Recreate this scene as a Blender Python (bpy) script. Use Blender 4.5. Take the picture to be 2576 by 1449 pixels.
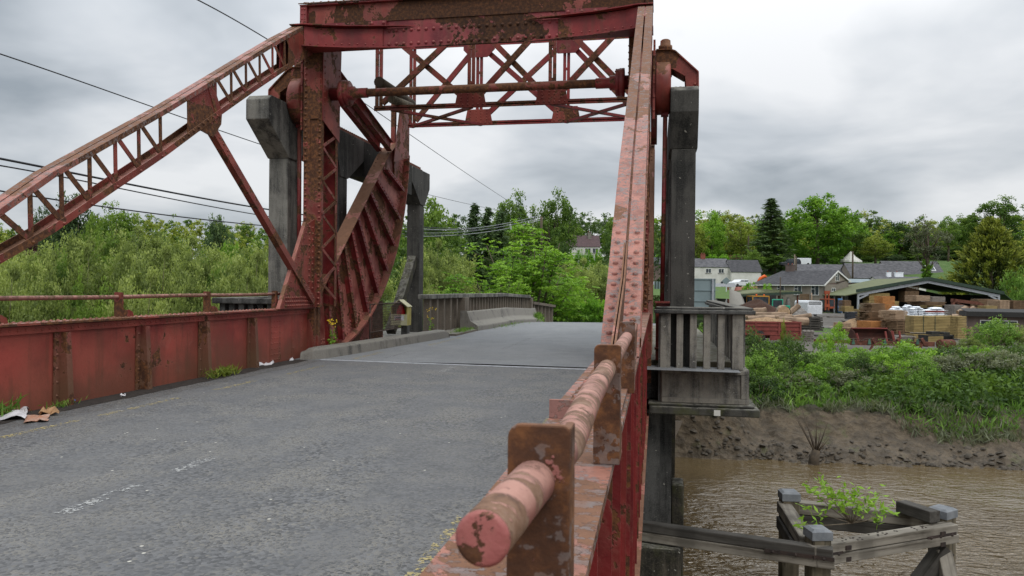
import bpy, math, random
import numpy as np
from mathutils import Vector, Matrix, noise as mnoise

for o in list(bpy.data.objects): bpy.data.objects.remove(o)
scn = bpy.context.scene
COL = scn.collection
random.seed(7)
R = math.radians
V = Vector

# ---------------------------------------------------------------- measured camera of the photograph
FPX, YAW, ROLL, EYE, HZ = 1900.0, R(10.8), 0.0100, 1.45, 720.0     # focal length in px of a 2576 px wide frame
CY, SY = math.cos(YAW), math.sin(YAW)
RGT, FWD = V((CY, SY, 0)), V((-SY, CY, 0))

def ray(x, y):
    dx, dy = x-1288, y-724.5
    cr, sr = math.cos(ROLL), math.sin(ROLL)
    ux, uy = dx*cr+dy*sr, -dx*sr+dy*cr-(HZ-724.5)
    X = ux/FPX
    return V((X*CY-SY, X*SY+CY, -uy/FPX))

def at(x, y, X=None, Y=None, Z=None, D=None):
    r = ray(x, y)
    t = X/r.x if X is not None else Y/r.y if Y is not None else (Z-EYE)/r.z if Z is not None else D
    return V((r.x*t, r.y*t, EYE+r.z*t))

# ---------------------------------------------------------------- scene objects
def tag(o, label=None, cat=None, group=None, kind=None):
    if label: o['label'] = label
    if cat: o['category'] = cat
    if group: o['group'] = group
    if kind: o['kind'] = kind
    return o

def thing(name, label, cat, loc=(0, 0, 0), group=None, rz=0.0):
    o = bpy.data.objects.new(name, None); COL.objects.link(o)
    o.location = loc; o.rotation_euler = (0, 0, rz); o.empty_display_size = .2
    return tag(o, label, cat, group)

def copy_tree(o, parent=None):
    c = o.copy(); COL.objects.link(c)
    if parent is not None:
        c.parent = parent; c.matrix_parent_inverse = o.matrix_parent_inverse.copy()
    for ch in o.children: copy_tree(ch, c)
    return c

class MB:
    """collects polygons for one mesh object"""
    def __init__(s): s.v, s.f, s.s = [], [], []
    def add(s, vs, fs, smooth=False):
        b = len(s.v); s.v += [tuple(p) for p in vs]
        for f in fs: s.f.append([b+i for i in f]); s.s.append(smooth)
        return s
    def hexa(s, p):
        return s.add(p, [(3,2,1,0),(4,5,6,7),(0,1,5,4),(1,2,6,5),(2,3,7,6),(3,0,4,7)])
    def box(s, x0, x1, y0, y1, z0, z1, M=None):
        p = [V(q) for q in [(x0,y0,z0),(x1,y0,z0),(x1,y1,z0),(x0,y1,z0),(x0,y0,z1),(x1,y0,z1),(x1,y1,z1),(x0,y1,z1)]]
        if M is not None: p = [M @ q for q in p]
        return s.hexa(p)
    def bar(s, a, b, w, h, up=(0,0,1), w2=None, h2=None):
        a, b = V(a), V(b); d = (b-a).normalized(); up = V(up)
        if abs(d.dot(up)) > .98: up = V((1,0,0)) if abs(d.x) < .9 else V((0,1,0))
        r = d.cross(up).normalized(); u = r.cross(d).normalized()
        w2 = w if w2 is None else w2; h2 = h if h2 is None else h2
        q = []
        for c, ww, hh in ((a, w, h), (b, w2, h2)):
            q += [c-r*ww/2-u*hh/2, c+r*ww/2-u*hh/2, c+r*ww/2+u*hh/2, c-r*ww/2+u*hh/2]
        return s.add(q, [(0,1,2,3),(7,6,5,4),(4,5,1,0),(5,6,2,1),(6,7,3,2),(7,4,0,3)])
    def prism(s, poly, ext):
        n = len(poly); e = V(ext); p = [V(q) for q in poly]; p2 = [q+e for q in p]
        return s.add(p+p2, [tuple(range(n))[::-1], tuple(range(n, 2*n))]+[(i, (i+1) % n, n+(i+1) % n, n+i) for i in range(n)])
    def tube(s, pts, r, n=10, cap=True, smooth=True):
        pts = [V(p) for p in pts]; m = len(pts)
        rr = r if isinstance(r, (list, tuple)) else [r]*m
        vs = []; prev = None
        for i, p in enumerate(pts):
            d = (pts[min(i+1, m-1)]-pts[max(i-1, 0)]).normalized()
            if prev is None:
                t = V((0,0,1)) if abs(d.z) < .9 else V((1,0,0)); u = d.cross(t).normalized()
            else:
                u = (prev-d*prev.dot(d)).normalized()
            prev = u; w = d.cross(u)
            vs += [p+(u*math.cos(2*math.pi*k/n)+w*math.sin(2*math.pi*k/n))*rr[i] for k in range(n)]
        s.add(vs, [(i*n+k, i*n+(k+1) % n, (i+1)*n+(k+1) % n, (i+1)*n+k) for i in range(m-1) for k in range(n)], smooth)
        if cap:
            b = len(s.v)-len(vs)
            s.f.append([b+k for k in range(n)][::-1]); s.s.append(False)
            s.f.append([b+(m-1)*n+k for k in range(n)]); s.s.append(False)
        return s
    def rivet(s, p, nrm, r=.018, n=6):
        p, nrm = V(p), V(nrm).normalized()
        t = V((0,0,1)) if abs(nrm.z) < .9 else V((1,0,0)); u = nrm.cross(t).normalized(); w = nrm.cross(u)
        vs = []
        for rr, hh in ((1, 0), (.78, .5)):
            vs += [p+(u*math.cos(2*math.pi*k/n)+w*math.sin(2*math.pi*k/n))*r*rr+nrm*r*hh for k in range(n)]
        vs.append(p+nrm*r*.8)
        return s.add(vs, [(k, (k+1) % n, n+(k+1) % n, n+k) for k in range(n)]+[(n+k, n+(k+1) % n, 2*n) for k in range(n)], True)
    def rivets(s, a, b, nrm, step=.1, r=.018, n=6):
        a, b = V(a), V(b); k = max(1, int(round((b-a).length/step)))
        for i in range(k+1): s.rivet(a+(b-a)*(i/k), nrm, r, n)
        return s
    def lathe(s, c, axis, prof, n=16, smooth=True):
        c, axis = V(c), V(axis).normalized()
        t = V((0,0,1)) if abs(axis.z) < .9 else V((1,0,0)); u = axis.cross(t).normalized(); w = axis.cross(u)
        vs = [c+axis*h+(u*math.cos(2*math.pi*k/n)+w*math.sin(2*math.pi*k/n))*r for r, h in prof for k in range(n)]
        m = len(prof); b = len(s.v)
        s.add(vs, [(i*n+k, i*n+(k+1) % n, (i+1)*n+(k+1) % n, (i+1)*n+k) for i in range(m-1) for k in range(n)], smooth)
        s.f.append([b+k for k in range(n)][::-1]); s.s.append(False)
        s.f.append([b+(m-1)*n+k for k in range(n)]); s.s.append(False)
        return s
    def xf(s, M):
        s.v = [tuple(M @ V(p)) for p in s.v]; return s
    def build(s, name, m, parent=None, label=None, cat=None, group=None, kind=None, local=False, bevel=0, origin=None, mods=None):
        me = bpy.data.meshes.new(name)
        off = V((0,0,0))
        if parent is None and not local:
            a = np.array(s.v)
            off = V(origin) if origin is not None else V(((a[:,0].min()+a[:,0].max())/2, (a[:,1].min()+a[:,1].max())/2, a[:,2].min()))
        me.from_pydata([(p[0]-off.x, p[1]-off.y, p[2]-off.z) for p in s.v], [], s.f)
        me.polygons.foreach_set('use_smooth', s.s)
        me.materials.append(m); me.validate(); me.update()
        o = bpy.data.objects.new(name, me); COL.objects.link(o)
        o.location = off
        if parent is not None:
            o.parent = parent
            if parent.type == 'EMPTY' and not local:
                o.matrix_parent_inverse = Matrix.LocRotScale(parent.location, parent.rotation_euler, None).inverted()
        if bevel:
            bm = o.modifiers.new('bevel', 'BEVEL'); bm.width = bevel; bm.segments = 2; bm.limit_method = 'ANGLE'
        return tag(o, label, cat, group, kind)

# ---------------------------------------------------------------- procedural materials
class G:
    def __init__(s, name):
        s.m = bpy.data.materials.new(name); s.m.use_nodes = True
        s.nt = s.m.node_tree; s.b = s.nt.nodes['Principled BSDF']; s.out = s.nt.nodes['Material Output']
        s.b.inputs['Specular IOR Level'].default_value = .3
    def n(s, t, **kw):
        nd = s.nt.nodes.new(t)
        for k, v in kw.items(): setattr(nd, k, v)
        return nd
    def set(s, sock, v):
        if hasattr(v, 'links'): s.nt.links.new(v, sock)
        elif isinstance(v, (tuple, list)) and len(v) == 3 and len(sock.default_value) == 4: sock.default_value = (*v, 1)
        else: sock.default_value = v
    def pos(s, scale=(1,1,1), obj=False):
        if obj: src = s.n('ShaderNodeTexCoord').outputs['Object']
        else: src = s.n('ShaderNodeNewGeometry').outputs['Position']
        if scale == (1,1,1): return src
        mp = s.n('ShaderNodeMapping'); mp.inputs['Scale'].default_value = scale
        s.nt.links.new(src, mp.inputs['Vector']); return mp.outputs['Vector']
    def noise(s, scale, detail=4, rough=.55, vec=None, dist=0):
        nd = s.n('ShaderNodeTexNoise'); nd.inputs['Scale'].default_value = scale
        nd.inputs['Detail'].default_value = detail; nd.inputs['Roughness'].default_value = rough; nd.inputs['Distortion'].default_value = dist
        s.nt.links.new(vec if vec is not None else s.pos(), nd.inputs['Vector']); return nd.outputs['Fac']
    def voro(s, scale, vec=None, out='Distance', feature='F1', rnd=1):
        nd = s.n('ShaderNodeTexVoronoi', feature=feature); nd.inputs['Scale'].default_value = scale; nd.inputs['Randomness'].default_value = rnd
        s.nt.links.new(vec if vec is not None else s.pos(), nd.inputs['Vector']); return nd.outputs[out]
    def ramp(s, fac, pts, interp='LINEAR'):
        nd = s.n('ShaderNodeValToRGB'); cr = nd.color_ramp; cr.interpolation = interp
        while len(cr.elements) < len(pts): cr.elements.new(.5)
        for e, (p, c) in zip(cr.elements, pts):
            e.position = p; e.color = (c, c, c, 1) if not isinstance(c, (tuple, list)) else (*c, 1)
        s.nt.links.new(fac, nd.inputs['Fac']); return nd.outputs['Color']
    def step(s, fac, a, b):
        nd = s.n('ShaderNodeMapRange', interpolation_type='SMOOTHSTEP')
        nd.inputs['From Min'].default_value = a; nd.inputs['From Max'].default_value = b
        s.nt.links.new(fac, nd.inputs['Value']); return nd.outputs['Result']
    def mix(s, f, a, b, mode='MIX'):
        nd = s.n('ShaderNodeMix', data_type='RGBA', blend_type=mode)
        s.set(nd.inputs[0], f); s.set(nd.inputs[6], a); s.set(nd.inputs[7], b); return nd.outputs[2]
    def math(s, op, a, b=0.0, c=None):
        nd = s.n('ShaderNodeMath', operation=op); s.set(nd.inputs[0], a); s.set(nd.inputs[1], b)
        if c is not None: s.set(nd.inputs[2], c)
        return nd.outputs[0]
    def sep(s, vec):
        nd = s.n('ShaderNodeSeparateXYZ'); s.nt.links.new(vec, nd.inputs[0]); return nd.outputs
    def normal(s): return s.n('ShaderNodeNewGeometry').outputs['Normal']
    def bump(s, h, strength=.4, dist=.01):
        nd = s.n('ShaderNodeBump'); nd.inputs['Strength'].default_value = strength; nd.inputs['Distance'].default_value = dist
        s.nt.links.new(h, nd.inputs['Height']); s.nt.links.new(nd.outputs[0], s.b.inputs['Normal'])
    def done(s, col=None, rough=None, metal=None):
        if col is not None: s.set(s.b.inputs['Base Color'], col)
        if rough is not None: s.set(s.b.inputs['Roughness'], rough)
        if metal is not None: s.set(s.b.inputs['Metallic'], metal)
        return s.m

def paint(name, rust=.25, pink=.6, red1=(.14,.022,.018), red2=(.25,.052,.037), sc=1.0, brown=0.0, grad=0, flake=0, low=0, rustk=1.0):
    g = G(name); p = g.pos()
    big, mid, fine = g.noise(1.1*sc, 6, .62, p, .6), g.noise(6*sc, 6, .6, p, .3), g.noise(38, 4, .6, p)
    m = g.math('ADD', g.math('MULTIPLY', big, .74), g.math('ADD', g.math('MULTIPLY', mid, .20), g.math('MULTIPLY', fine, .06)))
    t = .5-(rust-.5)*.22
    if grad: m = g.math('ADD', m, g.math('MULTIPLY_ADD', g.step(g.sep(p)[1], 4.0, 13.0), grad, -grad*.5))
    mask = g.step(m, t-.006, t+.006)
    halo = g.step(m, t-.05, t)
    up = g.step(g.sep(g.normal())[2], .1, .75)
    tone = g.noise(1.7, 5, .6, p)
    stre = g.noise(1, 5, .6, g.pos((9, 9, .7)))
    red = g.mix(g.step(tone, .35, .65), red1, red2)
    pk = g.mix(g.step(g.noise(9, 5, .7, p), .35, .7), (.40,.170,.125), (.27,.115,.085))
    red = g.mix(g.math('MULTIPLY', up, pink), red, pk)
    red = g.mix(g.math('MULTIPLY', g.step(stre, .48, .72), .5), red, (.095,.034,.022))
    if brown: red = g.mix(g.math('MULTIPLY', g.step(g.noise(.9, 5, .6, p), .38, .62), brown), red, (.15,.075,.045))
    red = g.mix(g.math('MULTIPLY', halo, .16), red, (.36,.16,.12))
    rn = g.noise(17, 6, .7, p)
    rust_c = g.ramp(rn, [(.25, (.028,.014,.010)), (.48, (.085,.036,.018)), (.62, (.17,.07,.027)), (.78, (.27,.12,.05))])
    rust_up = g.mix(g.step(g.noise(5, 4, .6, p), .3, .7), (.19,.095,.055), (.25,.13,.08))
    rust_c = g.mix(g.math('MULTIPLY', up, .7), rust_c, rust_up)
    if rustk != 1: rust_c = g.mix(1.0, rust_c, (rustk, rustk, rustk), 'MULTIPLY')
    if low: red = g.mix(g.math('MULTIPLY', g.math('SUBTRACT', 1.0, g.step(g.math('ADD', g.sep(p)[2], g.math('MULTIPLY', g.math('SUBTRACT', tone, .5), .9)), .0, .75)), low), red, (.13,.075,.042))
    col = g.mix(mask, red, rust_c)
    if flake:
        fl = g.math('ADD', g.math('MULTIPLY', g.noise(13, 4, .6, g.pos((.8, 1.6, 1))), .6), g.math('MULTIPLY', g.noise(45, 3, .6, p), .4))
        col = g.mix(g.math('MULTIPLY', g.step(fl, .532, .547), flake), col, g.ramp(g.noise(8, 4, .6, p), [(.35, (.20,.115,.085)), (.55, (.19,.165,.16)), (.7, (.13,.07,.045))]))
        edge_ = g.math('SUBTRACT', g.step(fl, .512, .527), g.step(fl, .532, .543))
        col = g.mix(g.math('MULTIPLY', edge_, flake*.7), col, (.06,.035,.03))
    spots = g.step(g.noise(60, 2, .5, p), .68, .74)
    col = g.mix(g.math('MULTIPLY', spots, .6), col, (.06,.03,.022))
    g.bump(g.math('ADD', g.math('MULTIPLY', mask, -1.0), g.math('MULTIPLY', fine, .9)), .55, .006)
    return g.done(col, g.math('ADD', .5, g.math('MULTIPLY', mask, .35)))

def concrete(name, base=(.16,.155,.14), dark=(.035,.034,.031), stain=.5, moss=.0):
    g = G(name); p = g.pos()
    a, st, f = g.noise(1.4, 6, .65, p), g.noise(1.0, 6, .65, g.pos((5, 5, .45)), .4), g.noise(45, 5, .7, p)
    w = g.math('ADD', g.math('MULTIPLY', a, .5), g.math('MULTIPLY', st, .5))
    c = g.mix(g.step(w, .62-stain*.35, .75-stain*.25), base, dark)
    c = g.mix(g.math('MULTIPLY', g.step(f, .45, .72), .45), c, tuple(min(.26, x*1.9) for x in base)); c = g.mix(g.math('MULTIPLY', g.step(g.noise(70, 3, .6, p), .58, .68), .55), c, dark)
    c = g.mix(g.step(g.noise(13, 3, .5, p), .70, .74), c, (.30,.29,.25))
    up = g.step(g.sep(g.normal())[2], .4, .9)
    c = g.mix(g.math('MULTIPLY', up, g.step(g.noise(7, 4, .6, p), .35, .6)), c, (.20,.19,.16))
    if moss: c = g.mix(g.math('MULTIPLY', g.step(g.noise(3, 5, .6, p), .45, .65), moss), c, (.07,.075,.02))
    brd = g.noise(1, 2, .5, g.pos((.6, .6, 9)))
    g.bump(g.math('ADD', g.math('MULTIPLY', f, .7), g.math('MULTIPLY', brd, .5)), .5, .008)
    return g.done(c, .9)

def plain(name, col, col2=None, sc=6.0, rough=.7, metal=0.0, bump=.2, stretch=(1,1,1), obj=False):
    g = G(name); p = g.pos(stretch, obj)
    col2 = col2 or tuple(c*.6 for c in col)
    nz = g.noise(sc, 5, .6, p)
    c = g.mix(g.step(nz, .3, .7), col, col2)
    if bump: g.bump(g.noise(sc*5, 4, .6, p), bump, .01)
    return g.done(c, rough, metal)

def wood(name, a, b, dark=(.03,.022,.015), sc=1.0, axis=0):
    g = G(name); st = [14*sc]*3; st[axis] = .8*sc
    grain = g.noise(1, 6, .65, g.pos(tuple(st), True), .5); big = g.noise(1.5, 4, .6, g.pos((1,1,1), True))
    c = g.mix(g.step(grain, .3, .7), a, b)
    c = g.mix(g.step(grain, .58, .70), c, dark)
    c = g.mix(g.math('MULTIPLY', g.step(big, .48, .7), .55), c, tuple(x*.4 for x in b))
    g.bump(grain, .5, .01)
    return g.done(c, .85)

def leafmat(name, dark, mid, light, trans=.38, k=1.75):
    dark, mid, light = [tuple(x*k for x in c) for c in (dark, mid, light)]
    g = G(name)
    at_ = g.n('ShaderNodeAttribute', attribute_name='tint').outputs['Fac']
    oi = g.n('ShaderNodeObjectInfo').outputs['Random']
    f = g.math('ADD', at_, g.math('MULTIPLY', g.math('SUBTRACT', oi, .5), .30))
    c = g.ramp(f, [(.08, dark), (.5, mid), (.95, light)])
    g.done(c, .65)
    tr = g.n('ShaderNodeBsdfTranslucent'); g.set(tr.inputs[0], g.mix(1.0, c, (1.0, 1.05, .55), 'MULTIPLY'))
    mx = g.n('ShaderNodeMixShader'); mx.inputs[0].default_value = trans
    g.nt.links.new(g.b.outputs[0], mx.inputs[1]); g.nt.links.new(tr.outputs[0], mx.inputs[2])
    g.nt.links.new(mx.outputs[0], g.out.inputs[0])
    return g.m

M = {}
M['red'] = paint('peeling_red_paint', .30, .75, sc=1.3)
M['red_worn'] = paint('rusty_red_paint', .47, .75, sc=1.3, brown=.2)
M['red_side'] = paint('grimy_red_paint', .07, .45, (.235,.034,.030), (.355,.068,.050), brown=.26, low=.5)
M['pink'] = paint('faded_pink_paint', .45, .85, (.24,.085,.068), (.34,.145,.115), 1.3, grad=.24, flake=.85)
M['arm'] = paint('rusted_arm_paint', .60, .8, (.22,.065,.05), (.32,.125,.095), 1.5, flake=.7)
M['flange'] = paint('flaking_flange_paint', .58, 1.0, (.25,.12,.105), (.32,.17,.15), 2.2, brown=.3, flake=.8)
M['rust_dark'] = paint('dark_rusted_web', .72, .3, sc=.8, rustk=.62)
M['rust'] = paint('brown_rust', .76, .8, sc=1.2)
M['col'] = paint('rusted_column_paint', .62, .75, sc=1.1)
M['seg'] = paint('flaking_segment_paint', .40, .6, (.17,.034,.030), (.42,.15,.12), sc=1.2)
M['stiff'] = paint('grimy_stiffener_paint', .25, .5, (.13,.026,.024), (.22,.05,.04), sc=2, brown=.7, low=.75)
M['post_rust'] = paint('rusty_rail_post', .86, .9, (.26,.09,.08), (.34,.14,.12), 5, flake=.5)
M['iron'] = plain('black_iron', (.045,.03,.024), (.025,.02,.018), 6, .85, 0, .3)
g = G('worn_rail_paint'); p = g.pos()
ring = g.math('ADD', g.math('MULTIPLY', g.noise(1, 6, .62, g.pos((8, 13, 8)), .9), .66), g.math('MULTIPLY', g.noise(1, 4, .65, g.pos((26, 60, 26))), .34))
big = g.noise(2.6, 4, .6, p)
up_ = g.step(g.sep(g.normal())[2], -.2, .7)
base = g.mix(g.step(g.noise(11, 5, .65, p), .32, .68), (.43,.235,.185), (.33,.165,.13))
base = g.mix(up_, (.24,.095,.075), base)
m1 = g.step(g.math('ADD', ring, g.math('MULTIPLY', g.math('SUBTRACT', big, .5), .35)), .512, .520)
br = g.ramp(g.noise(24, 5, .7, p), [(.3, (.075,.04,.025)), (.5, (.19,.105,.065)), (.7, (.29,.19,.135))])
cc = g.mix(m1, base, br)
cc = g.mix(g.math('MULTIPLY', g.math('SUBTRACT', g.step(ring, .47, .50), m1), .35), cc, (.10,.06,.05))
cc = g.mix(g.math('MULTIPLY', g.step(g.noise(75, 3, .6, p), .62, .70), .7), cc, (.10,.055,.04))
g.bump(g.math('ADD', g.math('MULTIPLY', m1, -1.0), g.math('MULTIPLY', g.noise(60, 4, .6, p), .8)), .6, .004)
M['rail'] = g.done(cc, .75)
M['deep'] = paint('deep_red_paint', .26, .5, (.12,.013,.015), (.23,.028,.027), sc=1.4)
M['conc'] = concrete('weathered_concrete', (.20,.19,.165), (.035,.034,.031), .62)
M['conc_black'] = concrete('black_track_concrete', (.032,.030,.026), (.012,.012,.011), .5)
M['conc_pier'] = concrete('sooty_pier_concrete', (.058,.055,.049), (.014,.014,.013), .5)
M['conc_dark'] = concrete('blackened_concrete', (.085,.083,.078), (.018,.018,.017), .55)
M['conc_light'] = concrete('worn_concrete', (.235,.215,.178), (.05,.047,.042), .58)
M['conc_brown'] = concrete('brown_stained_concrete', (.14,.115,.09), (.05,.042,.035), .35)
M['conc_wet'] = concrete('mossy_wet_concrete', (.07,.06,.045), (.014,.013,.010), .7, .3)
M['kerb'] = concrete('kerb_concrete', (.19,.175,.15), (.075,.07,.062), .35)
M['slate'] = plain('grey_slate', (.125,.122,.128), (.05,.05,.055), 1.6, .75, 0, .8, (1,1,4))
M['dark_slate'] = plain('dark_slate', (.075,.073,.078), (.032,.032,.035), 1.8, .75, 0, .8, (1,1,4))
M['brown_tile'] = plain('brown_tile', (.10,.06,.06), (.06,.04,.042), 3, .8, 0, .5)
M['white_wall'] = plain('white_render', (.62,.61,.57), (.50,.49,.45), .8, .9, 0, .1)
M['grey_wall'] = plain('grey_pebbledash', (.24,.21,.175), (.17,.15,.125), 1.2, .9, 0, .3)
M['brown_wall'] = plain('brown_render', (.17,.125,.11), (.10,.075,.065), .8, .9, 0, .3, (1,1,.4))
M['glass'] = plain('window_glass', (.06,.075,.085), (.03,.035,.04), 2, .08, 0, 0)
M['white_frame'] = plain('white_frame', (.72,.72,.70), (.6,.6,.58), 3, .5, 0, 0)
M['brick'] = plain('red_brick', (.26,.085,.055), (.17,.06,.045), 5, .9)
M['green_sheet'] = plain('mossy_green_sheet', (.15,.16,.075), (.10,.115,.06), 1.5, .8, 0, .3)
M['green_edge'] = plain('dark_green_trim', (.035,.06,.04), (.025,.04,.03), 3, .5)
M['steel'] = plain('galvanised_steel', (.38,.40,.42), (.26,.28,.30), 4, .5, .3, .1)
M['alu'] = plain('ribbed_aluminium', (.74,.76,.78), (.6,.62,.64), 4, .5, .1, .1)
M['black'] = plain('black_rubber', (.022,.022,.022), (.035,.033,.03), 8, .8)
M['wire'] = plain('black_cable', (.02,.022,.025), (.03,.03,.035), 8, .6, 0, 0)
M['cable'] = plain('pale_cable', (.30,.31,.33), (.2,.21,.22), 3, .5, .3, 0)
M['bark'] = wood('grey_bark', (.16,.125,.09), (.08,.062,.045), axis=2)
M['twig'] = wood('pale_twig', (.22,.18,.13), (.13,.10,.07), axis=2)
M['timber'] = wood('weathered_timber', (.26,.235,.195), (.12,.105,.083), axis=0, sc=.8)
M['timber_dark'] = wood('dark_weathered_timber', (.085,.078,.068), (.04,.036,.03), axis=0)
M['post'] = wood('weathered_post', (.17,.14,.095), (.07,.06,.04), axis=2, sc=.8)
M['lead'] = plain('grey_lead_cap', (.21,.22,.23), (.13,.14,.15), 5, .8, 0, .5)
M['stick'] = plain('bare_wood', (.10,.075,.05), (.05,.04,.03), 4, .9)
M['orange_wood'] = wood('fresh_orange_timber', (.46,.20,.065), (.34,.14,.045), axis=0)
M['yellow_wood'] = wood('treated_yellow_timber', (.37,.275,.115), (.23,.165,.065), axis=0)
M['pale_wood'] = wood('pale_sawn_timber', (.42,.30,.20), (.28,.19,.12), axis=0)
M['brown_wood'] = wood('brown_slab_timber', (.20,.125,.07), (.11,.07,.04), axis=0)
M['grey_wood'] = wood('grey_sawn_timber', (.28,.25,.22), (.17,.15,.13), axis=0)
M['log'] = wood('log_bark', (.40,.29,.20), (.22,.15,.10), axis=0, sc=.6)
M['logend'] = plain('log_end_wood', (.45,.31,.19), (.30,.2,.12), 5, .9)
M['bag'] = plain('white_plastic', (.84,.87,.90), (.70,.74,.79), 3, .45, 0, .4)
M['tarp'] = plain('black_wrap', (.018,.02,.024), (.035,.038,.045), 4, .35, 0, .5)
M['grey_cloth'] = plain('grey_tarpaulin', (.24,.235,.22), (.13,.125,.115), 3, .9, 0, .4)
M['bark_heap'] = plain('dark_bark_mulch', (.075,.038,.024), (.03,.016,.011), 14, .95, 0, .9)
M['dust'] = plain('sawdust', (.36,.25,.14), (.2,.12,.07), 10, .95, 0, .7)
M['trailer_red'] = plain('trailer_red', (.23,.052,.042), (.15,.036,.03), 3, .55, 0, .1)
M['rust_steel'] = plain('rusted_steel', (.16,.06,.038), (.08,.032,.022), 5, .85, 0, .4)
M['yellow'] = plain('machine_yellow', (.50,.25,.03), (.40,.19,.03), 3, .5, 0, 0)
M['green'] = plain('machine_green', (.03,.36,.22), (.025,.28,.17), 3, .5, 0, 0)
M['orange'] = plain('machine_orange', (.34,.075,.03), (.24,.055,.025), 3, .6, 0, .1)
M['blue'] = plain('blue_drum', (.02,.13,.30), (.02,.09,.2), 3, .5, 0, 0)
M['sign_back'] = plain('grey_sign_back', (.20,.25,.26), (.17,.215,.225), 1, .5, .2, 0)
M['sign_white'] = plain('sign_white', (.66,.70,.74), (.6,.64,.68), 3, .4, 0, 0)
M['sign_ink'] = plain('sign_lettering', (.03,.05,.09), (.03,.05,.09), 3, .6, 0, 0)
M['box_yellow'] = plain('faded_yellow_box', (.42,.36,.12), (.30,.25,.06), 5, .6, 0, .1)
M['box_front'] = plain('pale_yellow_panel', (.55,.52,.33), (.46,.43,.25), 5, .6, 0, .1)
M['red_bright'] = plain('bright_red', (.40,.012,.018), (.28,.01,.012), 5, .5, 0, 0)
M['ink_red'] = plain('red_lettering', (.5,.10,.09), (.45,.09,.08), 5, .6, 0, 0)
M['mesh'] = plain('rusty_mesh_wire', (.12,.085,.07), (.07,.05,.04), 6, .8, .2, 0)
M['paper'] = plain('dirty_white_paper', (.66,.65,.66), (.50,.48,.49), 9, .8, 0, .3)
M['card'] = plain('brown_cardboard', (.42,.25,.13), (.30,.17,.08), 7, .85, 0, .2)
M['blue_litter'] = plain('blue_plastic', (.10,.09,.45), (.07,.06,.3), 7, .5, 0, 0)
M['car_dark'] = plain('dark_car_paint', (.02,.023,.03), (.03,.034,.04), 3, .25, 0, 0)
M['car_white'] = plain('white_car_paint', (.7,.72,.74), (.62,.64,.66), 3, .3, 0, 0)
M['canvas'] = plain('white_canvas', (.78,.77,.73), (.68,.67,.63), 2, .9, 0, .1)
M['tail'] = plain('tail_lamp_red', (.45,.02,.02), (.35,.02,.02), 3, .3, 0, 0)
M['orange_barrier'] = plain('orange_plastic', (.75,.13,.02), (.6,.1,.02), 3, .5, 0, 0)
M['petal'] = plain('yellow_petals', (.75,.52,.02), (.6,.4,.02), 5, .7, 0, 0)
L = {}
L['willow'] = leafmat('willow_leaves', (.034,.050,.014), (.100,.128,.036), (.20,.235,.070), .4, 1.95)
L['wood'] = leafmat('woodland_leaves', (.020,.042,.010), (.060,.105,.018), (.125,.185,.030))
L['fresh'] = leafmat('fresh_green_leaves', (.030,.072,.008), (.088,.175,.016), (.18,.29,.035))
L['yel'] = leafmat('yellow_green_leaves', (.045,.07,.010), (.125,.155,.022), (.21,.23,.045))
L['dark'] = leafmat('dark_green_leaves', (.010,.022,.008), (.032,.060,.016), (.075,.115,.028))
L['spruce'] = leafmat('spruce_needles', (.013,.028,.012), (.040,.070,.024), (.082,.120,.038), .2, 1.6)
L['gold'] = leafmat('golden_cypress_sprays', (.014,.022,.006), (.068,.095,.016), (.23,.25,.034), .15, 1.25)
L['grass'] = leafmat('bank_grass', (.024,.050,.010), (.070,.135,.020), (.15,.235,.045))
L['grey'] = leafmat('silted_weeds', (.055,.062,.038), (.105,.115,.07), (.17,.18,.12))
L['copper'] = leafmat('copper_leaves', (.020,.010,.010), (.055,.026,.024), (.09,.045,.04))
L['hedge'] = leafmat('ivy_hedge_leaves', (.018,.050,.006), (.070,.165,.012), (.155,.29,.025))
# ================================================================ THE STEEL BRIDGE (x across the road, y along it, z = 0 on the road)
XS = {1: -6.87, -1: -.235}            # girder web planes; the key is the direction towards the road
XI = {1: -6.87, -1: -.235}
bridge = thing('lifting_bridge', 'rusty red riveted steel bridge with lattice arms and portal over the road', 'bridge', (-3.5, 14.2, 0))

def sweep(mb, pts, x0, x1, d0, d1):
    """plate following (u, z) points, d0..d1 measured along the local normal"""
    n = len(pts); vs = []
    for i, (u, z) in enumerate(pts):
        a, b = pts[max(i-1, 0)], pts[min(i+1, n-1)]
        t = V((b[0]-a[0], b[1]-a[1])).normalized(); nu, nz = -t[1], t[0]
        for x, d in ((x0, d0), (x1, d0), (x1, d1), (x0, d1)): vs.append((x, u+nu*d, z+nz*d))
    fs = [(3,2,1,0), tuple((n-1)*4+k for k in range(4))]
    for i in range(n-1):
        for k in range(4): fs.append((i*4+k, i*4+(k+1) % 4, (i+1)*4+(k+1) % 4, (i+1)*4+k))
    mb.add(vs, fs)

def interp(pts, u):
    for (a, b), (c, d) in zip(pts, pts[1:]):
        if u <= c: return b+(d-b)*(u-a)/(c-a)
    return pts[-1][1]

TOP = [(5.0,1.0),(5.9,1.60),(6.76,2.21),(7.44,2.69),(8.25,3.17),(9.48,3.90),(10.63,4.62),(11.8,5.36),(12.7,5.92),(13.6,6.45)]
BOT = [(5.75,1.0),(6.2,1.27),(6.76,1.63),(7.45,1.99),(8.26,2.49),(9.49,3.24),(10.64,3.99),(11.8,4.72),(12.7,5.27),(13.6,5.80)]
C0, RAD = (14.4, 5.5), 5.5

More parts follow.
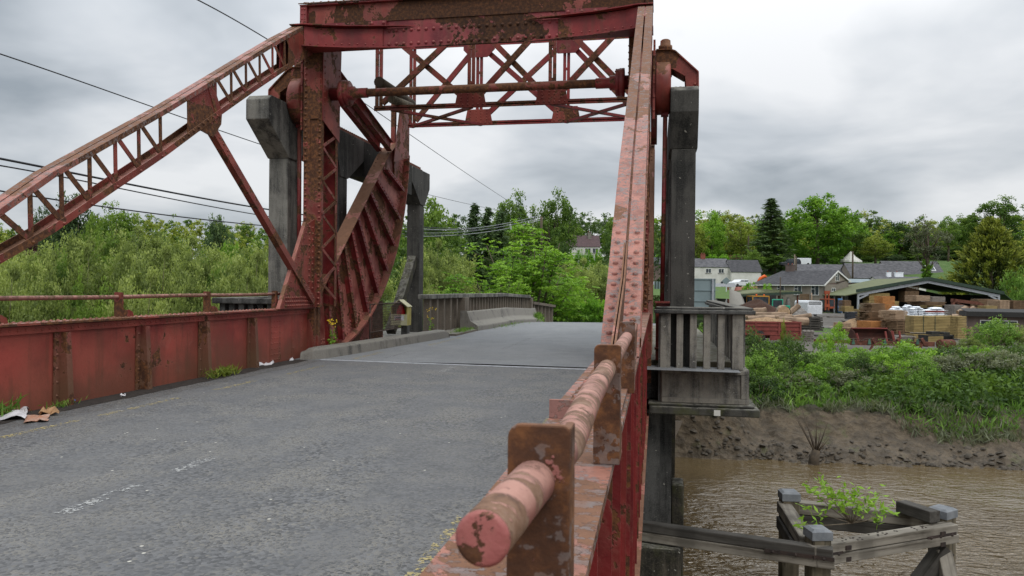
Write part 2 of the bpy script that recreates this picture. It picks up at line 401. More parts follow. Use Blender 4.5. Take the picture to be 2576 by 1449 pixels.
def side(inn):
    X0 = XS[inn]; near = inn < 0
    # ---- plate girder
    ZB = -.85
    g = MB(); g.box(X0-.008, X0+.008, -2.0, 14.1, ZB, .955)
    g.box(X0-.05, X0+.05, -2.0, 14.1, .868, .952); g.box(X0-.014, X0+.014, 12.62, 13.02, .0, .865); g.box(X0-.013, X0+.013, 13.45, 13.9, .0, .865)
    if not near:
        for u0 in np.arange(3, 14, .11): g.rivet((X0+.051, u0, .91), (1,0,0), .016)
        for z in np.arange(.06, .85, .1):
            for u in (12.68, 12.78, 12.88, 12.97): g.rivet((X0+.0141, u, z), (1,0,0), .017)
        for z in np.arange(.06, .85, .16):
            for u in (13.5, 13.85): g.rivet((X0+.0131, u, z), (1,0,0), .017)
    gd = g.build('plate_girder', M['red_side'] if not near else M['deep'], bridge)
    f = MB(); f.box(X0-.129, X0+.129, -2.0, 14.2, .965, .99)
    if near:
        f.box(X0-.125, X0+.118, 2.72, 5.3, .992, 1.012)
        for u in np.arange(2.85, 5.0, .115): f.rivet((X0-.065, u, 1.013), (0,0,1), .024, 8)
        for u in np.arange(2.9, 5.0, .2): f.rivet((X0+.075, u, 1.013), (0,0,1), .022, 8)
        f.box(X0-.128, X0+.02, 2.62, 2.635, .991, 1.055)
    else:
        for u in np.arange(4, 12.7, .105):
            for x in (-.085, .085): f.rivet((X0+x, u, .99), (0,0,1), .021)
    f.build('top_flange', M['flange'] if near else M['red_worn'], gd)
    b = MB(); b.box(X0-.13, X0+.13, -2.0, 14.1, ZB-.03, ZB-.005); b.box(X0-.05, X0+.05, -2.0, 14.1, ZB-.003, ZB+.08)
    for u in np.arange(1, 14, .14): b.rivet((X0-inn*.051, u, ZB+.04), (-inn,0,0), .015)
    b.build('bottom_flange', M['rust'], gd)
    for u in ([7.69+1.41*k for k in range(-5, 4)] if not near else [.55+.62*k for k in range(20)]):
        s = MB(); d = inn
        if not near:
            s.hexa([(X0+.02, u, 0), (X0+.15, u, 0), (X0+.15, u+.014, 0), (X0+.02, u+.014, 0), (X0+.02, u, .862), (X0+.10, u, .862), (X0+.10, u+.014, .862), (X0+.02, u+.014, .862)])
            s.hexa([(X0+.135, u+.015, 0), (X0+.15, u+.015, 0), (X0+.15, u+.085, 0), (X0+.135, u+.085, 0), (X0+.087, u+.015, .86), (X0+.10, u+.015, .86), (X0+.10, u+.085, .86), (X0+.087, u+.085, .86)])
            s.box(X0+.0145, X0+.03, u-.09, u-.001, .0, .865)
            for z in (.12, .28, .44, .6, .76): s.rivet((X0+.03, u-.045, z), (1,0,0), .017)
        else:
            s.box(X0+.009, X0+.105, u, u+.012, ZB+.085, .86); s.box(X0+.009, X0+.022, u+.013, u+.08, ZB+.085, .86)
            s.box(X0-.105, X0-.009, u, u+.012, 0, .86)
        s.build('stiffener', M['stiff'] if not near else M['deep'], gd)
    # ---- hand rail
    zr = 1.24 if near else 1.258; xr = -.122 if near else -6.985
    h = MB()
    if near:
        pts = [(xr-.017, .615, zr), (xr-.006, .79, zr), (xr+.006, 1.02, zr-.004), (xr, 1.45, zr), (xr, 1.95, zr), (xr, 4.2, zr-.01)]
        h.tube([V(p) for p in pts], .0236, 24)
    else: h.tube([(xr, y, zr+.004*math.sin(y*2)) for y in np.linspace(-1, 13.2, 24)], .027, 12)
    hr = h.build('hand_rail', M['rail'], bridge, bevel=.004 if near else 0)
    if near:
        e = MB(); q0, q1 = V(pts[0]), V(pts[1]); ax = (q0-q1).normalized(); e.lathe(q0+ax*.0005, ax, [(.0234,0),(.0236,.004),(.020,.006),(.011,.0055)], 24); e.build('end_cap', paint('flaking_end_cap', .47, .2, (.25,.06,.055), (.36,.12,.11), 16), hr)
    for u in ([.80, 1.96, 3.3] if near else [2.8, 4.8, 6.8, 8.82, 10.82, 12.98]):
        p = MB(); hw = .034 if near else .05; zt = zr+.062
        zc = .015
        poly = [(xr-hw, u, .992), (xr+hw, u, .992)]+[(xr+hw-.5*zc+.5*zc*math.cos(R(a)), u, zt-.5*zc+.5*zc*math.sin(R(a))) for a in (0, 30, 60, 90)]+[(xr-hw+zc+zc*math.cos(R(a)), u, zt-zc+zc*math.sin(R(a))) for a in (90, 112, 135, 158, 180)]
        p.prism(poly, (0, .010, 0))
        x1 = xr+hw
        p.prism([(x1-.010, u+.011, .992), (x1-.010, u+(.15 if near else .26), .992), (x1-.010, u+(.14 if near else .24), 1.05), (x1-.010, u+(.11 if near else .17), 1.085), (x1-.010, u+.075, 1.085), (x1-.010, u+.055, 1.11), (x1-.010, u+.05, zt-.004), (x1-.010, u+.011, zt-.004)], (.010, 0, 0))
        if not near: p.box(xr-hw-.02, x1+.02, u-.03, u+.20, .9905, 1.0)
        p.build('rail_post', M['red_worn'] if not near else M['post_rust'], hr, bevel=.0025 if near else 0)
    # ---- curved arm
    ch = MB()
    for a, b2 in ((-.129, -.011), (.011, .129)): sweep(ch, TOP, X0+a, X0+b2, -.016, 0)
    for a in (-.129, -.026, .013, .116): sweep(ch, TOP, X0+a, X0+a+.013, -.068, -.017)
    if near:
        for k in range(11):
            u = 5.08+k*.125; z = interp(TOP, u)
            for x in (-.078, .078): ch.rivet((X0+x, u, z), (0,-.57,.82), .024, 8)
            if k < 8:
                for x in (-.03, .03): ch.rivet((X0+x, u+.06, interp(TOP, u+.06)), (0,-.57,.82), .019, 8)
    arm = ch.build('curved_arm', M['pink'] if near else M['arm'], bridge)
    bt = MB()
    for a, b2 in ((-.129, -.011), (.011, .129)): sweep(bt, BOT, X0+a, X0+b2, 0, .016)
    for a in (-.129, .116): sweep(bt, BOT, X0+a, X0+a+.013, .017, .085)
    k = 0
    us = list(np.arange(6.3, 13.45, .44))
    lcs = [MB()]
    for u in us:
        if 9.75 < u < 10.55: continue
        zb, zt2 = interp(BOT, u)+.06, interp(TOP, u)-.05
        up = u-.40 if not 10.5 < u < 11.0 else u-.2
        for lc, x in ((lcs[0], X0+inn*.10),):
            lc.bar((x, u, zb), (x, u-.02, zt2), .012, .062, (0,1,0)); lc.bar((x+.013, u+.02, zb-.03), (x+.013, up, interp(TOP, up)-.08), .012, .068, (0,1,0))
            bt.rivet((X0+inn*.13, u, zb-.03), (inn,0,0), .022)
    bt.build('bottom_chord', M['red_worn'], arm)
    for lc in lcs: lc.build('lacing', M['rust'], arm)
    gp = MB()
    for x in (X0+inn*.105-.006,):
        gp.prism([(x, 9.98, interp(BOT, 9.98)+.03), (x, 10.30, interp(BOT, 10.30)-.02), (x, 10.62, interp(BOT, 10.62)-.27), (x, 10.84, interp(BOT, 10.84)-.16), (x, 10.86, interp(BOT, 10.86)+.02), (x, 10.60, interp(TOP, 10.6)-.05), (x, 9.96, interp(TOP, 9.96)-.05)], (.012, 0, 0))
    for q in range(7): gp.rivet((X0+inn*.13, 9.85+q*.12, interp(BOT, 9.85+q*.12)+.07), (inn,0,0), .024)
    for x in (X0-.124, X0+.112): gp.prism([(x, 13.0, interp(BOT, 13.0)+.03), (x, 14.0, 6.02), (x, 14.0, 6.44), (x, 13.55, 6.40), (x, 13.0, interp(TOP, 13.0)-.02)], (.012, 0, 0))
    gp.build('gusset_plate', M['red_worn'], arm)
    st = MB(); a, b2 = V((X0+inn*.06, 10.66, 3.9)), V((X0+inn*.235, 13.95, 1.10))
    st.bar(a, b2, .012, .14, (0,1,0)); st.bar(a+V((-inn*.055, .05, .03)), b2+V((-inn*.055, .05, .03)), .10, .012, (0,.7,.7)); st.bar(a+V((-inn*.055, -.05, -.04)), b2+V((-inn*.055, -.05, -.04)), .10, .012, (0,.7,.7))
    for q in range(6): st.rivet(b2+(a-b2)*(.02+q*.028)+V((inn*.007, 0, .02)), (inn,0,0), .02)
    for q in range(4): st.rivet(a+(b2-a)*(.03+q*.03)+V((inn*.007, 0, .02)), (inn,0,0), .02)
    st.build('strut', M['red_worn'], arm)
    if near:
        w = MB(); ww = [(X0, 4.15, 1.0), (X0, 4.9, 1.03), (X0, 5.95, 1.72), (X0, 5.95, 1.80), (X0, 5.5, 1.52), (X0, 4.3, 1.13)]
        for x in (-.009, .011): w.prism([V(q)+V((x-.006, 0, 0)) for q in ww], (.012, 0, 0))
        w.prism([(X0+.10, 3.6, 1.0), (X0+.10, 5.0, 1.0), (X0+.10, 5.3, 1.20), (X0+.10, 3.9, 1.19)], (.012, 0, 0))
        w.build('foot_plate', M['rust'], arm)
    # ---- column
    XC = X0+inn*.10
    c = MB(); y0, y1 = 14.08, 14.86
    c.box(XC-.19, XC+.19, y0, y0+.02, .995, 6.5); ci = MB(); ci.box(XC-.19, XC+.19, y1-.02, y1, .995, 6.5); ci.box(XC-inn*.10-.01, XC-inn*.10+.01, y0+.11, y1-.11, .995, 6.4)
    for x in (XC-.19, XC+.178):
        c.box(x, x+.012, y0+.021, y0+.10, .995, 5.95); c.box(x, x+.012, y1-.10, y1-.021, .995, 5.95)
    c.box(XC-.20, XC-.05, y0-.012, y0-.001, 3.9, 6.1); c.box(XC-.06, XC+.16, y0-.025, y0-.013, 4.75, 6.1)
    for x in (XC-.15, XC+.15):
        for z in np.arange(1.05, 5.9, .115): c.rivet((x, y0-(.012 if z > 3.9 and x < XC else 0), z), (0,-1,0), .030)
    cm = c.build('column', M['col'], bridge); ci.build('inner_plate', M['deep'], cm)
    n = 13
    for x in (XC-.197, XC+.191):
        l = MB()
        for q in range(n):
            z0, z1 = 1.15+q*.34, 1.15+(q+1)*.34
            ya, yb = (y0+.05, y1-.05) if q % 2 else (y1-.05, y0+.05)
            l.bar((x, ya, z0), (x, yb, z1), .010, .06, (0,0,1))
            l.rivet((x+inn*.006, ya, z0), (inn,0,0), .018)
        l.build('lacing', M['red_worn'], cm)
    p = MB()
    for x in (X0+inn*.155,):
        p.prism([(x, 12.7, .992), (x, 14.07, .992), (x, 14.07, 2.75), (x, 13.72, 2.62)], (.012, 0, 0))
    p.bar((X0+inn*.125, 12.68, .992), (X0+inn*.125, 13.71, 2.66), .075, .014, (0,-.85,.52))
    xf = X0+inn*(.168 if inn > 0 else .156)
    for z in np.arange(1.04, 1.2, .075):
        for u in np.arange(12.9, 14.05, .085): p.rivet((xf, u, z), (inn,0,0), .027)
    for z in np.arange(1.25, 2.6, .12):
        for u in (13.83, 13.98): p.rivet((xf, u, z), (inn,0,0), .027)
        p.rivet((xf, 12.78+(z-.99)*.62, z), (inn,0,0), .018)
    p.build('foot_gusset', M['red'], cm)
    e = MB(); e.box(X0-.14, X0+.16, 14.101, 14.21, -.3, .962); e.box(X0+inn*.16-.02, X0+inn*.16+.02, 14.215, 14.33, .0, .99)
    e.build('end_post', M['red_worn'], gd)
    hd = MB(); x = XC+inn*.205
    hd.prism([(x, 14.07, 4.72), (x, 14.88, 4.42), (x, 14.9, 5.4), (x, 14.95, 6.4), (x, 14.07, 6.4)], (.014, 0, 0))
    for z in np.arange(4.8, 6.0, .125):
        for u in (14.15, 14.85): hd.rivet((x+(.014 if inn > 0 else 0), u, z), (inn,0,0), .02)
    hd.build('bearing_plate', M['red'], cm)
    # ---- rolling segment
    s = MB(); arc = []
    for i in range(25):
        a = R(-88+i*(88-5)/24); arc.append((C0[0]+RAD*math.cos(a), C0[1]+RAD*math.sin(a)))
    P1, P2, P3 = (14.35, 1.2), (18.3, 4.76), (19.3, 5.35)
    poly = [(X0-.008, u, z) for u, z in arc]+[(X0-.008, *P3), (X0-.008, *P2), (X0-.008, *P1)]
    s.prism(poly, (.016, 0, 0))
    fx = X0+inn*.008
    for rr in (.10, .19, .27):
        for i in range(62):
            a = R(-86+i*1.3); s.rivet((fx, C0[0]+(RAD-rr)*math.cos(a), C0[1]+(RAD-rr)*math.sin(a)), (inn,0,0), .028)
    rng = random.Random(3)
    seg = s.build('segmental_girder', M['seg'], bridge)
    r = MB(); sweep(r, arc, X0-.17, X0+.17, -.045, 0); r.build('rim', M['red_worn'], seg)
    r = MB(); sweep(r, [P1, P2, P3], X0-.15, X0+.17, 0, .02)
    sweep(r, [P1, P2], X0+inn*.01-.005, X0+inn*.01+.005, -.10, -.001)
    for q in range(9):
        t = .03+q*.022 if q < 6 else .9+(q-6)*.03
        for x in (-.08, .10): r.rivet((X0+x, P1[0]+(P2[0]-P1[0])*t-.014, P1[1]+(P2[1]-P1[1])*t+.016), (0,-.67,.74), .022)
    r.build('chord_plate', M['rust'], seg)
    for k, deg in enumerate((-84, -77, -69, -60.5, -52, -43, -34, -25, -16)):
        a = R(deg); d = (math.cos(a), math.sin(a))
        ex, ez = P2[0]-P1[0], P2[1]-P1[1]; det = d[0]*(-ez)+ex*d[1]
        bx, bz = P1[0]-C0[0], P1[1]-C0[1]
        t = (bx*(-ez)+ex*bz)/det
        q0 = V((0, C0[0]+d[0]*(t+.04), C0[1]+d[1]*(t+.04))); q1 = V((0, C0[0]+d[0]*(RAD-.1), C0[1]+d[1]*(RAD-.1)))
        if deg > -22: q0 = V((0, C0[0]+d[0]*4.05, C0[1]+d[1]*4.05))
        w = MB(); nrm = V((0, -d[1], d[0]))
        ox = V((X0+inn*.075, 0, 0)); w.bar(q0+ox, q1+ox, .012, .125, (1,0,0))
        ox = V((X0+inn*.144, 0, 0)); w.bar(q0+ox, q1+ox, .10, .012, (1,0,0)); ox = V((X0+inn*.016, 0, 0)); w.bar(q0+ox+nrm*.06, q1+ox+nrm*.06, .09, .012, (1,0,0))
        ln = (q1-q0).length
        for q in range(int(ln/.15)):
            w.rivet(q0+(q1-q0)*((q+.4)*.15/ln)+V((X0+inn*.15, 0, 0)), (inn,0,0), .028)
            w.rivet(q0+(q1-q0)*((q+.4)*.15/ln)+V((X0+inn*.022, 0, 0))+nrm*.06, (inn,0,0), .019)
        w.build('radial_stiffener', M['deep'], seg)
    for x, a, b2 in ((X0+inn*.13, (14.95, 5.95), (18.45, 5.0)), (X0-inn*.15, (14.95, 5.95), (18.45, 5.0))):
        w = MB(); a3, b3 = V((x, *a)), V((x, *b2))
        w.bar(a3, b3, .014, .24, (0,0,1)); w.bar(a3+V((0,.03,.12)), b3+V((0,.03,.12)), .14, .014, (0,0,1)); w.bar(a3-V((0,.03,.12)), b3-V((0,.03,.12)), .14, .014, (0,0,1))
        w.build('tie_strut', M['deep'], seg)
    w = MB(); xx = X0+inn*.25
    w.box(X0-.055, X0+.055, 19.0, 19.13, 4.3, 6.5); w.prism([(xx-.007, 18.4, 4.6), (xx-.007, 19.6, 4.9), (xx-.007, 19.6, 6.3), (xx-.007, 18.9, 6.35)], (.014, 0, 0))
    for z in np.arange(4.8, 6.2, .14): w.rivet((xx+inn*.008, 19.1, z), (inn,0,0), .02); w.rivet((xx+inn*.008, 19.5, z), (inn,0,0), .02)
    w.build('rear_post', M['red_worn'], seg)
    # ---- pinion bearing outside the column
    o = -inn; hb = MB(); bx = X0+o*.335; yc = 14.45
    hb.lathe((X0+o*.19, 14.50, 5.20), (o,0,0), [(.30,0),(.47,.0),(.49,.02),(.49,.24),(.46,.27),(.20,.28)], 26); hb.lathe((bx, yc, 5.40), (0,0,1), [(.15,0),(.15,.40)], 16)
    hb.box(X0+o*.16-.02, X0+o*.16+.02, 14.1, 14.85, 4.55, 6.0)
    for z in (4.7, 4.95, 5.2, 5.45, 5.7, 5.9): hb.rivet((X0+o*.16, 14.09, z), (0,-1,0), .02)
    house = hb.build('pinion_housing', M['red'], bridge)
    br = MB()
    prof = [(X0+o*.19, 5.86), (X0+o*.44, 5.86), (X0+o*.54, 5.82), (X0+o*.955, 5.42), (X0+o*.96, 5.14), (X0+o*.74, 5.16), (X0+o*.72, 5.36), (X0+o*.50, 5.50), (X0+o*.19, 5.52)]
    br.prism([(x, 14.28, z) for x, z in prof], (0, .03, 0)); br.prism([(x, 14.62, z) for x, z in prof], (0, .03, 0))
    for (xa, za), (xb, zb) in zip(prof[:4], prof[1:5]): br.bar((xa, 14.46, za), (xb, 14.46, zb), .44, .022, (1,0,0) if abs(xb-xa) < .02 else (0,0,1))
    for (xa, za), (xb, zb) in zip(prof[6:8], prof[7:9]): br.bar((xa, 14.46, za), (xb, 14.46, zb), .44, .022)
    br.rivet((X0+o*.90, 14.279, 5.2), (0,-1,0), .03)
    br.build('bracket', M['red_worn'], house)
    cp = MB(); cp.lathe((X0+o*.36, yc, 5.875), (0,0,1), [(.13,0),(.13,.10),(.10,.10),(.095,.20),(.07,.22)], 14); cp.build('cap_nut', M['red_worn'], house)
    tr = MB(); tr.tube([(X0+o*.37, yc, 4.72), (X0+o*.35, yc, 1.2)], .042, 12); tr.box(X0+o*.36-.07, X0+o*.36+.07, 14.40, 14.5, 4.66, 4.74)
    for q in (-.16, -.08): tr.box(X0+o*(.72+q)-.02, X0+o*(.72+q)+.02, 14.40, 14.55, 4.98, 5.2)
    tr.build('tie_rod', M['deep'], bridge)
    if near:
        b = MB(); b.box(.0, .26, 14.33, 14.36, .1, 1.16); b.box(-.02, .27, 14.22, 14.40, 1.165, 1.20); b.box(-.02, .27, 14.25, 14.38, .30, .34)
        b.build('rod_bracket', M['red'], bridge)
        q = MB(); q.tube([(.10, 14.31, .96), (.22, 14.31, 1.02)], .011, 8); q.build('pipe_stub', M['white_frame'], bridge)

side(1); side(-1)

# ---- portal beam across the top
b = MB(); XA, XB = -7.0, -.105
b.box(XA, XB, 14.02, 14.05, 6.06, 6.96)
b.box(XA+.26, XB-.26, 13.985, 14.018, 6.06, 6.44)
b.box(XA, XB, 13.92, 14.9, 6.962, 6.985)
for z in (6.13, 6.39):
    b.rivets((XA+.5, 13.985, z), (XB-.4, 13.985, z), (0,-1,0), .15, .036, 8)
for x0, x1 in ((XA, -5.2), (-1.7, XB)):
    b.box(x0, x1, 13.94, 14.016, 6.475, 6.59); b.rivets((x0+.05, 13.94, 6.535), (x1-.05, 13.94, 6.535), (0,-1,0), .26, .038, 8)
for x in (XA, XB-.14):
    b.box(x, x+.14, 13.94, 14.016, 6.60, 6.955)
    b.rivets((x+.045, 13.94, 6.62), (x+.045, 13.94, 6.9), (0,-1,0), .09, .02); b.rivets((x+.10, 13.94, 6.62), (x+.10, 13.94, 6.9), (0,-1,0), .09, .02)
pb = b.build('portal_beam', paint('flaking_beam_paint', .44, .7, (.13,.016,.022), (.25,.04,.045), sc=1.0, rustk=.5), bridge)
u_ = MB(); u_.box(-6.84, -.26, 14.0, 14.018, 6.596, 6.955); u_.build('upper_web', M['rust_dark'], pb)
c = MB(); c.prism([(XA-.02, 13.9, 6.99), (XA-.02, 15.5, 7.58), (XA-.02, 15.5, 7.60), (XA-.02, 13.9, 7.01)], (XB-XA+.04, 0, 0))
nn = V((0,-.35,.94))
c.rivets((XA+.1, 14.0, 7.045), (XB-.1, 14.0, 7.045), nn, .16, .024); c.rivets((XA+.04, 14.05, 7.07), (XA+.04, 15.3, 7.53), nn, .16, .02)
c.box(XA, XB, 14.06, 15.4, 6.99, 6.995)
c.build('cover_plate', M['pink'], pb)
for sx, xc in ((1, -6.87), (-1, -.235)):
    k = MB()
    for z, t in ((6.452, .018), (6.035, .018)):
        pl = [(xc-sx*.14, 13.52), (xc+sx*.14, 13.52), (xc+sx*.40, 13.60), (xc+sx*.95, 13.75), (xc+sx*2.1, 13.93), (xc+sx*2.25, 13.98), (xc-sx*.14, 13.98)]
        if z < 6.2: pl = [(x, y if i not in (0, 1) else 13.5) for i, (x, y) in enumerate(pl)]
        k.prism([(x, y, z) for x, y in (pl if sx > 0 else pl[::-1])], (0, 0, t))
    k.prism([(xc-.012, 12.9, 5.42), (xc-.012, 14.0, 6.03), (xc-.012, 14.0, 6.45), (xc-.012, 13.58, 6.43), (xc-.012, 12.9, 6.02)], (.024, 0, 0))
    cur = [(xc+sx*.13, 13.6), (xc+sx*.36, 13.72), (xc+sx*.9, 13.86), (xc+sx*1.6, 13.96)]
    for (xa, ya), (xb, yb) in zip(cur, cur[1:]): k.bar((xa, ya, 6.245), (xb, yb, 6.245), .014, .38, (0,0,1))
    for i in range(9): k.rivet((xc+sx*(.25+i*.15), 13.64+.028*i-.02, 6.10), (0,-1,0), .02)
    for i in range(8): k.rivet((xc+sx*(.05+i*.15), 13.6+.05*i, 6.471), (0,0,1), .02)
    k.build('haunch_bracket', M['deep'], pb)
# ---- cross shaft with couplings
s = MB(); s.tube([(-6.55, 14.45, 5.33), (-.55, 14.45, 5.33)], .082, 18); sh = s.build('cross_shaft', M['rust'], bridge)
for x, d in ((-6.22, 1), (-.72, -1)):
    k = MB(); k.lathe((x-d*.40, 14.45, 5.33), (d,0,0), [(.13,0),(.13,.30),(.265,.305),(.265,.40),(.24,.40),(.255,.41),(.255,.47),(.14,.475),(.14,.58),(.10,.60),(.10,.85)], 24)
    for q in range(6): k.rivet((x+d*.075, 14.45+.21*math.cos(q), 5.33+.21*math.sin(q)), (d,0,0), .018)
    k.build('coupling', M['deep'], sh)
# ---- two lattice trusses behind the portal
def lattice(y, xs, zb, zt, tops, mt, w=.085):
    t = MB(); xa, xb = xs[0]-.1, xs[-1]+.1
    for z in (zb, zt):
        t.box(xa, xb, y-.06, y+.06, z-.012, z+.012); t.box(xa, xb, y-.06, y-.048, z-.06, z+.06)
    tr = t.build('lattice_truss', mt, bridge)
    for i, x in enumerate(xs):
        d = MB()
        for q in (-.05, .05): d.bar((x+q, y, zb), (x+q, y, zt), .075, .05, (0,1,0))
        for z in (zb+.5, zb+1.3): d.box(x-.06, x+.06, y-.03, y+.03, z, z+.06)
        d.build('vertical', mt, tr)
    for i, (x, x2) in enumerate(zip(xs, xs[1:])):
        d = MB(); d.bar((x+.1, y-.03, zb+.12), (x2-.1, y-.03, zt-.1), .13, .07, (0,1,0))
        if tops == 0 or i < 2: d.build('diagonal', mt, tr)
        d = MB(); d.bar((x+.1, y+.05, zt-.1), (x2-.1, y+.05, zb+.12), .13, .07, (0,1,0))
        if tops == 0 or i > 0: d.build('diagonal', mt, tr)
    for i, x in enumerate(xs[1:-1] if tops != 2 else xs):
        z = zb; g = MB()
        g.prism([(x-.38, y-.075, z-.05), (x+.38, y-.075, z-.05), (x+.30, y-.075, z+.36), (x-.30, y-.075, z+.36)], (0, .012, 0))
        for q in range(6): g.rivet((x-.30+q*.12, y-.076, z+.01), (0,-1,0), .02)
        for q in range(4):
            for e in (-.22, -.06, .06, .22): g.rivet((x+e, y-.076, z+.10+q*.075), (0,-1,0), .018)
        g.build('gusset_plate', M['red'], tr); g = MB()
        g.prism([(x-.42, y-.075, zt+.05), (x-.42, y-.075, zt-.16), (x-.22, y-.075, zt-.36), (x+.22, y-.075, zt-.36), (x+.42, y-.075, zt-.16), (x+.42, y-.075, zt+.05)], (0, .012, 0)); g.build('gusset_plate', mt, tr)
lattice(17.0, [-6.5, -4.25, -2.36, -.47], 5.62, 7.6, 0, M['red_worn'])
lattice(19.2, [-6.4, -4.58, -2.30, -.40], 5.68, 7.75, 3, M['deep'])  # rear truss: its shade is put into the colour as a deeper red
for (xa, ya), (xb, yb) in (((-4.25, 17.05), (-6.4, 19.15)), ((-6.2, 17.05), (-4.5, 19.15)), ((-2.36, 17.05), (-.4, 19.15)), ((-.47, 17.05), (-2.3, 19.15))):
    w = MB(); w.bar((xa, ya, 5.60), (xb, yb, 5.64), .09, .06); w.build('wind_brace', M['deep'], bridge)
# deck structure under the road of the moving leaf
for u in np.arange(.5, 14, 1.4): d = MB(); d.box(-6.84, -.27, u, u+.14, -.72, -.14); d.build('cross_beam', M['rust'], bridge)
# two weathered poles lodged in the truss
for (x, y, zz), (x2, y2, z2), r, lab in (((953, 206, 16.2), (1036, 262, 18.3), .125, 'thick dark round timber pole lodged on the left lattice bracing'), ((985, 250, 16.6), (1034, 268, 17.8), .10, 'shorter mossy timber pole lying below the dark one on the lattice')):
    t = MB(); a, b2 = at(x, y, Y=y if False else zz), at(x2, y2, Y=z2)
    t.tube([a, a.lerp(b2, .5), b2], [r*.95, r, r*.92], 12)
    t.build('timber_pole', M['stick'] if r > .11 else M['post'], None, lab, 'timber pole', 'timber poles lodged in the bridge lattice')
# ================================================================ ROAD, CONCRETE, RIVER
def sm(a, b, x):
    t = min(1, max(0, (x-a)/(b-a))); return t*t*(3-2*t)
def road_z(y): return 0 if y < 28 else max(-.005*(y-28)**2, -.045*(y-28)+.1, -2.0) if y > 37 else -.005*(y-28)**2
def waterline(x): return 27.3+.05*max(x, 0)+.5*mnoise.noise(V((x*.35, 3.1, 0)))+.25*mnoise.noise(V((x*1.1, 7.7, 0)))
def ground(x, y, fine=True):
    if y < -18: return -2.2+.3*mnoise.noise(V((x*.05, y*.05, 0)))
    if y < 15: return max(-2.2-(y+18)*.35, -6.5)
    d = y-waterline(x)
    if d < 0: z = max(-4.52+d*.22, -6.5)
    elif d < 2.6: z = -4.52+d*.44+.25*sm(1.5, 2.6, d)
    elif d < 9: z = -3.13+.93*sm(2.6, 9, d)
    else: z = -2.2
    if fine and -1 < d < 4.5 and -3 < x < 30:
        p = V((x, y, 0))
        k = sm(-1, .4, d)*(1-sm(3.2, 4.5, d))
        r = mnoise.noise(p*1.3); r2 = mnoise.noise(p*3.1+V((5,0,0))); r3 = mnoise.noise(p*7.3)
        r4 = mnoise.noise(V((x*1.1, y*4.5, 2))); z += k*(.22*r+.16*abs(r2)+.13*max(0, r3)*sm(-.2, .3, r)+.10*(1-abs(r4)*3 if abs(r4) < .33 else 0)*sm(-.2,.2,r2))
    if y > 125:
        z += 10.2*sm(150, 206, y)+4*sm(206, 270, y)+22*sm(260, 900, y)
        z += sm(165, 220, y)*(1.5*mnoise.noise(V((x*.02, y*.02, 1)))-max(0, -x-40)*.02*sm(130, 300, y))
    if y > 40 and x < -30: z += 0
    if 27 < y < 75:
        xs = 0 if y < 40 else ((y-40)/20)**2*5
        k = 1-sm(4.0, 6.4, abs(x+2.6-xs)); z = z*(1-k*sm(27, 29, y))+(road_z(y)-.06)*k*sm(27, 29, y)
    return z

def grid(name, xs, ys, zf, m, **kw):
    b = MB(); nx, ny = len(xs), len(ys)
    vs = [(x, y, zf(x, y)) for y in ys for x in xs]
    b.add(vs, [(j*nx+i, j*nx+i+1, (j+1)*nx+i+1, (j+1)*nx+i) for j in range(ny-1) for i in range(nx-1)], True)
    return b.build(name, m, None, origin=(0,0,0), **kw)

def asphalt(name, a, b, chip, sc, fine, rough_part=.6):
    g = G(name); p = g.pos()
    big, track = g.noise(.8, 5, .62, p, .4), g.noise(1, 4, .6, g.pos((1.5, .16, 1)))
    w = g.math('ADD', g.math('MULTIPLY', big, .55), g.math('MULTIPLY', track, .45))
    coarse = g.step(w, .44, .56) if rough_part else g.step(w, .55, .75)
    warp = g.mix(.012, p, g.n('ShaderNodeTexNoise').outputs['Color'], 'ADD')
    st = g.sep(g.voro(sc, warp, 'Color')); ed = g.voro(sc, warp, feature='DISTANCE_TO_EDGE'); vd = g.voro(sc, warp)
    c = g.mix(g.step(g.noise(2.1, 5, .6, p), .35, .65), a, b)
    c = g.mix(g.math('MULTIPLY', g.step(g.noise(.33, 4, .6, g.pos((1, .5, 1))), .48, .62), .28), c, (.06,.06,.062))
    stone = g.mix(st[0], tuple(x*.55 for x in a), tuple(x*1.25 for x in b))
    stone = g.mix(g.math('MULTIPLY', g.step(st[1], .86, .95), .6), stone, chip)
    gap = g.math('MULTIPLY', g.math('SUBTRACT', 1.0, g.step(ed, .02, .14)), g.step(g.noise(1.6, 4, .6, p), .40, .62))
    stone = g.mix(g.math('MULTIPLY', gap, .8), stone, chip)
    c = g.mix(g.math('MULTIPLY', coarse, .9), g.mix(.45, c, stone), stone)
    sp = g.sep(g.voro(23, p, 'Color')); sd = g.voro(23, p)
    c = g.mix(g.math('MULTIPLY', g.step(sp[2], .9965, .998), g.math('SUBTRACT', 1.0, g.step(sd, .18, .30))), c, (.48,.46,.40))
    c = g.mix(g.math('MULTIPLY', g.step(g.noise(fine, 3, .7, p), .55, .72), .35), c, (.035,.035,.037))
    hh = g.math('MULTIPLY', g.math('SUBTRACT', 1.0, vd), g.math('MULTIPLY_ADD', coarse, .8, .2))
    g.bump(g.math('ADD', hh, g.math('MULTIPLY', g.noise(fine, 3, .6, p), .5)), .65, .010)
    return g.done(c, .78)
M['asphalt'] = asphalt('worn_coarse_asphalt', (.106,.107,.109), (.134,.134,.135), (.215,.20,.17), 46, 28, 1)
M['asphalt2'] = asphalt('pale_fine_asphalt', (.165,.172,.178), (.20,.205,.21), (.27,.27,.25), 80, 45, 0)

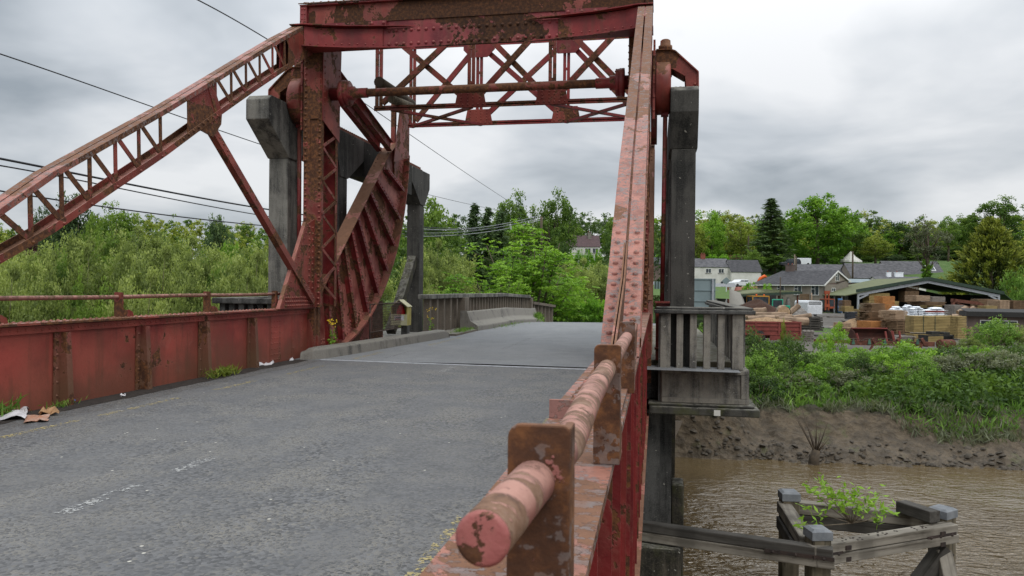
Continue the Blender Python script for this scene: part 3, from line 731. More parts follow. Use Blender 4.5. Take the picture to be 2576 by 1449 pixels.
def marking(name, col, lo, hi):
    g = G(name); p = g.pos()
    m = g.math('ADD', g.math('MULTIPLY', g.noise(9, 5, .7, p), .45), g.math('MULTIPLY', g.noise(34, 3, .7, p), .55))
    g.done(g.mix(g.step(g.noise(30, 3, .6, p), .3, .7), col, tuple(c*.75 for c in col)), .8)
    g.set(g.b.inputs['Alpha'], g.math('MULTIPLY', g.step(m, lo, hi), .60)); return g.m
M['mark_white'] = marking('worn_white_road_paint', (.56,.56,.54), .515, .55)
M['mark_yellow'] = marking('worn_yellow_road_paint', (.58,.47,.20), .505, .555)
M['mark_faint'] = marking('faint_road_paint', (.34,.34,.33), .49, .62)
M['mark_dust'] = marking('pale_dust', (.19,.17,.145), .44, .66)

b = MB(); b.box(-6.855, -.247, -3, 13.5, -.12, 0); b.build('bridge_road', M['asphalt'], kind='structure', origin=(0,0,0))
ys = [13.5, 20, 27]+list(np.arange(28, 76, 1.0))
def rx(y): return 0 if y < 40 else ((y-40)/20)**2*5
b = MB()
vs = []
for y in ys: vs += [(-6.9+rx(y) if y < 28 else -6.2+rx(y), y, road_z(y)), (-3+rx(y), y, road_z(y)+.02), (1.45 if y < 25 else 1.2+rx(y), y, road_z(y))]
b.add(vs, [f for i in range(len(ys)-1) for f in ((i*3, i*3+1, i*3+4, i*3+3), (i*3+1, i*3+2, i*3+5, i*3+4))], True)
b.build('approach_road', M['asphalt2'], kind='structure', origin=(0,0,0))
b = MB(); b.box(-8.7, 1.36, 14.3, 27.6, -.60, -.03); b.build('approach_deck', M['conc_dark'], kind='structure', origin=(0,0,0))
b = MB(); b.hexa([(-6.3,13.50,.001), (-.40,13.13,.001), (-.40,13.20,.001), (-6.3,13.565,.001), (-6.3,13.50,.012), (-.40,13.13,.012), (-.40,13.20,.012), (-6.3,13.565,.012)])
b.build('expansion_joint', plain('pale_joint_steel', (.46,.47,.49), (.33,.34,.36), 8, .6, 0), kind='structure', origin=(0,0,0))
b = MB(); b.box(-6.4, -5.62, 21.0, 34.0, -.3, .06); b.build('pavement', M['conc_brown'], kind='structure', origin=(0,0,0))
b = MB(); b.box(-.15, 1.37, 14.3, 27.5, -.02, .10); b.build('footway', concrete('mossy_footway', (.10,.085,.055), (.03,.028,.022), .5, .5), kind='structure', origin=(0,0,0))
# grit strip against the left girder
rng = random.Random(5); b = MB(); n = 70
vs = []
for i in range(n+1):
    y = -1+i*14.4/n; vs += [(-6.84, y, .005), (-6.50+.10*mnoise.noise(V((y*.9, 0, 0)))+.07*mnoise.noise(V((y*3, 2, 0))), y, .004)]
b.add(vs, [(2*i, 2*i+1, 2*i+3, 2*i+2) for i in range(n)])
b.build('gutter_grit', plain('dark_grit', (.045,.036,.03), (.025,.021,.018), 12, .95, 0, .8), kind='structure', origin=(0,0,0))
vs = []; b = MB()
for i in range(n+1):
    y = -1+i*14.4/n; vs += [(-6.6, y, .0025), (-6.18+.12*mnoise.noise(V((y*.7, 4, 0))), y, .0025)]
b.add(vs, [(2*i, 2*i+1, 2*i+3, 2*i+2) for i in range(n)]); b.build('gutter_dust', M['mark_dust'], kind='structure', origin=(0,0,0))
def mark(name, quads, m, z=.0045):
    b = MB()
    for x, y0, y1, w in quads: b.add([(x-w/2, y0, z), (x+w/2, y0, z), (x+w/2, y1, z), (x-w/2, y1, z)], [(0,1,2,3)])
    b.build(name, m, kind='structure', origin=(0,0,0))
mark('white_line', [(-3.63, 4.1, 4.8, .11), (-3.61, 5.2, 5.72, .11), (-3.53, 12.2, 13.1, .12)], M['mark_white'])
mark('yellow_line', [(-1.15, 2.6, 4.6, .13), (-1.13, 6.6, 7.1, .10), (-1.12, 7.6, 8.4, .10), (-1.11, 9.6, 11.6, .10), (-5.93, 5.6, 6.9, .10), (-5.9, 7.2, 8.6, .09), (-5.86, 9.3, 10.4, .10), (-5.8, 11.2, 12.6, .09)], M['mark_yellow'])
mark('faint_line', [(-5.2, 14.0, 15.5, .10), (-3.4, 16.5, 20.5, .14)], M['mark_faint'], .024)
mark('faint_yellow_line', [(-5.35, 17.5, 20.5, .12), (-5.75, 13.8, 15.4, .12)], M['mark_yellow'], .012)

# ---- kerbs and crash block
def extr(mb, path, prof):
    """profile (offset, z) swept along (x, y) path"""
    n, m = len(path), len(prof); vs = []
    for i, p in enumerate(path):
        a, c = path[max(i-1, 0)], path[min(i+1, n-1)]
        t = V((c[0]-a[0], c[1]-a[1])).normalized(); r = V((t.y, -t.x))
        sc = p[2] if len(p) > 2 else 1
        vs += [(p[0]+r.x*o, p[1]+r.y*o, z*sc+road_z(p[1])) for o, z in prof]
    mb.add(vs, [(i*m+k, i*m+(k+1) % m, (i+1)*m+(k+1) % m, (i+1)*m+k) for i in range(n-1) for k in range(m)]+[tuple(range(m)), tuple((n-1)*m+k for k in range(m))[::-1]])
b = MB(); extr(b, [(-6.72, 13.55, .55), (-6.5, 13.6, .9), (-6.34, 13.9), (-6.2, 15), (-5.98, 17.5), (-5.72, 20.2), (-5.70, 20.35, .6)], [(-.30, -.02), (-.30, .2), (-.24, .225), (-.04, .22), (.02, .19), (.06, -.02)])
b.build('kerb', M['kerb'], None, 'long low concrete kerb curving in beside the red rolling segment', 'kerb', bevel=.02)
b = MB(); extr(b, [(-6.05, 23.6), (-5.9, 25), (-5.72, 29), (-5.45, 33.9)], [(-.12, -.1), (-.12, .62), (.05, .62), (.17, .30), (.42, .16), (.44, -.1)])
b.build('crash_barrier', M['kerb'], None, 'sloped grey concrete crash block along the foot of the far parapet', 'barrier', bevel=.03)

# ---- balustrades
def balustrade(name, label, path, zt, bw, pitch, m, mt, skip=()):
    """path: (x, y) list; posts between a base at road level and the coping"""
    root = thing(name, label, 'balustrade', (path[0][0], path[0][1], road_z(path[0][1])))
    b = MB()
    for (xa, ya), (xb, yb) in zip(path, path[1:]):
        za, zb = road_z(ya), road_z(yb)
        b.bar((xa, ya, zt+za-.06), (xb, yb, zt+zb-.06), .34, .13)
    b.build('coping', mt, root, bevel=.015)
    for (xa, ya), (xb, yb) in zip(path, path[1:]):
        ln = math.hypot(xb-xa, yb-ya); n = int(ln/pitch)
        for i in range(n):
            t = (i+.5)/n; x, y = xa+(xb-xa)*t, ya+(yb-ya)*t; z = road_z(y)
            b = MB(); b.bar((x, y, z-.05), (x, y, z+zt-.125), bw, bw*1.25, (-(yb-ya), xb-xa, 0)); b.build('baluster', m, root, bevel=.008)
    return root
lp = balustrade('balustrade', 'grey concrete balustrade with slender posts along the far left of the road', [(-6.55, 20.8), (-6.42, 24.1)], 1.18, .16, .62, M['conc_brown'], M['conc'])
b = MB(); b.box(-6.62, -6.18, 24.15, 24.75, -.1, 1.06); b.build('pillar', M['conc_brown'], lp, bevel=.01)
b = MB(); 
for (xa, ya), (xb, yb) in (((-6.42, 24.1), (-6.1, 29.5)), ((-6.1, 29.5), (-5.85, 34.5))):
    b.bar((xa, ya, 1.12+road_z(ya)), (xb, yb, 1.10+road_z(yb)*.6), .34, .13)
b.build('coping', M['conc'], lp, bevel=.015)
for i in range(26):
    t = (i+.6)/26; y = 24.8+t*9.6; x = -6.40+.55*t
    b = MB(); z = road_z(y)*.7; b.bar((x, y, z-.3), (x, y, z+1.06), .15, .17, (0,1,0)); b.build('baluster', M['conc_brown'], lp, bevel=.008)
b = MB(); b.box(-6.05, -5.65, 34.52, 34.9, -.6, .92); b.build('pillar', M['conc_brown'], lp, bevel=.01)
fp = thing('parapet', 'short weathered concrete parapet stub past the end of the balustrade', 'parapet', (-5.6, 36, -.4))
b = MB(); b.bar((-5.75, 34.95, .68), (-5.2, 38.5, .45), .3, .12); b.build('coping', M['conc_brown'], fp)
for i in range(6):
    b = MB(); y = 35.2+i*.62; x = -5.72+i*.09; b.bar((x, y, -.7), (x, y, .61-.03*i), .2, .2, (0,1,0)); b.build('post', M['conc_brown'], fp)

def box_in(mb, x0, x1, y0, y1, z0, z1): mb.box(x0, x1, y0, y1, z0, z1)
# right hand balcony on the pier
rb = thing('pier_balustrade', 'grey concrete balcony balustrade on the river pier right of the red truss', 'balustrade', (.9, 14.2, 0))
b = MB(); b.prism([(-.03, 13.86, .985), (1.73, 13.86, .985), (1.73, 22.4, .985), (1.38, 22.4, .985), (1.38, 14.24, .985), (-.03, 14.24, .985)], (0, 0, .075))
b.prism([(.0, 13.90, 1.061), (1.69, 13.90, 1.061), (1.69, 22.4, 1.061), (1.42, 22.4, 1.061), (1.42, 14.20, 1.061), (.0, 14.20, 1.061)], (0, 0, .045))
b.build('coping', M['conc_dark'], rb, bevel=.02)
for xa, xb in ((1661,1687), (1701.5,1718.5), (1735.5,1753), (1770,1787.5), (1806,1823.5)):
    b = MB(); x0, x1 = at(xa, 860, Y=13.95).x, at(xb, 860, Y=13.95).x
    b.box(x0, x1, 13.95, 14.12, .0, .984); b.build('baluster', M['conc_light'], rb, bevel=.008)
b = MB(); b.box(at(1842,860,Y=13.95).x, at(1870,860,Y=13.95).x, 13.94, 14.16, .0, .984); b.build('corner_post', M['conc_light'], rb, bevel=.01)
for i in range(20):
    y = 14.45+i*.4
    b = MB(); b.box(1.48, 1.62, y, y+.16, .0, .984); b.build('baluster', M['conc'], rb, bevel=.008)
b = MB(); b.box(.10, 1.64, 13.95, 14.2, -.618, -.002); b.box(1.38, 1.64, 14.201, 22.4, -.618, -.002)
for x0, x1, z0, z1 in ((.12, 1.62, -.09, -.02), (.12, 1.62, -.612, -.52), (.12, .26, -.515, -.095), (1.5, 1.62, -.515, -.095)): b.box(x0, x1, 13.915, 13.948, z0, z1)
b.build('panel', M['conc_light'], rb, bevel=.006)
b = MB(); b.box(-.12, 1.72, 13.80, 22.4, -.665, -.62); b.box(-.10, 1.80, 13.70, 22.4, -.80, -.668); b.build('ledge', concrete('mossy_black_ledge', (.06,.058,.05), (.012,.012,.010), .6, .5), rb, bevel=.02)
b = MB(); b.box(1.02, 1.13, 13.692, 13.698, -.79, -.69); b.build('paint_patch', M['white_wall'], rb)
b = MB(); b.box(.055, .10, 13.98, 14.24, -.61, .98); b.build('pier_post', M['conc_dark'], rb)
lb = thing('pier_balustrade', 'blackened concrete balcony coping showing behind the left red hand rail', 'balustrade', (-8, 14.2, 0))
b = MB(); b.prism([(-8.85, 13.9, 1.04), (-7.15, 13.9, 1.04), (-7.15, 14.25, 1.04), (-8.5, 14.25, 1.04), (-8.5, 21, 1.04), (-8.85, 21, 1.04)], (0, 0, .12)); b.build('coping', M['conc_dark'], lb, bevel=.02)
for i in range(8):
    b = MB(); x = -8.72+i*.21; b.box(x, x+.12, 13.98, 14.14, -.05, 1.038); b.build('baluster', M['conc_dark'], lb)
b = MB(); b.box(-8.75, -7.2, 13.98, 14.2, -.75, -.06); b.build('panel', M['conc_dark'], lb)

# ---- concrete track gantries
def gantry(label, xa, xb, m, front, sgn):
    root = thing('track_gantry', label, 'gantry', ((xa+xb)/2, 18, 0))
    for k, y in enumerate((14.2, 16.75, 22.9)):
        b = MB(); b.box(xa, xb, y, y+.44, -.6, 4.0)
        ya = y-front if k == 0 else y-.25 if k == 1 else y-.9
        yb = y+.44+(.55 if k == 0 else 1.0) if k < 2 else y+.95
        b.prism([(xa-.03, y, 4.001), (xa-.03, ya, 4.62), (xa-.03, ya, 5.0), (xa-.03, ya+.12, 5.10), (xa-.03, yb, 5.10), (xa-.03, yb, 4.6), (xa-.03, y+.44, 4.001)], (xb-xa+.06, 0, 0))
        b.build('pier', m if k == 0 else M['conc_dark'] if k == 1 else M['conc_pier'], root, bevel=.015)
    b = MB()
    b.box(xa-.028, xb+.028, 15.2, 16.49, 4.2, 5.098); b.build('track_beam', M['conc_black'], root)
    b = MB(); b.box(xa-.028, xb+.028, 18.2, 21.99, 4.2, 5.098); b.build('track_beam', M['conc_black'], root)
    b = MB(); xm = (xa+xb)/2; b.box(xm-.16, xm+.16, 14.9, 23.3, 5.103, 5.15)
    for y in np.arange(14.92, 23.2, .13): b.box(xm-.14, xm+.14, y, y+.065, 5.151, 5.215)
    b.build('toothed_rack', M['rust_steel'], root)
    b = MB(); b.bar((xm, 20.9, .1), (xm, 22.9, 2.3), .26, .24, (0,1,0)); b.build('brace', M['conc_wet'], root)
    return root
gl = gantry('grey concrete gantry with corbelled piers and toothed rack behind the left red column', -7.78, -7.36, M['conc'], .85, 1)
gr = gantry('blackened concrete gantry pier with hanging steel rod right of the red arm', .255, .69, M['conc_pier'], .30, -1)

b = MB(); b.prism([(-6.93, 15.2, .0), (-6.93, 18.5, .0), (-6.93, 18.45, 1.02), (-6.93, 17.5, 1.12), (-6.93, 16.4, .9)], (.03, 0, 0))
for u in np.arange(15.6, 18.4, .2):
    for z in (.15, .45, .75): b.rivet((-6.899, u, z), (1,0,0), .024)
b.build('track_plate', M['rust_dark'], None, 'rusty brown riveted plate standing behind the foot of the red segment', 'plate')
# ---- pier, far abutment, pile
pr_ = thing('river_pier', 'dark concrete bridge pier standing in the river under the balcony', 'pier', (-4, 15, -6))
b = MB(); b.box(-9, .10, 14.25, 15.6, -6.4, -.805); b.box(.105, .32, 14.6, 15.5, -6.4, -.9); b.build('pier_wall', M['conc_dark'], pr_)
b = MB(); b.box(-9, .34, 13.9, 14.24, -6.4, -3.2); b.box(.33, .56, 14.7, 15.3, -6.4, -2.3); b.build('footing', M['conc_wet'], pr_, bevel=.04)
b = MB(); b.box(-.75, .46, 12.9, 13.7, -6.4, -2.92); b.build('mooring_pile', M['conc_wet'], None, 'mossy stained concrete block carrying the left end of the timber walkway', 'pile', bevel=.06)
ab = thing('abutment', 'brown stained concrete abutment on the far bank below the roadway', 'abutment', (-3, 27.8, -5))
b = MB(); b.box(-9, .45, 27.25, 28.2, -6.5, -.63); b.prism([(.452, 27.25, -6.5), (3.9, 29.9, -6.5), (3.9, 30.4, -6.5), (.452, 28.2, -6.5)], (0, 0, 3.2)); b.build('wall', M['conc_brown'], ab)
b = MB(); b.box(.30, .62, 23.6, 24.2, -6.4, -2.0); b.build('weedy_pile', M['conc_wet'], ab)

# ---- lifebuoy box on its mesh fence
mf = thing('mesh_fence', 'rusty wire mesh panel behind the rolling segment beside the yellow box', 'fence', (-6.75, 18.6, .3))
b = MB(); A, B = V((-6.75, 17.2, 0)), V((-6.78, 19.7, 0))
for z0, z1 in ((.30, .98),):
    b.tube([A+V((0,0,z0)), B+V((0,0,z0))], .016, 6); b.tube([A+V((0,0,z1)), B+V((0,0,z1))], .016, 6); b.tube([A, A+V((0,0,z1))], .02, 6)
b.build('frame', M['mesh'], mf)
b = MB()
for i in range(-8, 40):
    for s_ in (1, -1):
        y0 = 17.2+i*.066; p0, p1 = [y0, .30], [y0+s_*.36, .98]
        if 17.2 <= p0[0] <= 19.7 and 17.2 <= p1[0] <= 19.7: b.bar((-6.76, p0[0], p0[1]), (-6.76, p1[0], p1[1]), .006, .006)
b.build('wire_mesh', M['mesh'], mf)
lbx = thing('throw_line_box', 'yellow gabled rescue box holding a red throw line bag on a black post', 'rescue box', (-6.72, 19.9, .3))
b = MB(); W, Hh = .23, .62; c = V((-6.83, 19.5, .36))
def lbp(dx, dy, dz): return c+V((dx, dy, dz))
b.box(c.x-W, c.x+W, c.y+.02, c.y+.36, c.z, c.z+.02); b.box(c.x-W, c.x-W+.02, c.y+.02, c.y+.36, c.z+.021, c.z+.50); b.box(c.x+W-.02, c.x+W, c.y+.02, c.y+.36, c.z+.021, c.z+.50); b.box(c.x-W+.021, c.x+W-.021, c.y+.34, c.y+.36, c.z+.021, c.z+.50)
b.build('case', M['box_yellow'], lbx)
b = MB(); b.bar(lbp(-W-.02, .19, .50), lbp(0, .19, .69), .38, .016); b.bar(lbp(W+.02, .19, .50), lbp(0, .19, .69), .38, .016); b.prism([lbp(-W, .345, .50), lbp(W, .345, .50), lbp(0, .345, .68)], (0, .012, 0)); b.build('gable_roof', M['box_front'], lbx)
b = MB(); b.box(c.x-W+.002, c.x+W-.002, c.y, c.y+.018, c.z+.003, c.z+.30); b.build('front_panel', M['box_front'], lbx)
b = MB(); b.box(c.x-.13, c.x+.15, c.y-.005, c.y-.002, c.z+.135, c.z+.27); st = b.build('notice', M['paper'], lbx)
b = MB()
for z0, x0, x1, h in ((.245, -.11, .03, .012), (.165, -.12, .06, .010), (.148, -.12, .10, .008)): b.box(c.x+x0, c.x+x1, c.y-.008, c.y-.006, c.z+z0, c.z+z0+h)
b.build('red_text', M['ink_red'], st)
b = MB(); b.box(c.x-.09, c.x+.06, c.y-.008, c.y-.006, c.z+.19, c.z+.207); b.box(c.x-.09, c.x+.05, c.y-.008, c.y-.006, c.z+.215, c.z+.225); b.build('blue_text', M['sign_ink'], st)
b = MB(); b.box(c.x-.08, c.x+.10, 19.92, 20.12, -.05, .36); b.build('stand', M['conc_dark'], lbx)
b = MB(); b.lathe(c+V((.0, .17, .03)), (0,0,1), [(.14,0),(.145,.05),(.12,.34),(.07,.50),(.03,.54)], 12); b.build('throw_bag', M['red_bright'], None, 'red throw line bag sitting inside the yellow rescue box', 'throw bag')

# ---- water
g = G('brown_river_water'); p = g.pos()
w1 = g.noise(1.0, 2, .5, g.pos((1.5, 3.2, 1)), 1.2); w2 = g.noise(1.0, 2, .5, g.pos((4.0, 8.5, 1)), .8); big = g.noise(.12, 3, .5, p)
calm = g.math('SUBTRACT', 1.0, g.step(g.math('ADD', g.sep(p)[1], g.math('MULTIPLY', g.math('SUBTRACT', g.noise(.22, 3, .5, p), .5), 14.0)), 17.0, 24.0))
amp = g.math('MULTIPLY_ADD', g.math('MULTIPLY', g.step(big, .30, .55), calm), .92, .10)
hgt = g.math('ADD', g.math('MULTIPLY', w1, amp), g.math('MULTIPLY', w2, g.math('MULTIPLY', amp, .45)))
g.bump(hgt, 1.0, .30); g.b.inputs['IOR'].default_value = 1.65; g.b.inputs['Specular IOR Level'].default_value = .5
M['water'] = g.done(g.mix(g.step(g.noise(.3, 4, .6, p), .3, .7), (.125,.088,.042), (.100,.070,.034)), .04)
b = MB(); b.add([(-160,-26,-4.5), (160,-26,-4.5), (160,38,-4.5), (-160,38,-4.5)], [(0,1,2,3)]); b.build('river', M['water'], kind='structure', origin=(0,0,0))

# ---- terrain
g = G('bank_and_fields'); p = g.pos(); xyz = g.sep(p)
nz, nf = g.noise(2.2, 6, .65, p), g.noise(14, 5, .7, p)
mud = g.mix(g.step(nz, .35, .65), (.125,.095,.062), (.066,.051,.034)); mud = g.mix(g.math('MULTIPLY', g.step(nf, .5, .7), .6), mud, (.045,.036,.028))
mud = g.mix(g.math('MULTIPLY', g.step(g.noise(.9, 5, .6, p), .58, .66), .5), mud, (.085,.095,.035))
gr = g.mix(g.step(g.noise(.35, 6, .6, p), .35, .65), (.055,.115,.018), (.085,.14,.03)); gr = g.mix(g.math('MULTIPLY', g.step(nf, .4, .7), .5), gr, (.035,.06,.015))
earth = g.mix(g.step(nz, .4, .6), (.05,.055,.022), (.04,.035,.02))
zz = g.math('ADD', xyz[2], g.math('MULTIPLY', g.math('SUBTRACT', nz, .5), .9))
c = g.mix(g.step(zz, -3.2, -3.0), mud, earth); c = g.mix(g.step(g.math('ADD', xyz[1], 0.0), 48, 60), c, gr)
g.bump(g.math('ADD', g.math('ADD', nz, g.math('MULTIPLY', nf, .5)), g.math('MULTIPLY', g.voro(3.2, g.pos((1, 1.6, 1))), 1.2)), .9, .12)
M['terrain'] = g.done(c, g.math('MULTIPLY_ADD', g.step(xyz[2], -4.4, -3.4), .35, .5))
xs = sorted(set([-1500,-1000,-700,-500,-400]+list(range(-320, 330, 16))+list(np.arange(-60, 60, 4.0))+list(np.arange(-2, 24, .12))+[400,500,700,1000,1500]))
ys = sorted(set([-400,-200,-100,-60,-40,-30]+list(range(-20, 27, 6))+list(np.arange(25.5, 33, .10))+list(np.arange(34, 60, 1.0))+list(range(60, 130, 6))+list(range(130, 270, 5))+[300,350,420,500,650,900,1300,2000]))
grid('ground', [float(x) for x in xs], [float(y) for y in ys], lambda x, y: ground(x, y)-(.0 if y < 1000 else 20), M['terrain'], kind='structure')
g = G('yard_gravel'); p = g.pos(); c = g.mix(g.step(g.noise(.25, 6, .65, p), .35, .65), (.135,.122,.105), (.075,.067,.058)); c = g.mix(g.step(g.noise(1.5, 5, .6, p), .55, .65), c, (.06,.05,.04)); g.bump(g.noise(6, 4, .6, p), .5, .03)
M['yard'] = g.done(c, .9)
b = MB(); vs = [(7, 42.5), (60, 42.5), (100, 80), (100, 122), (14, 122), (9, 80)]
b.add([(x, y, -2.15) for x, y in vs], [tuple(range(6))]); b.build('yard_surface', M['yard'], kind='structure', origin=(0,0,0))
# ================================================================ TIMBER FENDER IN THE RIVER
td = thing('timber_dolphin', 'weathered timber fender of three capped posts and bolted beams standing in the river', 'fender', (3.3, 13.9, -4.6))
for x, y, a, w in ((2.57, 12.72, .25, .31), (2.50, 14.93, .1, .31), (4.96, 14.40, .75, .33)):
    Mx = Matrix.Translation((x, y, 0)) @ Matrix.Rotation(a, 4, 'Z')
    b = MB(); b.box(-w/2, w/2, -w/2, w/2, -6.4, -2.40, Mx); p = b.build('post', M['post'], td, bevel=.03)
    b = MB(); q = w/2+.012
    b.add([tuple(Mx @ V(v)) for v in [(-q,-q,-2.50),(q,-q,-2.50),(q,q,-2.50),(-q,q,-2.50),(-q,-q,-2.37),(q,-q,-2.37),(q,q,-2.37),(-q,q,-2.37),(-q*.7,-q*.7,-2.335),(q*.7,-q*.7,-2.335),(q*.7,q*.7,-2.335),(-q*.7,q*.7,-2.335)]],
          [(0,1,5,4),(1,2,6,5),(2,3,7,6),(3,0,4,7),(4,5,9,8),(5,6,10,9),(6,7,11,10),(7,4,8,11),(8,9,10,11)]); b.build('cap', M['lead'], p)
def beam(a, c, w, h, m, name='beam'):
    """local x runs along the beam so that the grain follows it"""
    a, c = V(a), V(c); d = c-a; ln = d.length
    o = MB(); o.box(0, ln, -w/2, w/2, -h/2, h/2)
    me = o.build(name, m, None, local=True, bevel=.015)
    me.parent = td
    rot = d.to_track_quat('X', 'Z').to_matrix().to_4x4()
    me.matrix_parent_inverse = Matrix.Translation(-V(td.location)); me.matrix_basis = Matrix.Translation(a) @ rot
    return me
bm = [beam((-.45, 13.28, -2.655), (2.75, 12.50, -2.655), .20, .15, M['timber_dark']), beam((-.45, 13.28, -2.815), (2.78, 12.50, -2.815), .21, .155, M['timber']),
      beam((2.42, 12.54, -2.650), (5.05, 14.17, -2.610), .22, .15, M['timber']), beam((2.45, 12.54, -2.815), (5.06, 14.17, -2.775), .23, .155, M['timber']),
      beam((2.40, 14.95, -2.650), (2.44, 12.9, -2.650), .24, .20, M['timber']), beam((2.35, 14.8, -2.900), (2.39, 12.9, -2.900), .2, .22, M['timber_dark']),
      beam((2.62, 14.98, -2.650), (4.85, 14.62, -2.650), .22, .22, M['timber']), beam((2.62, 14.98, -2.880), (4.85, 14.62, -2.880), .2, .22, M['timber_dark']),
      beam((4.35, 14.62, -2.420), (4.72, 14.02, -2.420), .24, .20, M['timber_dark']), beam((3.4, 13.6, -4.9), (4.95, 14.22, -3.000), .26, .24, M['timber_dark'], 'brace'), beam((5.0, 13.0, -5.0), (4.90, 14.20, -3.050), .24, .22, M['timber'], 'brace')]
b = MB()
for (xa, ya, xb, yb, z) in ((1.75, 12.625, 2.75, 12.385, -2.735), (2.45, 12.43, 2.95, 12.74, -2.730), (4.5, 13.70, 5.06, 14.05, -2.695)):
    b.bar((xa, ya, z), (xb, yb, z+.01), .02, .055)
    for t in (.12, .45, .85): b.rivet((xa+(xb-xa)*t, ya+(yb-ya)*t-.01, z), (.5,-.86,0), .03)
    b.build('iron_strap', M['iron'], td); b = MB()
for x, y in ((3.0, 12.83), (4.75, 13.91)):
    for z in (-2.65, -2.83): b = MB(); b.bar((x, y-.075, z), (x+.09, y-.02, z), .02, .07); b.build('bolt_plate', M['iron'], td)
b = MB(); rng = random.Random(8)
for i in range(26):
    t = rng.uniform(.15, .8); b.lathe(V((2.45, 12.54, -2.574)).lerp(V((5.05, 14.17, -2.534)), t)+V((rng.uniform(-.08,.08), rng.uniform(-.06,.06), 0)), (0,0,1), [(.018,0),(.018,.006)], 6)
b.build('bolt_heads', M['iron'], td)

# ================================================================ LITTER AND WEEDS ON THE BRIDGE
def sheet(name, pts, m, label, cat, group=None, parent=None):
    b = MB(); b.add(pts, [(i, i+1, i+2) for i in range(0, len(pts)-2)] if False else [tuple(range(len(pts)))]); return b.build(name, m, parent, label, cat, group)
def crumple(name, corners, m, label, cat, h=.05, n=9, seed=1, parent=None):
    a, bb, c, d = [V(p) for p in corners]; vs = []
    for j in range(n+1):
        for i in range(n+1):
            u, v = i/n, j/n; p = (a*(1-u)+bb*u)*(1-v)+(d*(1-u)+c*u)*v
            p.z += h*(abs(mnoise.noise(V((u*2.1+seed, v*2.3, seed))))*1.5+.3*abs(mnoise.noise(V((u*6+seed, v*6, 2)))))+.008
            p.x += .03*mnoise.noise(V((u*3, v*4, seed+9))); p.y += .05*mnoise.noise(V((u*3, v*4, seed+5)))
            vs.append(p)
    b = MB(); b.add(vs, [(j*(n+1)+i, j*(n+1)+i+1, (j+1)*(n+1)+i+1, (j+1)*(n+1)+i) for j in range(n) for i in range(n)])
    o = b.build(name, m, parent, label, cat)
    s = o.modifiers.new('thickness', 'SOLIDIFY'); s.thickness = .003; return o
def gz(x, y, z=0): return at(x, y, Z=z)
crumple('torn_paper', [gz(-60,1062), gz(62,1058), gz(75,1030), gz(-40,1024)], M['paper'], 'crumpled dirty white paper bag lying against the left girder', 'litter', .10, 10, 1)
crumple('cardboard', [gz(58,1066), gz(120,1062), gz(124,1046), gz(66,1048)], plain('printed_card', (.42,.30,.24), (.40,.18,.10), 16, .8, 0, .1), 'flattened takeaway box with orange and green print on the road edge', 'litter', .03, 6, 4)
crumple('cardboard', [gz(98,1048), gz(148,1046), gz(138,1036), gz(100,1040)], M['card'], 'folded brown cardboard flap beside the white paper', 'litter', .09, 5, 7)
crumple('paper_scrap', [gz(24,1046), gz(44,1044), gz(46,1040), gz(28,1040)], M['card'], 'small stiff paper scrap standing behind the white paper bag', 'litter', .20, 4, 3)
crumple('foil_wrapper', [gz(650,922), gz(684,919), gz(690,914), gz(655,915)], M['paper'], 'silvery crumpled wrapper on the grit below the fourth stiffener', 'litter', .10, 6, 12)
crumple('paper_scrap', [gz(728,909), gz(738,908), gz(738,905), gz(729,905)], M['paper'], 'tiny white scrap on the grit near the end of the girder', 'litter', .08, 4, 14)
crumple('plastic_scrap', [gz(180,1014), gz(190,1013), gz(192,1006), gz(182,1007)], M['blue_litter'], 'small blue plastic scrap on the grit by the red girder', 'litter', .10, 4, 16)
crumple('paper_scrap', [gz(303,999), gz(316,998), gz(316,995), gz(305,995)], M['paper'], 'small white scrap on the grit under the second red panel', 'litter', .03, 3, 18)

# ---------------------------------------------------------------- leaf meshes
def leaf_arrays(cen, size, tint, aspect=.45, seed=0, up=.25, droop=0.0, dirs=None):
    rs = np.random.RandomState(seed); n = len(cen)
    d = rs.normal(size=(n, 3)) if dirs is None else dirs+rs.normal(size=(n, 3))*.35
    d[:, 2] -= droop; d /= np.linalg.norm(d, axis=1)[:, None]
    q = rs.normal(size=(n, 3)); q[:, 2] += up*3; w = np.cross(d, q); w /= np.linalg.norm(w, axis=1)[:, None]+1e-9
    sz = size*rs.uniform(.6, 1.35, n)[:, None]
    a, b2 = d*sz*.5, w*sz*aspect*.5
    v = np.stack([cen-a, cen-a*.1+b2, cen+a, cen-a*.1-b2], 1).reshape(-1, 3)
    return v, np.repeat(tint, 4)
def leaf_mesh(name, arrs, m):
    v = np.concatenate([a[0] for a in arrs]); t = np.concatenate([a[1] for a in arrs])
    me = bpy.data.meshes.new(name); nf = len(v)//4
    me.vertices.add(len(v)); me.vertices.foreach_set('co', v.astype(np.float32).ravel())
    me.loops.add(nf*4); me.loops.foreach_set('vertex_index', np.arange(nf*4, dtype=np.int32))
    me.polygons.add(nf); me.polygons.foreach_set('loop_start', np.arange(0, nf*4, 4, dtype=np.int32)); me.polygons.foreach_set('loop_total', np.full(nf, 4, dtype=np.int32))
    me.update(calc_edges=True)
    at_ = me.attributes.new('tint', 'FLOAT', 'POINT'); at_.data.foreach_set('value', t.astype(np.float32))
    me.materials.append(m); return me

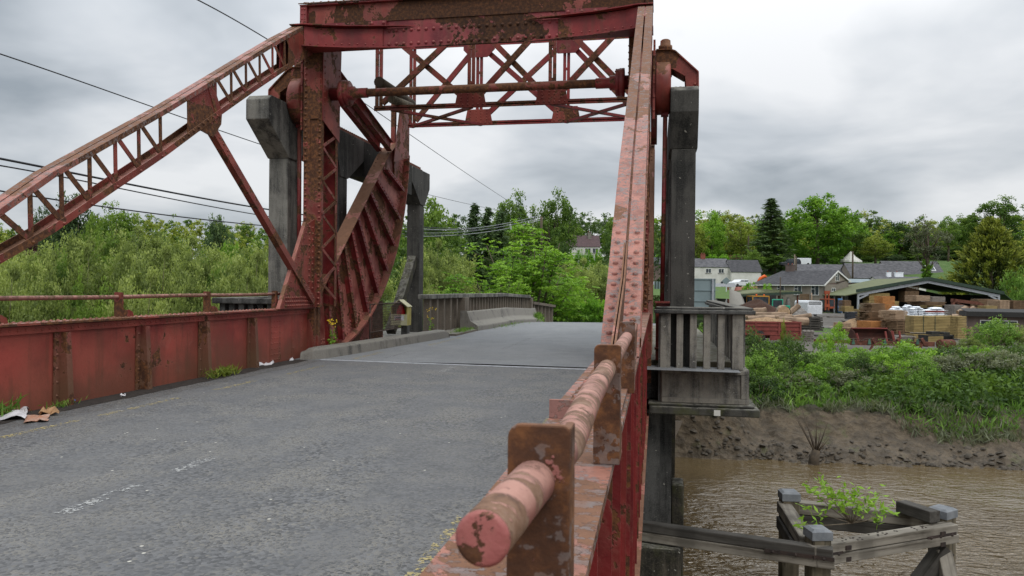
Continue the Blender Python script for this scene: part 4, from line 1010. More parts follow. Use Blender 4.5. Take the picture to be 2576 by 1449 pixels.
def crown_pts(rx, ry, rz, zc, nclump, lpc, rc, seed, shape='round', inner=.45, lump=.25):
    """leaf centres, tints and clump centres of an uneven crown"""
    rs = np.random.RandomState(seed); cl = []
    ph = rs.uniform(0, 9, 6)
    while len(cl) < nclump:
        d = rs.normal(size=3); d /= np.linalg.norm(d); r = inner+(1-inner)*rs.uniform()**.6
        if shape == 'cone':
            h = rs.uniform()**1.25; an = rs.uniform(0, 6.283); rr = (1-h)*(.55+.45*rs.uniform())+.03
            cl.append((rx*rr*math.cos(an), ry*rr*math.sin(an), zc-rz+2*rz*h)); continue
        if shape == 'bush' and d[2] < -.75: continue
        an = math.atan2(d[1], d[0]); f = 1+lump*(math.sin(2*an+ph[0])*.5+math.sin(3*an+4*d[2]+ph[1])*.5+math.sin(5*d[2]+ph[2])*.4)
        cl.append((rx*d[0]*r*f, ry*d[1]*r*f, zc+rz*d[2]*r*(1+lump*.5*math.sin(3*an+ph[3]))))
    cl = np.array(cl); P, T = [], []
    for k, c in enumerate(cl):
        n = int(lpc*rs.uniform(.5, 1.5)); rr = rc*rs.uniform(.6, 1.35)
        q = rs.normal(size=(n, 3)); q /= np.linalg.norm(q, axis=1)[:, None]; q *= (rs.uniform(size=(n, 1))**.45)*rr; q[:, 2] *= .75
        base = rs.uniform(.30, .72)
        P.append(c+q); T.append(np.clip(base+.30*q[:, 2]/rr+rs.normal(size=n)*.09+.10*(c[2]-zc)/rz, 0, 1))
    return np.concatenate(P), np.concatenate(T), cl

def limbs(cl, h0, zt, r0, seed, lean=.1, n=10, r1=.25):
    """tapered trunk and limbs reaching into clumps"""
    rs = random.Random(seed); b = MB(); tx, ty = rs.uniform(-lean, lean)*zt*.3, rs.uniform(-lean, lean)*zt*.3
    pts = [V((0, 0, -.3)), V((tx*.2, ty*.2, zt*.3)), V((tx*.6, ty*.6, zt*.65)), V((tx, ty, zt))]
    b.tube(pts, [r0*1.25, r0, r0*.7, r0*.3], 8)
    idx = list(range(len(cl))); rs.shuffle(idx)
    for i in idx[:n]:
        e = V(cl[i]); t = rs.uniform(.25, .85); s0 = V((tx*t, ty*t, zt*t*.95))
        mid = s0.lerp(e, .5)+V((0, 0, -.08*(e-s0).length))
        b.tube([s0, mid, e], [r0*.42, r0*.26, r0*.08], 6)
        for _ in range(2):
            e2 = e+V((rs.uniform(-1,1), rs.uniform(-1,1), rs.uniform(-.9,.2)))*(e-s0).length*.2
            b.tube([mid, mid.lerp(e2, .6), e2], [r0*.18, r0*.1, r0*.03], 5)
    return b

class Kind:
    """a plant built once; later ones are copies sharing its meshes"""
    def __init__(s, crown_me, trunk_mb, h, w, bark=None, trunk_name='trunk', crown_name='crown'):
        s.cm, s.h, s.w, s.tn, s.cn = crown_me, h, w, trunk_name, crown_name
        s.tm = None
        if trunk_mb is not None:
            o = trunk_mb.build(trunk_name, bark or M['bark'], None, local=True); s.tm = o.data; bpy.data.objects.remove(o)
    def put(s, name, label, cat, loc, h, w=None, group=None, seed=0):
        sx = (w/s.w) if w else h/s.h; sz = h/s.h
        t = thing(name, label, cat, loc, group, random.Random(seed*7+int(loc[0]*13)).uniform(0, 6.28)); t.scale = (sx, sx, sz)
        for me, n in ((s.cm, s.cn), (s.tm, s.tn)):
            if me is None: continue
            o = bpy.data.objects.new(n, me); COL.objects.link(o); o.parent = t
        return t

def broad(seed, m, rx=4, rz=4.6, h=12, nclump=170, lpc=56, rc=.95, ls=.38, inner=.4, lump=.3, trunk=.28, nl=12, aspect=.6):
    P, T, cl = crown_pts(rx, rx, rz, h-rz, nclump, lpc, rc, seed, 'round', inner, lump)
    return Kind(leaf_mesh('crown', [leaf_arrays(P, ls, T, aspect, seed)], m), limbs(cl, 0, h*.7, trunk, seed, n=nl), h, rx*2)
def spruce(seed, m, h=14, rx=2.6, n=190):
    rs = np.random.RandomState(seed); P, T, D = [], [], []
    for i in range(n):
        t = (i/n)**.85; z = h*(.06+.92*t); ln = rx*(1-t)**.9*rs.uniform(.7, 1.1)+.12; an = rs.uniform(0, 6.283)
        k = int(20+34*(1-t)); s_ = rs.uniform(size=k)**.7
        d = np.array([math.cos(an), math.sin(an), 0])
        c = np.outer(s_*ln, d); c[:, 2] += z-.32*s_*ln+.22*(s_*ln)**2/rx; c += rs.normal(size=(k, 3))*np.array([.16, .16, .09])
        c[:, 2] -= rs.uniform(size=k)*.18
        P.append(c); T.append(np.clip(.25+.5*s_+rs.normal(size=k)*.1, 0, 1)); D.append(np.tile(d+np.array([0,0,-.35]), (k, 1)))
    P, T, D = np.concatenate(P), np.concatenate(T), np.concatenate(D)
    b = MB(); b.tube([(0,0,-.3), (0,0,h*.5), (0,0,h*.98)], [.24, .15, .02], 7)
    return Kind(leaf_mesh('crown', [leaf_arrays(P, .42, T, .34, seed, dirs=D)], m), b, h, rx*2)
def bush(seed, m, r=1.5, h=2.2, nclump=60, lpc=50, rc=.42, ls=.15, aspect=.5, up=.3, inner=.45):
    P, T, cl = crown_pts(r, r, h*.52, h*.48, nclump, lpc, rc, seed, 'bush', inner, .3)
    b = MB(); rs = random.Random(seed)
    for c in cl[::max(1, len(cl)//9)]:
        b.tube([(rs.uniform(-.1,.1), rs.uniform(-.1,.1), -.1), V(c)*.5, V(c)], [.03, .02, .008], 5)
    return Kind(leaf_mesh('crown', [leaf_arrays(P, ls, T, aspect, seed, up)], m), b, h, r*2, M['twig'], 'stems', 'leaves')
def willow(seed, m, r=3.0, h=6.4):
    rs = np.random.RandomState(seed); b = MB()
    P, T, cl = crown_pts(r, r, h*.54, h*.48, 165, 120, .66, seed, 'bush', .35, .30)
    # upright sprays break the outline
    Q, U = [], []
    for i in range(28):
        c = cl[rs.randint(len(cl))]; d = np.array([c[0]*.12, c[1]*.12, 1.0])+rs.normal(size=3)*.18; d /= np.linalg.norm(d); k = 34
        s_ = rs.uniform(size=k); q = c+np.outer(s_*rs.uniform(.7, 1.5), d)+rs.normal(size=(k, 3))*.10; Q.append(q); U.append(np.clip(.45+.35*s_+rs.normal(size=k)*.1, 0, 1))
    P = np.concatenate([P]+Q); T = np.concatenate([T]+U); P[:, 2] = np.maximum(P[:, 2], 0)
    for c in cl[::12]: b.tube([(rs.uniform(-.3,.3), rs.uniform(-.3,.3), -.2), V(c)*.55, V(c)], [.05, .03, .01], 5)
    return Kind(leaf_mesh('crown', [leaf_arrays(P, .185, T, .5, seed, .2)], m), b, h*1.06, r*2.1, M['twig'], 'stems', 'leaves')
def gold_cypress(seed, m, h=13, rx=6):
    rs = np.random.RandomState(seed); P, T, D = [], [], []
    for i in range(620):
        t = rs.uniform()**1.15; an = rs.uniform(0, 6.283); z0 = h*.92*t
        rr = rx*(1-t)**.72*rs.uniform(.55, 1.0); ln = 2.4*rs.uniform(.7, 1.2)*(1-.45*t)
        d = np.array([math.cos(an)*(1-.6*t), math.sin(an)*(1-.6*t), .55+.8*t]); d /= np.linalg.norm(d)
        base = np.array([math.cos(an)*rr*.72, math.sin(an)*rr*.72, z0])
        k = 46; s_ = rs.uniform(size=k); side = rs.normal(size=(k, 3))*.26*(1-.55*s_)[:, None]
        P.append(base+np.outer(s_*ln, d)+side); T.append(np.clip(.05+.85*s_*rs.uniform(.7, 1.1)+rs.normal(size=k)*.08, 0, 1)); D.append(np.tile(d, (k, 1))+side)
    P, T, D = np.concatenate(P), np.concatenate(T), np.concatenate(D)
    b = MB(); b.tube([(0,0,-.3), (0,0,h*.5), (0,0,h*.9)], [.35, .2, .04], 8)
    return Kind(leaf_mesh('crown', [leaf_arrays(P, .50, T, .30, seed, .1, dirs=D)], m), b, h, rx*2)
# ================================================================ TREES AND PLANTS
K = {}
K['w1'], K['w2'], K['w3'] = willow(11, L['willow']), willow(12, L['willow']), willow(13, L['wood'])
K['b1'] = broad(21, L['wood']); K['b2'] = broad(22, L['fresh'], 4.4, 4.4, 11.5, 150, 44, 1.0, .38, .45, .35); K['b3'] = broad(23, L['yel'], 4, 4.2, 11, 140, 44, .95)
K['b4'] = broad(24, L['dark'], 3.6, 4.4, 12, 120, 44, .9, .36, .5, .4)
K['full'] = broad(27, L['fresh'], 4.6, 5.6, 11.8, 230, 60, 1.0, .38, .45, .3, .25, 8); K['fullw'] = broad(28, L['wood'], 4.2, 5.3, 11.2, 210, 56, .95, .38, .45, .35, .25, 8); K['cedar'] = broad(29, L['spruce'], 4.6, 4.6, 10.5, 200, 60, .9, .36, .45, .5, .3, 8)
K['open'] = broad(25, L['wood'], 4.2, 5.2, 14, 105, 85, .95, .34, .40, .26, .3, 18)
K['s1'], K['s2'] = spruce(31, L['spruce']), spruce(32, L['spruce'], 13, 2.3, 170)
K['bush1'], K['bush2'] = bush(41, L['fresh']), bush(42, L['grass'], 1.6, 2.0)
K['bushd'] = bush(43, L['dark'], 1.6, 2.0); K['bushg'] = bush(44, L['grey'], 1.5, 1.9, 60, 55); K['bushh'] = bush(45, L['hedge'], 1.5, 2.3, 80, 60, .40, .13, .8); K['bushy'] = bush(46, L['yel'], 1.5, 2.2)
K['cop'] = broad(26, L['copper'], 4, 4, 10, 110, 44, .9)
K['gold'] = gold_cypress(51, L['gold'])

def hz(x): return 720+.01*(x-1288)
def tpx(k, name, label, cat, x, ytop, D, wpx=None, group=None, z=None, seed=0):
    p = at(x, 700, D=D); gzv = ground(p.x, p.y, False) if z is None else z
    top = EYE+(hz(x)-ytop)*D/FPX
    h = max(top-gzv, .3)
    return K[k].put(name, label, cat, (p.x, p.y, gzv-.05), h, wpx*D/FPX if wpx else None, group, int(x))

# willow thicket behind the left girder
GW = 'willow bushes filling the bank behind the left girder'
LW = 'olive green willow bush in the thicket behind the left girder'
spec = [(-60,600,36),(20,610,36),(95,612,34),(170,592,38),(250,584,40),(330,580,42),(410,592,40),(480,606,38),(545,622,42),(610,622,40),(668,612,38),(735,618,42),
        (-20,640,29),(60,650,28),(140,640,29),(215,634,30),(300,628,31),(385,640,29),(460,650,30),(540,655,31),(620,650,30),(690,648,31),(0,690,25),(110,700,25),(230,694,26),(350,700,25),(480,705,26),(600,700,27),
        (790,650,40),(845,660,44),(900,650,42)]
for i, (x, y, D) in enumerate(spec):
    p = at(x, 700, D=D); gzv = max(ground(p.x, p.y, False), -4.4)
    K[('w1', 'w2', 'w1', 'w2', 'w3')[i % 5]].put('willow_bush', LW, 'willow', (p.x, p.y, gzv-.1), (EYE+(hz(x)-y)*D/FPX-gzv)*1.04, (175 if D < 33 else 175)*D/FPX, GW, i)
for i, (x, y, D) in enumerate([(1045,612,34),(1085,604,38),(1130,628,40),(1065,680,29),(1160,640,44),(1450,650,58),(1500,655,60),(1540,668,58),(1590,670,62)]):
    p = at(x, 700, D=D); gzv = ground(p.x, p.y, False)
    K['w1' if i % 2 else 'w2'].put('willow_bush', 'olive willow bush behind the far concrete parapet' if i < 5 else 'dull green willow bush beyond the end of the road', 'willow', (p.x, p.y, gzv-.1), EYE+(hz(x)-y)*D/FPX-gzv, 120*D/FPX, 'willows behind the far parapet' if i < 5 else 'willows beyond the road end', i)

# bright ash by the parapet: several leaning stems
def ash():
    rs = np.random.RandomState(61); P, T, D = [], [], []; b = MB(); rr = random.Random(61)
    for i in range(15):
        an = rr.uniform(0, 6.28); tilt = rr.uniform(.08, .75); ln = rr.uniform(4.2, 7.3)*(1-.22*tilt)
        d = V((math.cos(an)*tilt, math.sin(an)*tilt, 1)).normalized(); e = d*ln+V((0,0,.15*ln*tilt))
        pts = [V((rr.uniform(-.25,.25), rr.uniform(-.25,.25), -.2)), d*ln*.35, d*ln*.7+V((0,0,.05*ln*tilt)), e]
        b.tube(pts, [.10, .08, .05, .015], 6)
        for j in range(11):
            t = rr.uniform(.3, 1); c = pts[1].lerp(e, t)+V((rr.gauss(0,.55), rr.gauss(0,.55), rr.gauss(0,.4)))
            b.tube([pts[1].lerp(e, max(0, t-.15)), c], [.02, .006], 4)
            for q in range(9):
                a2 = rr.uniform(0, 6.28); f = V((math.cos(a2), math.sin(a2), rr.uniform(-.15, .5))).normalized(); c0 = c+V((rr.gauss(0,.28), rr.gauss(0,.28), rr.gauss(0,.22)))
                tn = min(1, max(0, rr.gauss(.52, .15)+.06*(c0.z-3.5)/3))
                for m_ in range(9):
                    s_ = (m_//2)*.085+.06; sd = 1 if m_ % 2 else -1
                    lat = V((-f.y, f.x, 0))*sd*.10
                    pos = c0+f*s_+lat+V((0,0,-.35*s_*s_))
                    P.append(tuple(pos)); T.append(tn); D.append(tuple(f*.6+lat*7+V((0,0,-.3))))
    P, T, D = np.array(P), np.array(T), np.array(D)
    return Kind(leaf_mesh('leaves', [leaf_arrays(P, .23, T, .42, 61, .6, dirs=D)], L['fresh']), b, 7.6, 5.4, M['bark'], 'stems', 'leaves')
K['ash'] = ash()
tpx('ash', 'ash_tree', 'tall bright green ash tree leaning over the far end of the parapet', 'tree', 1335, 538, 42, 245, z=-2.0)
tpx('ash', 'ash_tree', 'lower bright green ash sapling behind the parapet balusters', 'tree', 1175, 668, 33, 190, z=-2.2, seed=2)
tpx('ash', 'ash_tree', 'bushy light green ash branching at the foot of the tall ash', 'tree', 1262, 640, 38, 150, z=-2.1)
for i, (x, y, D, w) in enumerate([(1395,752,46,60),(1425,748,45,60),(1455,752,44,60),(1488,752,43,60),(1520,754,43,60),(1385,768,42,40)]):
    tpx('bushh', 'ivy_hedge', 'vivid green ivy clad hedge across the end of the road', 'hedge', x, y, D, w, 'ivy hedge across the road end', z=-1.0)
for x, y, D, w in ((1380,725,52,90),(1445,705,54,110),(1350,770,40,40)):
    tpx('bush1', 'shrub', 'leafy green shrub behind the ivy hedge', 'shrub', x, y, D, w, 'shrubs behind the ivy hedge', z=-1.6)
for x, y, D, w in ((1060,790,25,60),(1100,785,26,60),(1140,790,27,55)):
    tpx('bush1', 'shrub', 'bright leafy undergrowth seen between the balusters', 'shrub', x, y, D, w, 'undergrowth behind the balusters', z=-1.6)

# woodland masses on the hill
def woods(name, label, items, mats, seed):
    for mi, m in enumerate(mats):
        arrs = []
        for i, (x, y, D, wpx) in enumerate(items):
            if i % len(mats) != mi: continue
            p = at(x, 700, D=D); g0 = ground(p.x, p.y, False); top = EYE+(hz(x)-y)*D/FPX; h = max(top-g0, 4); r = wpx*D/FPX/2
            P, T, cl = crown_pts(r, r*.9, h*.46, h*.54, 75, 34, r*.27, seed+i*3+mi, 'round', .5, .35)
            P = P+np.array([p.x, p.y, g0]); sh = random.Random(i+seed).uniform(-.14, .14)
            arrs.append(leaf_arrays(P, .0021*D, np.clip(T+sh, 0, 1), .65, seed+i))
        if not arrs: continue
        me = leaf_mesh(name, arrs, m); o = bpy.data.objects.new(name, me); COL.objects.link(o); tag(o, label[mi], 'woodland', None, 'stuff')
rw = random.Random(2)
def prof(pts, x):
    for (a, b_), (c, d) in zip(pts, pts[1:]):
        if a <= x <= c: return b_+(d-b_)*(x-a)/(c-a)
    return pts[-1][1]
pl = [(-120,560),(0,566),(90,575),(240,545),(330,545),(420,548),(520,548),(620,560),(700,566),(900,570)]
woods('woodland', ['distant mixed woodland on the hill behind the willow thicket', 'darker belt of trees in the woodland behind the willow thicket'],
      [(x+rw.uniform(-12,12), prof(pl, x)+rw.uniform(-4,10), 300+rw.uniform(-60,60), rw.uniform(42,60)) for x in range(-110, 900, 22)]+[(x+rw.uniform(-12,12), prof(pl, x)+26+rw.uniform(-6,8), 170+rw.uniform(-20,20), rw.uniform(50,70)) for x in range(-110, 900, 30)], [L['yel'], L['wood']], 100)
pc = [(980,560),(1030,540),(1075,528),(1110,536),(1200,540),(1260,530),(1330,540),(1420,535),(1470,538),(1540,540),(1640,540)]
woods('woodland', ['dense spring green woodland on the hill behind the road end', 'darker trees of the woodland behind the road end'],
      [(x+rw.uniform(-8,8), prof(pc, x)+rw.uniform(-4,8), (222 if 1390 < x < 1545 else 190)+rw.uniform(-14,14), rw.uniform(48,66)) for x in range(985, 1650, 20)]+[(x+rw.uniform(-8,8), 575+rw.uniform(-8,12), 135+rw.uniform(-12,12), rw.uniform(50,66)) for x in list(range(1000, 1400, 24))+list(range(1545, 1660, 24))]+[(x+rw.uniform(-8,8), 618+rw.uniform(-8,12), 100+rw.uniform(-12,12), rw.uniform(56,72)) for x in range(1000, 1330, 26)], [L['wood'], L['dark'] ], 200)
prr = [(1640,540),(1700,535),(1800,534),(1880,540),(1960,545),(2100,545),(2180,535),(2240,558),(2330,552),(2420,556),(2500,540),(2640,540)]
woods('woodland', ['spring green woodland along the hilltop behind the sawmill', 'yellow green trees of the hilltop woodland behind the sawmill', 'darker trees of the hilltop woodland behind the sawmill'],
      [(x+rw.uniform(-8,8), prof(prr, x)+rw.uniform(-5,8), 265+rw.uniform(-25,25), rw.uniform(46,62)) for x in range(1640, 2700, 19)]+[(x+rw.uniform(-8,8), 612+rw.uniform(-10,12), 222+rw.uniform(-6,6), rw.uniform(44,60)) for x in range(1640, 2680, 24)]+[(x+rw.uniform(-8,8), 585+rw.uniform(-10,12), 225+rw.uniform(-12,12), rw.uniform(50,66)) for x in range(1650, 2660, 26)], [L['fresh'], L['yel'], L['dark']], 300)
TT = [('fullw','broadleaf_tree','dense green tree standing left of the spruces',1078,510,112,150), ('s1','spruce_tree','tallest dark spruce behind the far parapet',1192,506,90,128), ('s2','spruce_tree','middle dark spruce close beside the tallest one',1226,516,92,112), ('s2','spruce_tree','rightmost dark spruce of the three behind the parapet',1258,527,91,112),
      ('open','broadleaf_tree','tall airy tree left of the bare dead tree',1290,484,122,118), ('open','broadleaf_tree','tall round airy tree right of the bare dead tree',1398,480,120,120), ('b1','broadleaf_tree','green tree left of the brown roofed house',1430,556,206,80), ('b1','broadleaf_tree','green tree right of the brown roofed house',1540,545,175,52), ('b4','broadleaf_tree','dark tree low at the left of the brown roofed house',1408,610,95,50),
      ('cedar','cedar_tree','dark spreading cedar seen through the left arm lattice',180,500,100,125), ('cedar','cedar_tree','dark low cedar left of the big dark cedar',112,532,104,84), ('cop','copper_beech','purple copper beech behind the left arm lattice',75,590,100,62), ('open','broadleaf_tree','pale green airy tree above the willow thicket',290,513,88,130), ('fullw','broadleaf_tree','bright tree just left of the airy tree',232,545,84,60), ('cedar','chestnut_tree','dark round flowering chestnut above the willow thicket',545,552,80,78), ('b4','broadleaf_tree','dark small tree beside the airy tree over the willows',408,588,74,46), ('b2','broadleaf_tree','bright green young tree below the dark chestnut',570,600,62,50),
      ('s1','spruce_tree','big dark spruce above the slate roofed houses',1938,495,182,150), ('full','broadleaf_tree','huge bright ash tree behind the grey house',2056,498,184,165), ('fullw','broadleaf_tree','green tree at the right edge of the huge ash',2122,535,190,95), ('b3','broadleaf_tree','brownish green round tree behind the white house',1752,570,190,66), ('full','broadleaf_tree','bright green tree beside the blackened gantry pier',1790,535,215,72), ('b3','broadleaf_tree','light green wide tree left of the big spruce',1862,548,205,84),
      ('b3','weeping_tree','drooping yellow green tree beside the white tent',2202,598,185,80), ('b4','broadleaf_tree','dark green tree behind the drooping yellow tree',2262,556,215,84), ('open','broadleaf_tree','tall tree rising highest behind the golden cypress',2512,496,200,130), ('b1','broadleaf_tree','green tree left of the tallest tree behind the cypress',2432,540,205,80), ('open','broadleaf_tree','grey green tree above the skylight roof',2385,546,195,60), ('b1','broadleaf_tree','green bushy tree on the lawn below the spruce',1950,640,178,72), ('open','birch_tree','slim pale birch in front of the spruce',1936,562,182,56), ('b1','broadleaf_tree','round bush of a tree left of the dark parked vehicle',1892,628,175,46)]
for k, n, l, x, y, D, w in TT: tpx(k, n, l, 'tree', x, y, D, w)
tpx('gold', 'golden_cypress', 'large golden cypress with upswept sprays behind the timber barn', 'tree', 2492, 553, 150, 270, z=-2.2)
# ivy tree by the roofs
P, T, cl = crown_pts(3.2, 3.2, 3.4, 8.2, 70, 40, .8, 71, 'round', .4, .4)
P2, T2, _ = crown_pts(.75, .75, 2.6, 2.5, 40, 34, .45, 72)
it = Kind(leaf_mesh('crown', [leaf_arrays(P, .34, T*.8, .5, 1)], L['grey']), limbs(cl, 0, 8.5, .3, 5, n=18), 11.6, 6.4); K['ivy'] = it
t = tpx('ivy', 'ivy_tree', 'grey green sparse tree with ivy clad forked trunk by the slate roofs', 'tree', 2332, 552, 160, 96)
o = bpy.data.objects.new('ivy', leaf_mesh('ivy', [leaf_arrays(P2, .3, T2, .8, 2)], L['fresh'])); COL.objects.link(o); o.parent = t
# bare dead tree
b = MB(); rs = random.Random(4)
def twig(p, d, ln, r, lev):
    e = p+d*ln; b.tube([p, p.lerp(e, .5)+V((rs.gauss(0,.03), rs.gauss(0,.03), 0))*ln, e], [r, r*.8, r*.55], 5)
    if lev:
        for _ in range(3 if lev > 1 else 4):
            d2 = (d+V((rs.gauss(0,.42), rs.gauss(0,.42), rs.gauss(.12,.22)))).normalized(); twig(p.lerp(e, rs.uniform(.55, 1)), d2, ln*rs.uniform(.5,.75), r*.5, lev-1)
p0 = at(1345, 640, D=122); p0.z = ground(p0.x, p0.y, False)
twig(p0, V((0,0,1)), 7.5, .22, 0)
for d in ((-.28,.1,1), (.05,0,1), (.22,-.1,1)): twig(p0+V((0,0,7)), V(d).normalized(), 3.4, .13, 3)
b.build('dead_tree', M['twig'], None, 'bare leafless dead tree between the two tall airy trees', 'tree', origin=p0)

# ---- river bank vegetation
def scatter(name, label, n, m, fx, size, seed, aspect=.14, up=True, kind='stuff'):
    rs = random.Random(seed); P, T, D = [], [], []
    while len(P) < n:
        q = fx(rs)
        if q is None: continue
        x, y, hh, tn = q
        z = ground(x, y, False); c = rs.uniform(.2, 1)
        k = 3
        for _ in range(k):
            P.append((x+rs.gauss(0,.07), y+rs.gauss(0,.07), z+hh*c*rs.uniform(.2, 1))); T.append(min(1, max(0, tn+rs.gauss(0,.08)+.2*(c-.5)))); D.append((rs.gauss(0,.55), rs.gauss(0,.55), 1.0 if up else rs.uniform(-.2,.6)))
    me = leaf_mesh(name, [leaf_arrays(np.array(P), size, np.array(T), aspect, seed, dirs=np.array(D))], m); o = bpy.data.objects.new(name, me); COL.objects.link(o); tag(o, label, 'vegetation', None, kind)
def edge(x): return 2.75+.9*mnoise.noise(V((x*.33, 9, 0)))+.5*mnoise.noise(V((x*1.2, 4, 0)))-1.0*sm(8, 10, x)*(1-sm(12, 14, x))
def f1(rs):
    x = rs.uniform(2, 27); d = edge(x)+rs.uniform(0, 1)**1.5*8.5; y = waterline(x)+d
    pn = mnoise.noise(V((x*.5, y*.5, 5)))
    return (x, y, (.55+.35*pn)*(1-.45*sm(5, 9, d)), .42+.35*pn)
scatter('bank_grass', 'long green grass and weeds covering the far river bank', 17000, L['grass'], f1, .40, 81, .10)
def f2(rs):
    x = rs.uniform(2, 27); d = edge(x)+rs.uniform(-.5, 1.9); y = waterline(x)+d
    if mnoise.noise(V((x*.8, y*.8, 12))) < -.05: return None
    return (x, y, .42, .5)
scatter('silted_grass', 'grey mud coated grass along the lower edge of the bank', 9000, L['grey'], f2, .38, 82, .11)
def f3(rs):
    x = rs.uniform(2, 27); d = edge(x)+.6+rs.uniform(0, 1)*7.5; y = waterline(x)+d
    pn = mnoise.noise(V((x*.8, y*.6, 31)))
    if pn < -.25: return None
    return (x, y, (.85+.5*pn)*(1-.5*sm(5, 9, d)), .35+.6*pn)
scatter('bank_weeds', 'broad leaved dark nettles growing over the river bank', 42000, L['wood'], f3, .19, 83, .6, False)
def bpx(k, label, x, y0, D, w, h, group=None, name='shrub'):
    p = at(x, y0, D=D); z = ground(p.x, p.y, False); K[k].put(name, label, 'shrub', (p.x, p.y, z-.1), h*(.72 if D > 34.2 and x > 1950 else 1), w, group, int(x))
for i, (k, x, D, w, h) in enumerate([('bush2',2230,33.5,2.2,1.3),('bush1',2290,34,2.6,1.4),('bush1',2380,35,2.4,1.4),('bush2',2470,36,2.6,1.3),('bush2',2555,34.5,2.4,1.5),('bush1',2150,36,2.4,1.3),('bushd',1935,32.5,2.0,1.6),('bushd',1990,33.5,2.2,1.6),('bush2',2060,34.5,2.2,1.2),('bushd',2180,37,2.6,.8),('bushd',2330,37,2.8,.8),('bushd',2520,37,3,.9),('bush2',2420,37.5,3,.7),('bush1',2080,37.5,2.4,.8),('bush1',2010,36,2.2,.9),('bushd',1915,29.8,2.0,1.2),('bush2',1900,31.5,2.0,1.6),('bushd',1890,34,2.0,1.8)]):
    bpx(k, 'leafy green clump on the slope of the far river bank' , x, 900, D, w, h, 'leafy clumps on the river bank')
for i, (k, x, D, w, h) in enumerate([('bushg',2010,31.0,1.5,.95),('bushg',2120,31.4,1.6,.9),('bushg',2200,32.2,1.6,.9),('bushg',1930,30.8,1.5,.9),('bushg',2360,32.6,2,1.1),('bushg',2440,32.8,2.0,1.2),('bushg',2530,33.0,2.0,1.2),('bushg',2280,32.2,1.5,.9),('bushg',1960,31.2,1.4,.9)]):
    bpx(k, 'grey silt covered clump at the foot of the green bank', x, 1000, D, w, h, 'silted clumps on the river bank')
for i, (k, x, D, w, h) in enumerate([('bush2',2068,30.3,1.0,.65),('bush2',2150,30.3,.9,.7),('bush2',2290,30.6,1.5,1.0),('bush2',2340,31.2,1.3,.9),('bush1',2210,30.7,.7,.5),('bush2',1945,30.1,1.2,.7)]):
    bpx(k, 'small green tuft rooted low on the bare mud', x, 1060, D, w, h, 'green tufts on the mud')
tpx('bush1', 'sapling', 'bright green leafy ash sapling in front of the red trailer end', 'sapling', 2108, 814, 40, 60)
tpx('bush1', 'sapling', 'second bright sapling just left of the larger bright one', 'sapling', 2072, 842, 39, 40)
tpx('bushd', 'sapling', 'dark maple sapling in front of the red trailer wheel', 'sapling', 1985, 842, 38, 66)
tpx('bushy', 'sapling', 'thin upright leafy shoot rising before the red trailer', 'sapling', 1972, 792, 38.3, 15)
tpx('bush2', 'willow_shrub', 'tall grey green willow shrub in front of the brown shed', 'shrub', 2500, 806, 46, 120)
tpx('w1', 'willow_shrub', 'feathery willow shoots against the brown shed window', 'shrub', 2535, 812, 47, 110)
tpx('w2', 'willow_shrub', 'low grey willow left of the brown shed', 'shrub', 2440, 846, 44, 60)
for i, (k, x, D, w, h) in enumerate([('bush2',1925,30.6,1.5,1.0),('bushd',1975,31.2,1.6,1.1),('bush1',2030,31.6,1.5,1.1),('bush2',2095,32.0,1.6,1.0),('bushd',2165,32.2,1.6,1.2),('bush1',2235,32.4,1.7,1.2),('bush2',2310,32.2,1.7,1.1),('bushd',2395,33.4,1.9,1.3),('bush1',2465,33.8,1.9,1.2),('bushd',2545,34.0,2,1.3),('bush1',1945,34.0,1.8,1.3),('bush1',2350,36,2,1.1),('bush1',2500,35.5,2,1.2),('bush2',2130,34.5,1.9,1.0),('bush1',2260,36,2,1.0)]):
    bpx(k, 'rounded leafy bush among the weeds of the far bank', x, 950, D, w, h, 'rounded bushes on the far bank')
for i, (x, y, w) in enumerate([(2105,652,46),(2165,648,40),(2230,646,50),(2285,640,50),(2350,636,50),(2405,632,50),(2075,650,40),(2185,655,40),(2255,654,44),(2318,650,44),(2378,655,46),(2405,652,44),(2428,646,50)]):
    tpx('fullw' if i % 2 else 'cedar', 'hedgerow_tree', 'low bushy tree in the hedgerow along the hill field', 'tree', x, y-12, 214 if i < 6 else 208, w, 'hedgerow trees along the hill field')
for i, (x, y, D, w) in enumerate([(2560,690,120,70),(2610,680,120,80),(2590,735,80,60)]):
    tpx('bush2', 'shrub', 'grey green shrub right of the timber barn roof', 'shrub', x, y, D, w, 'shrubs right of the timber barn')
for x in (1432, 1456, 1480, 1504): tpx('bushh', 'garden_hedge', 'clipped hedge in front of the brown roofed bungalow', 'hedge', x, 629, 176, 30, 'hedge before the bungalow')
# dead stump in the water
b = MB(); p0 = at(2045, 1168, Z=-4.5); rs = random.Random(9)
b.tube([p0+V((0,0,-.3)), p0+V((.05,0,.2)), p0+V((.12,.05,.48))], [.20,.17,.13], 9)
for q in range(8): b.tube([p0+V((0,0,.1)), p0+V((rs.uniform(-.25,.25), rs.uniform(-.3,.0), -.12)), p0+V((rs.uniform(-.5,.5), rs.uniform(-.4,.1), -.3))], [.06,.05,.03], 5)
for q in range(15):
    d = V((rs.uniform(-.75,.95), rs.uniform(-.4,.4), 1)).normalized(); ln = rs.uniform(.6,1.5)
    b.tube([p0+V((.1,0,.35)), p0+V((.12,0,.45))+d*ln*.5+V((0,0,-.06)), p0+V((.12,0,.45))+d*ln], [.030,.020,.008], 5)
b.build('dead_stump', M['stick'], None, 'black dead stump with bare shoots standing at the mud edge', 'stump')
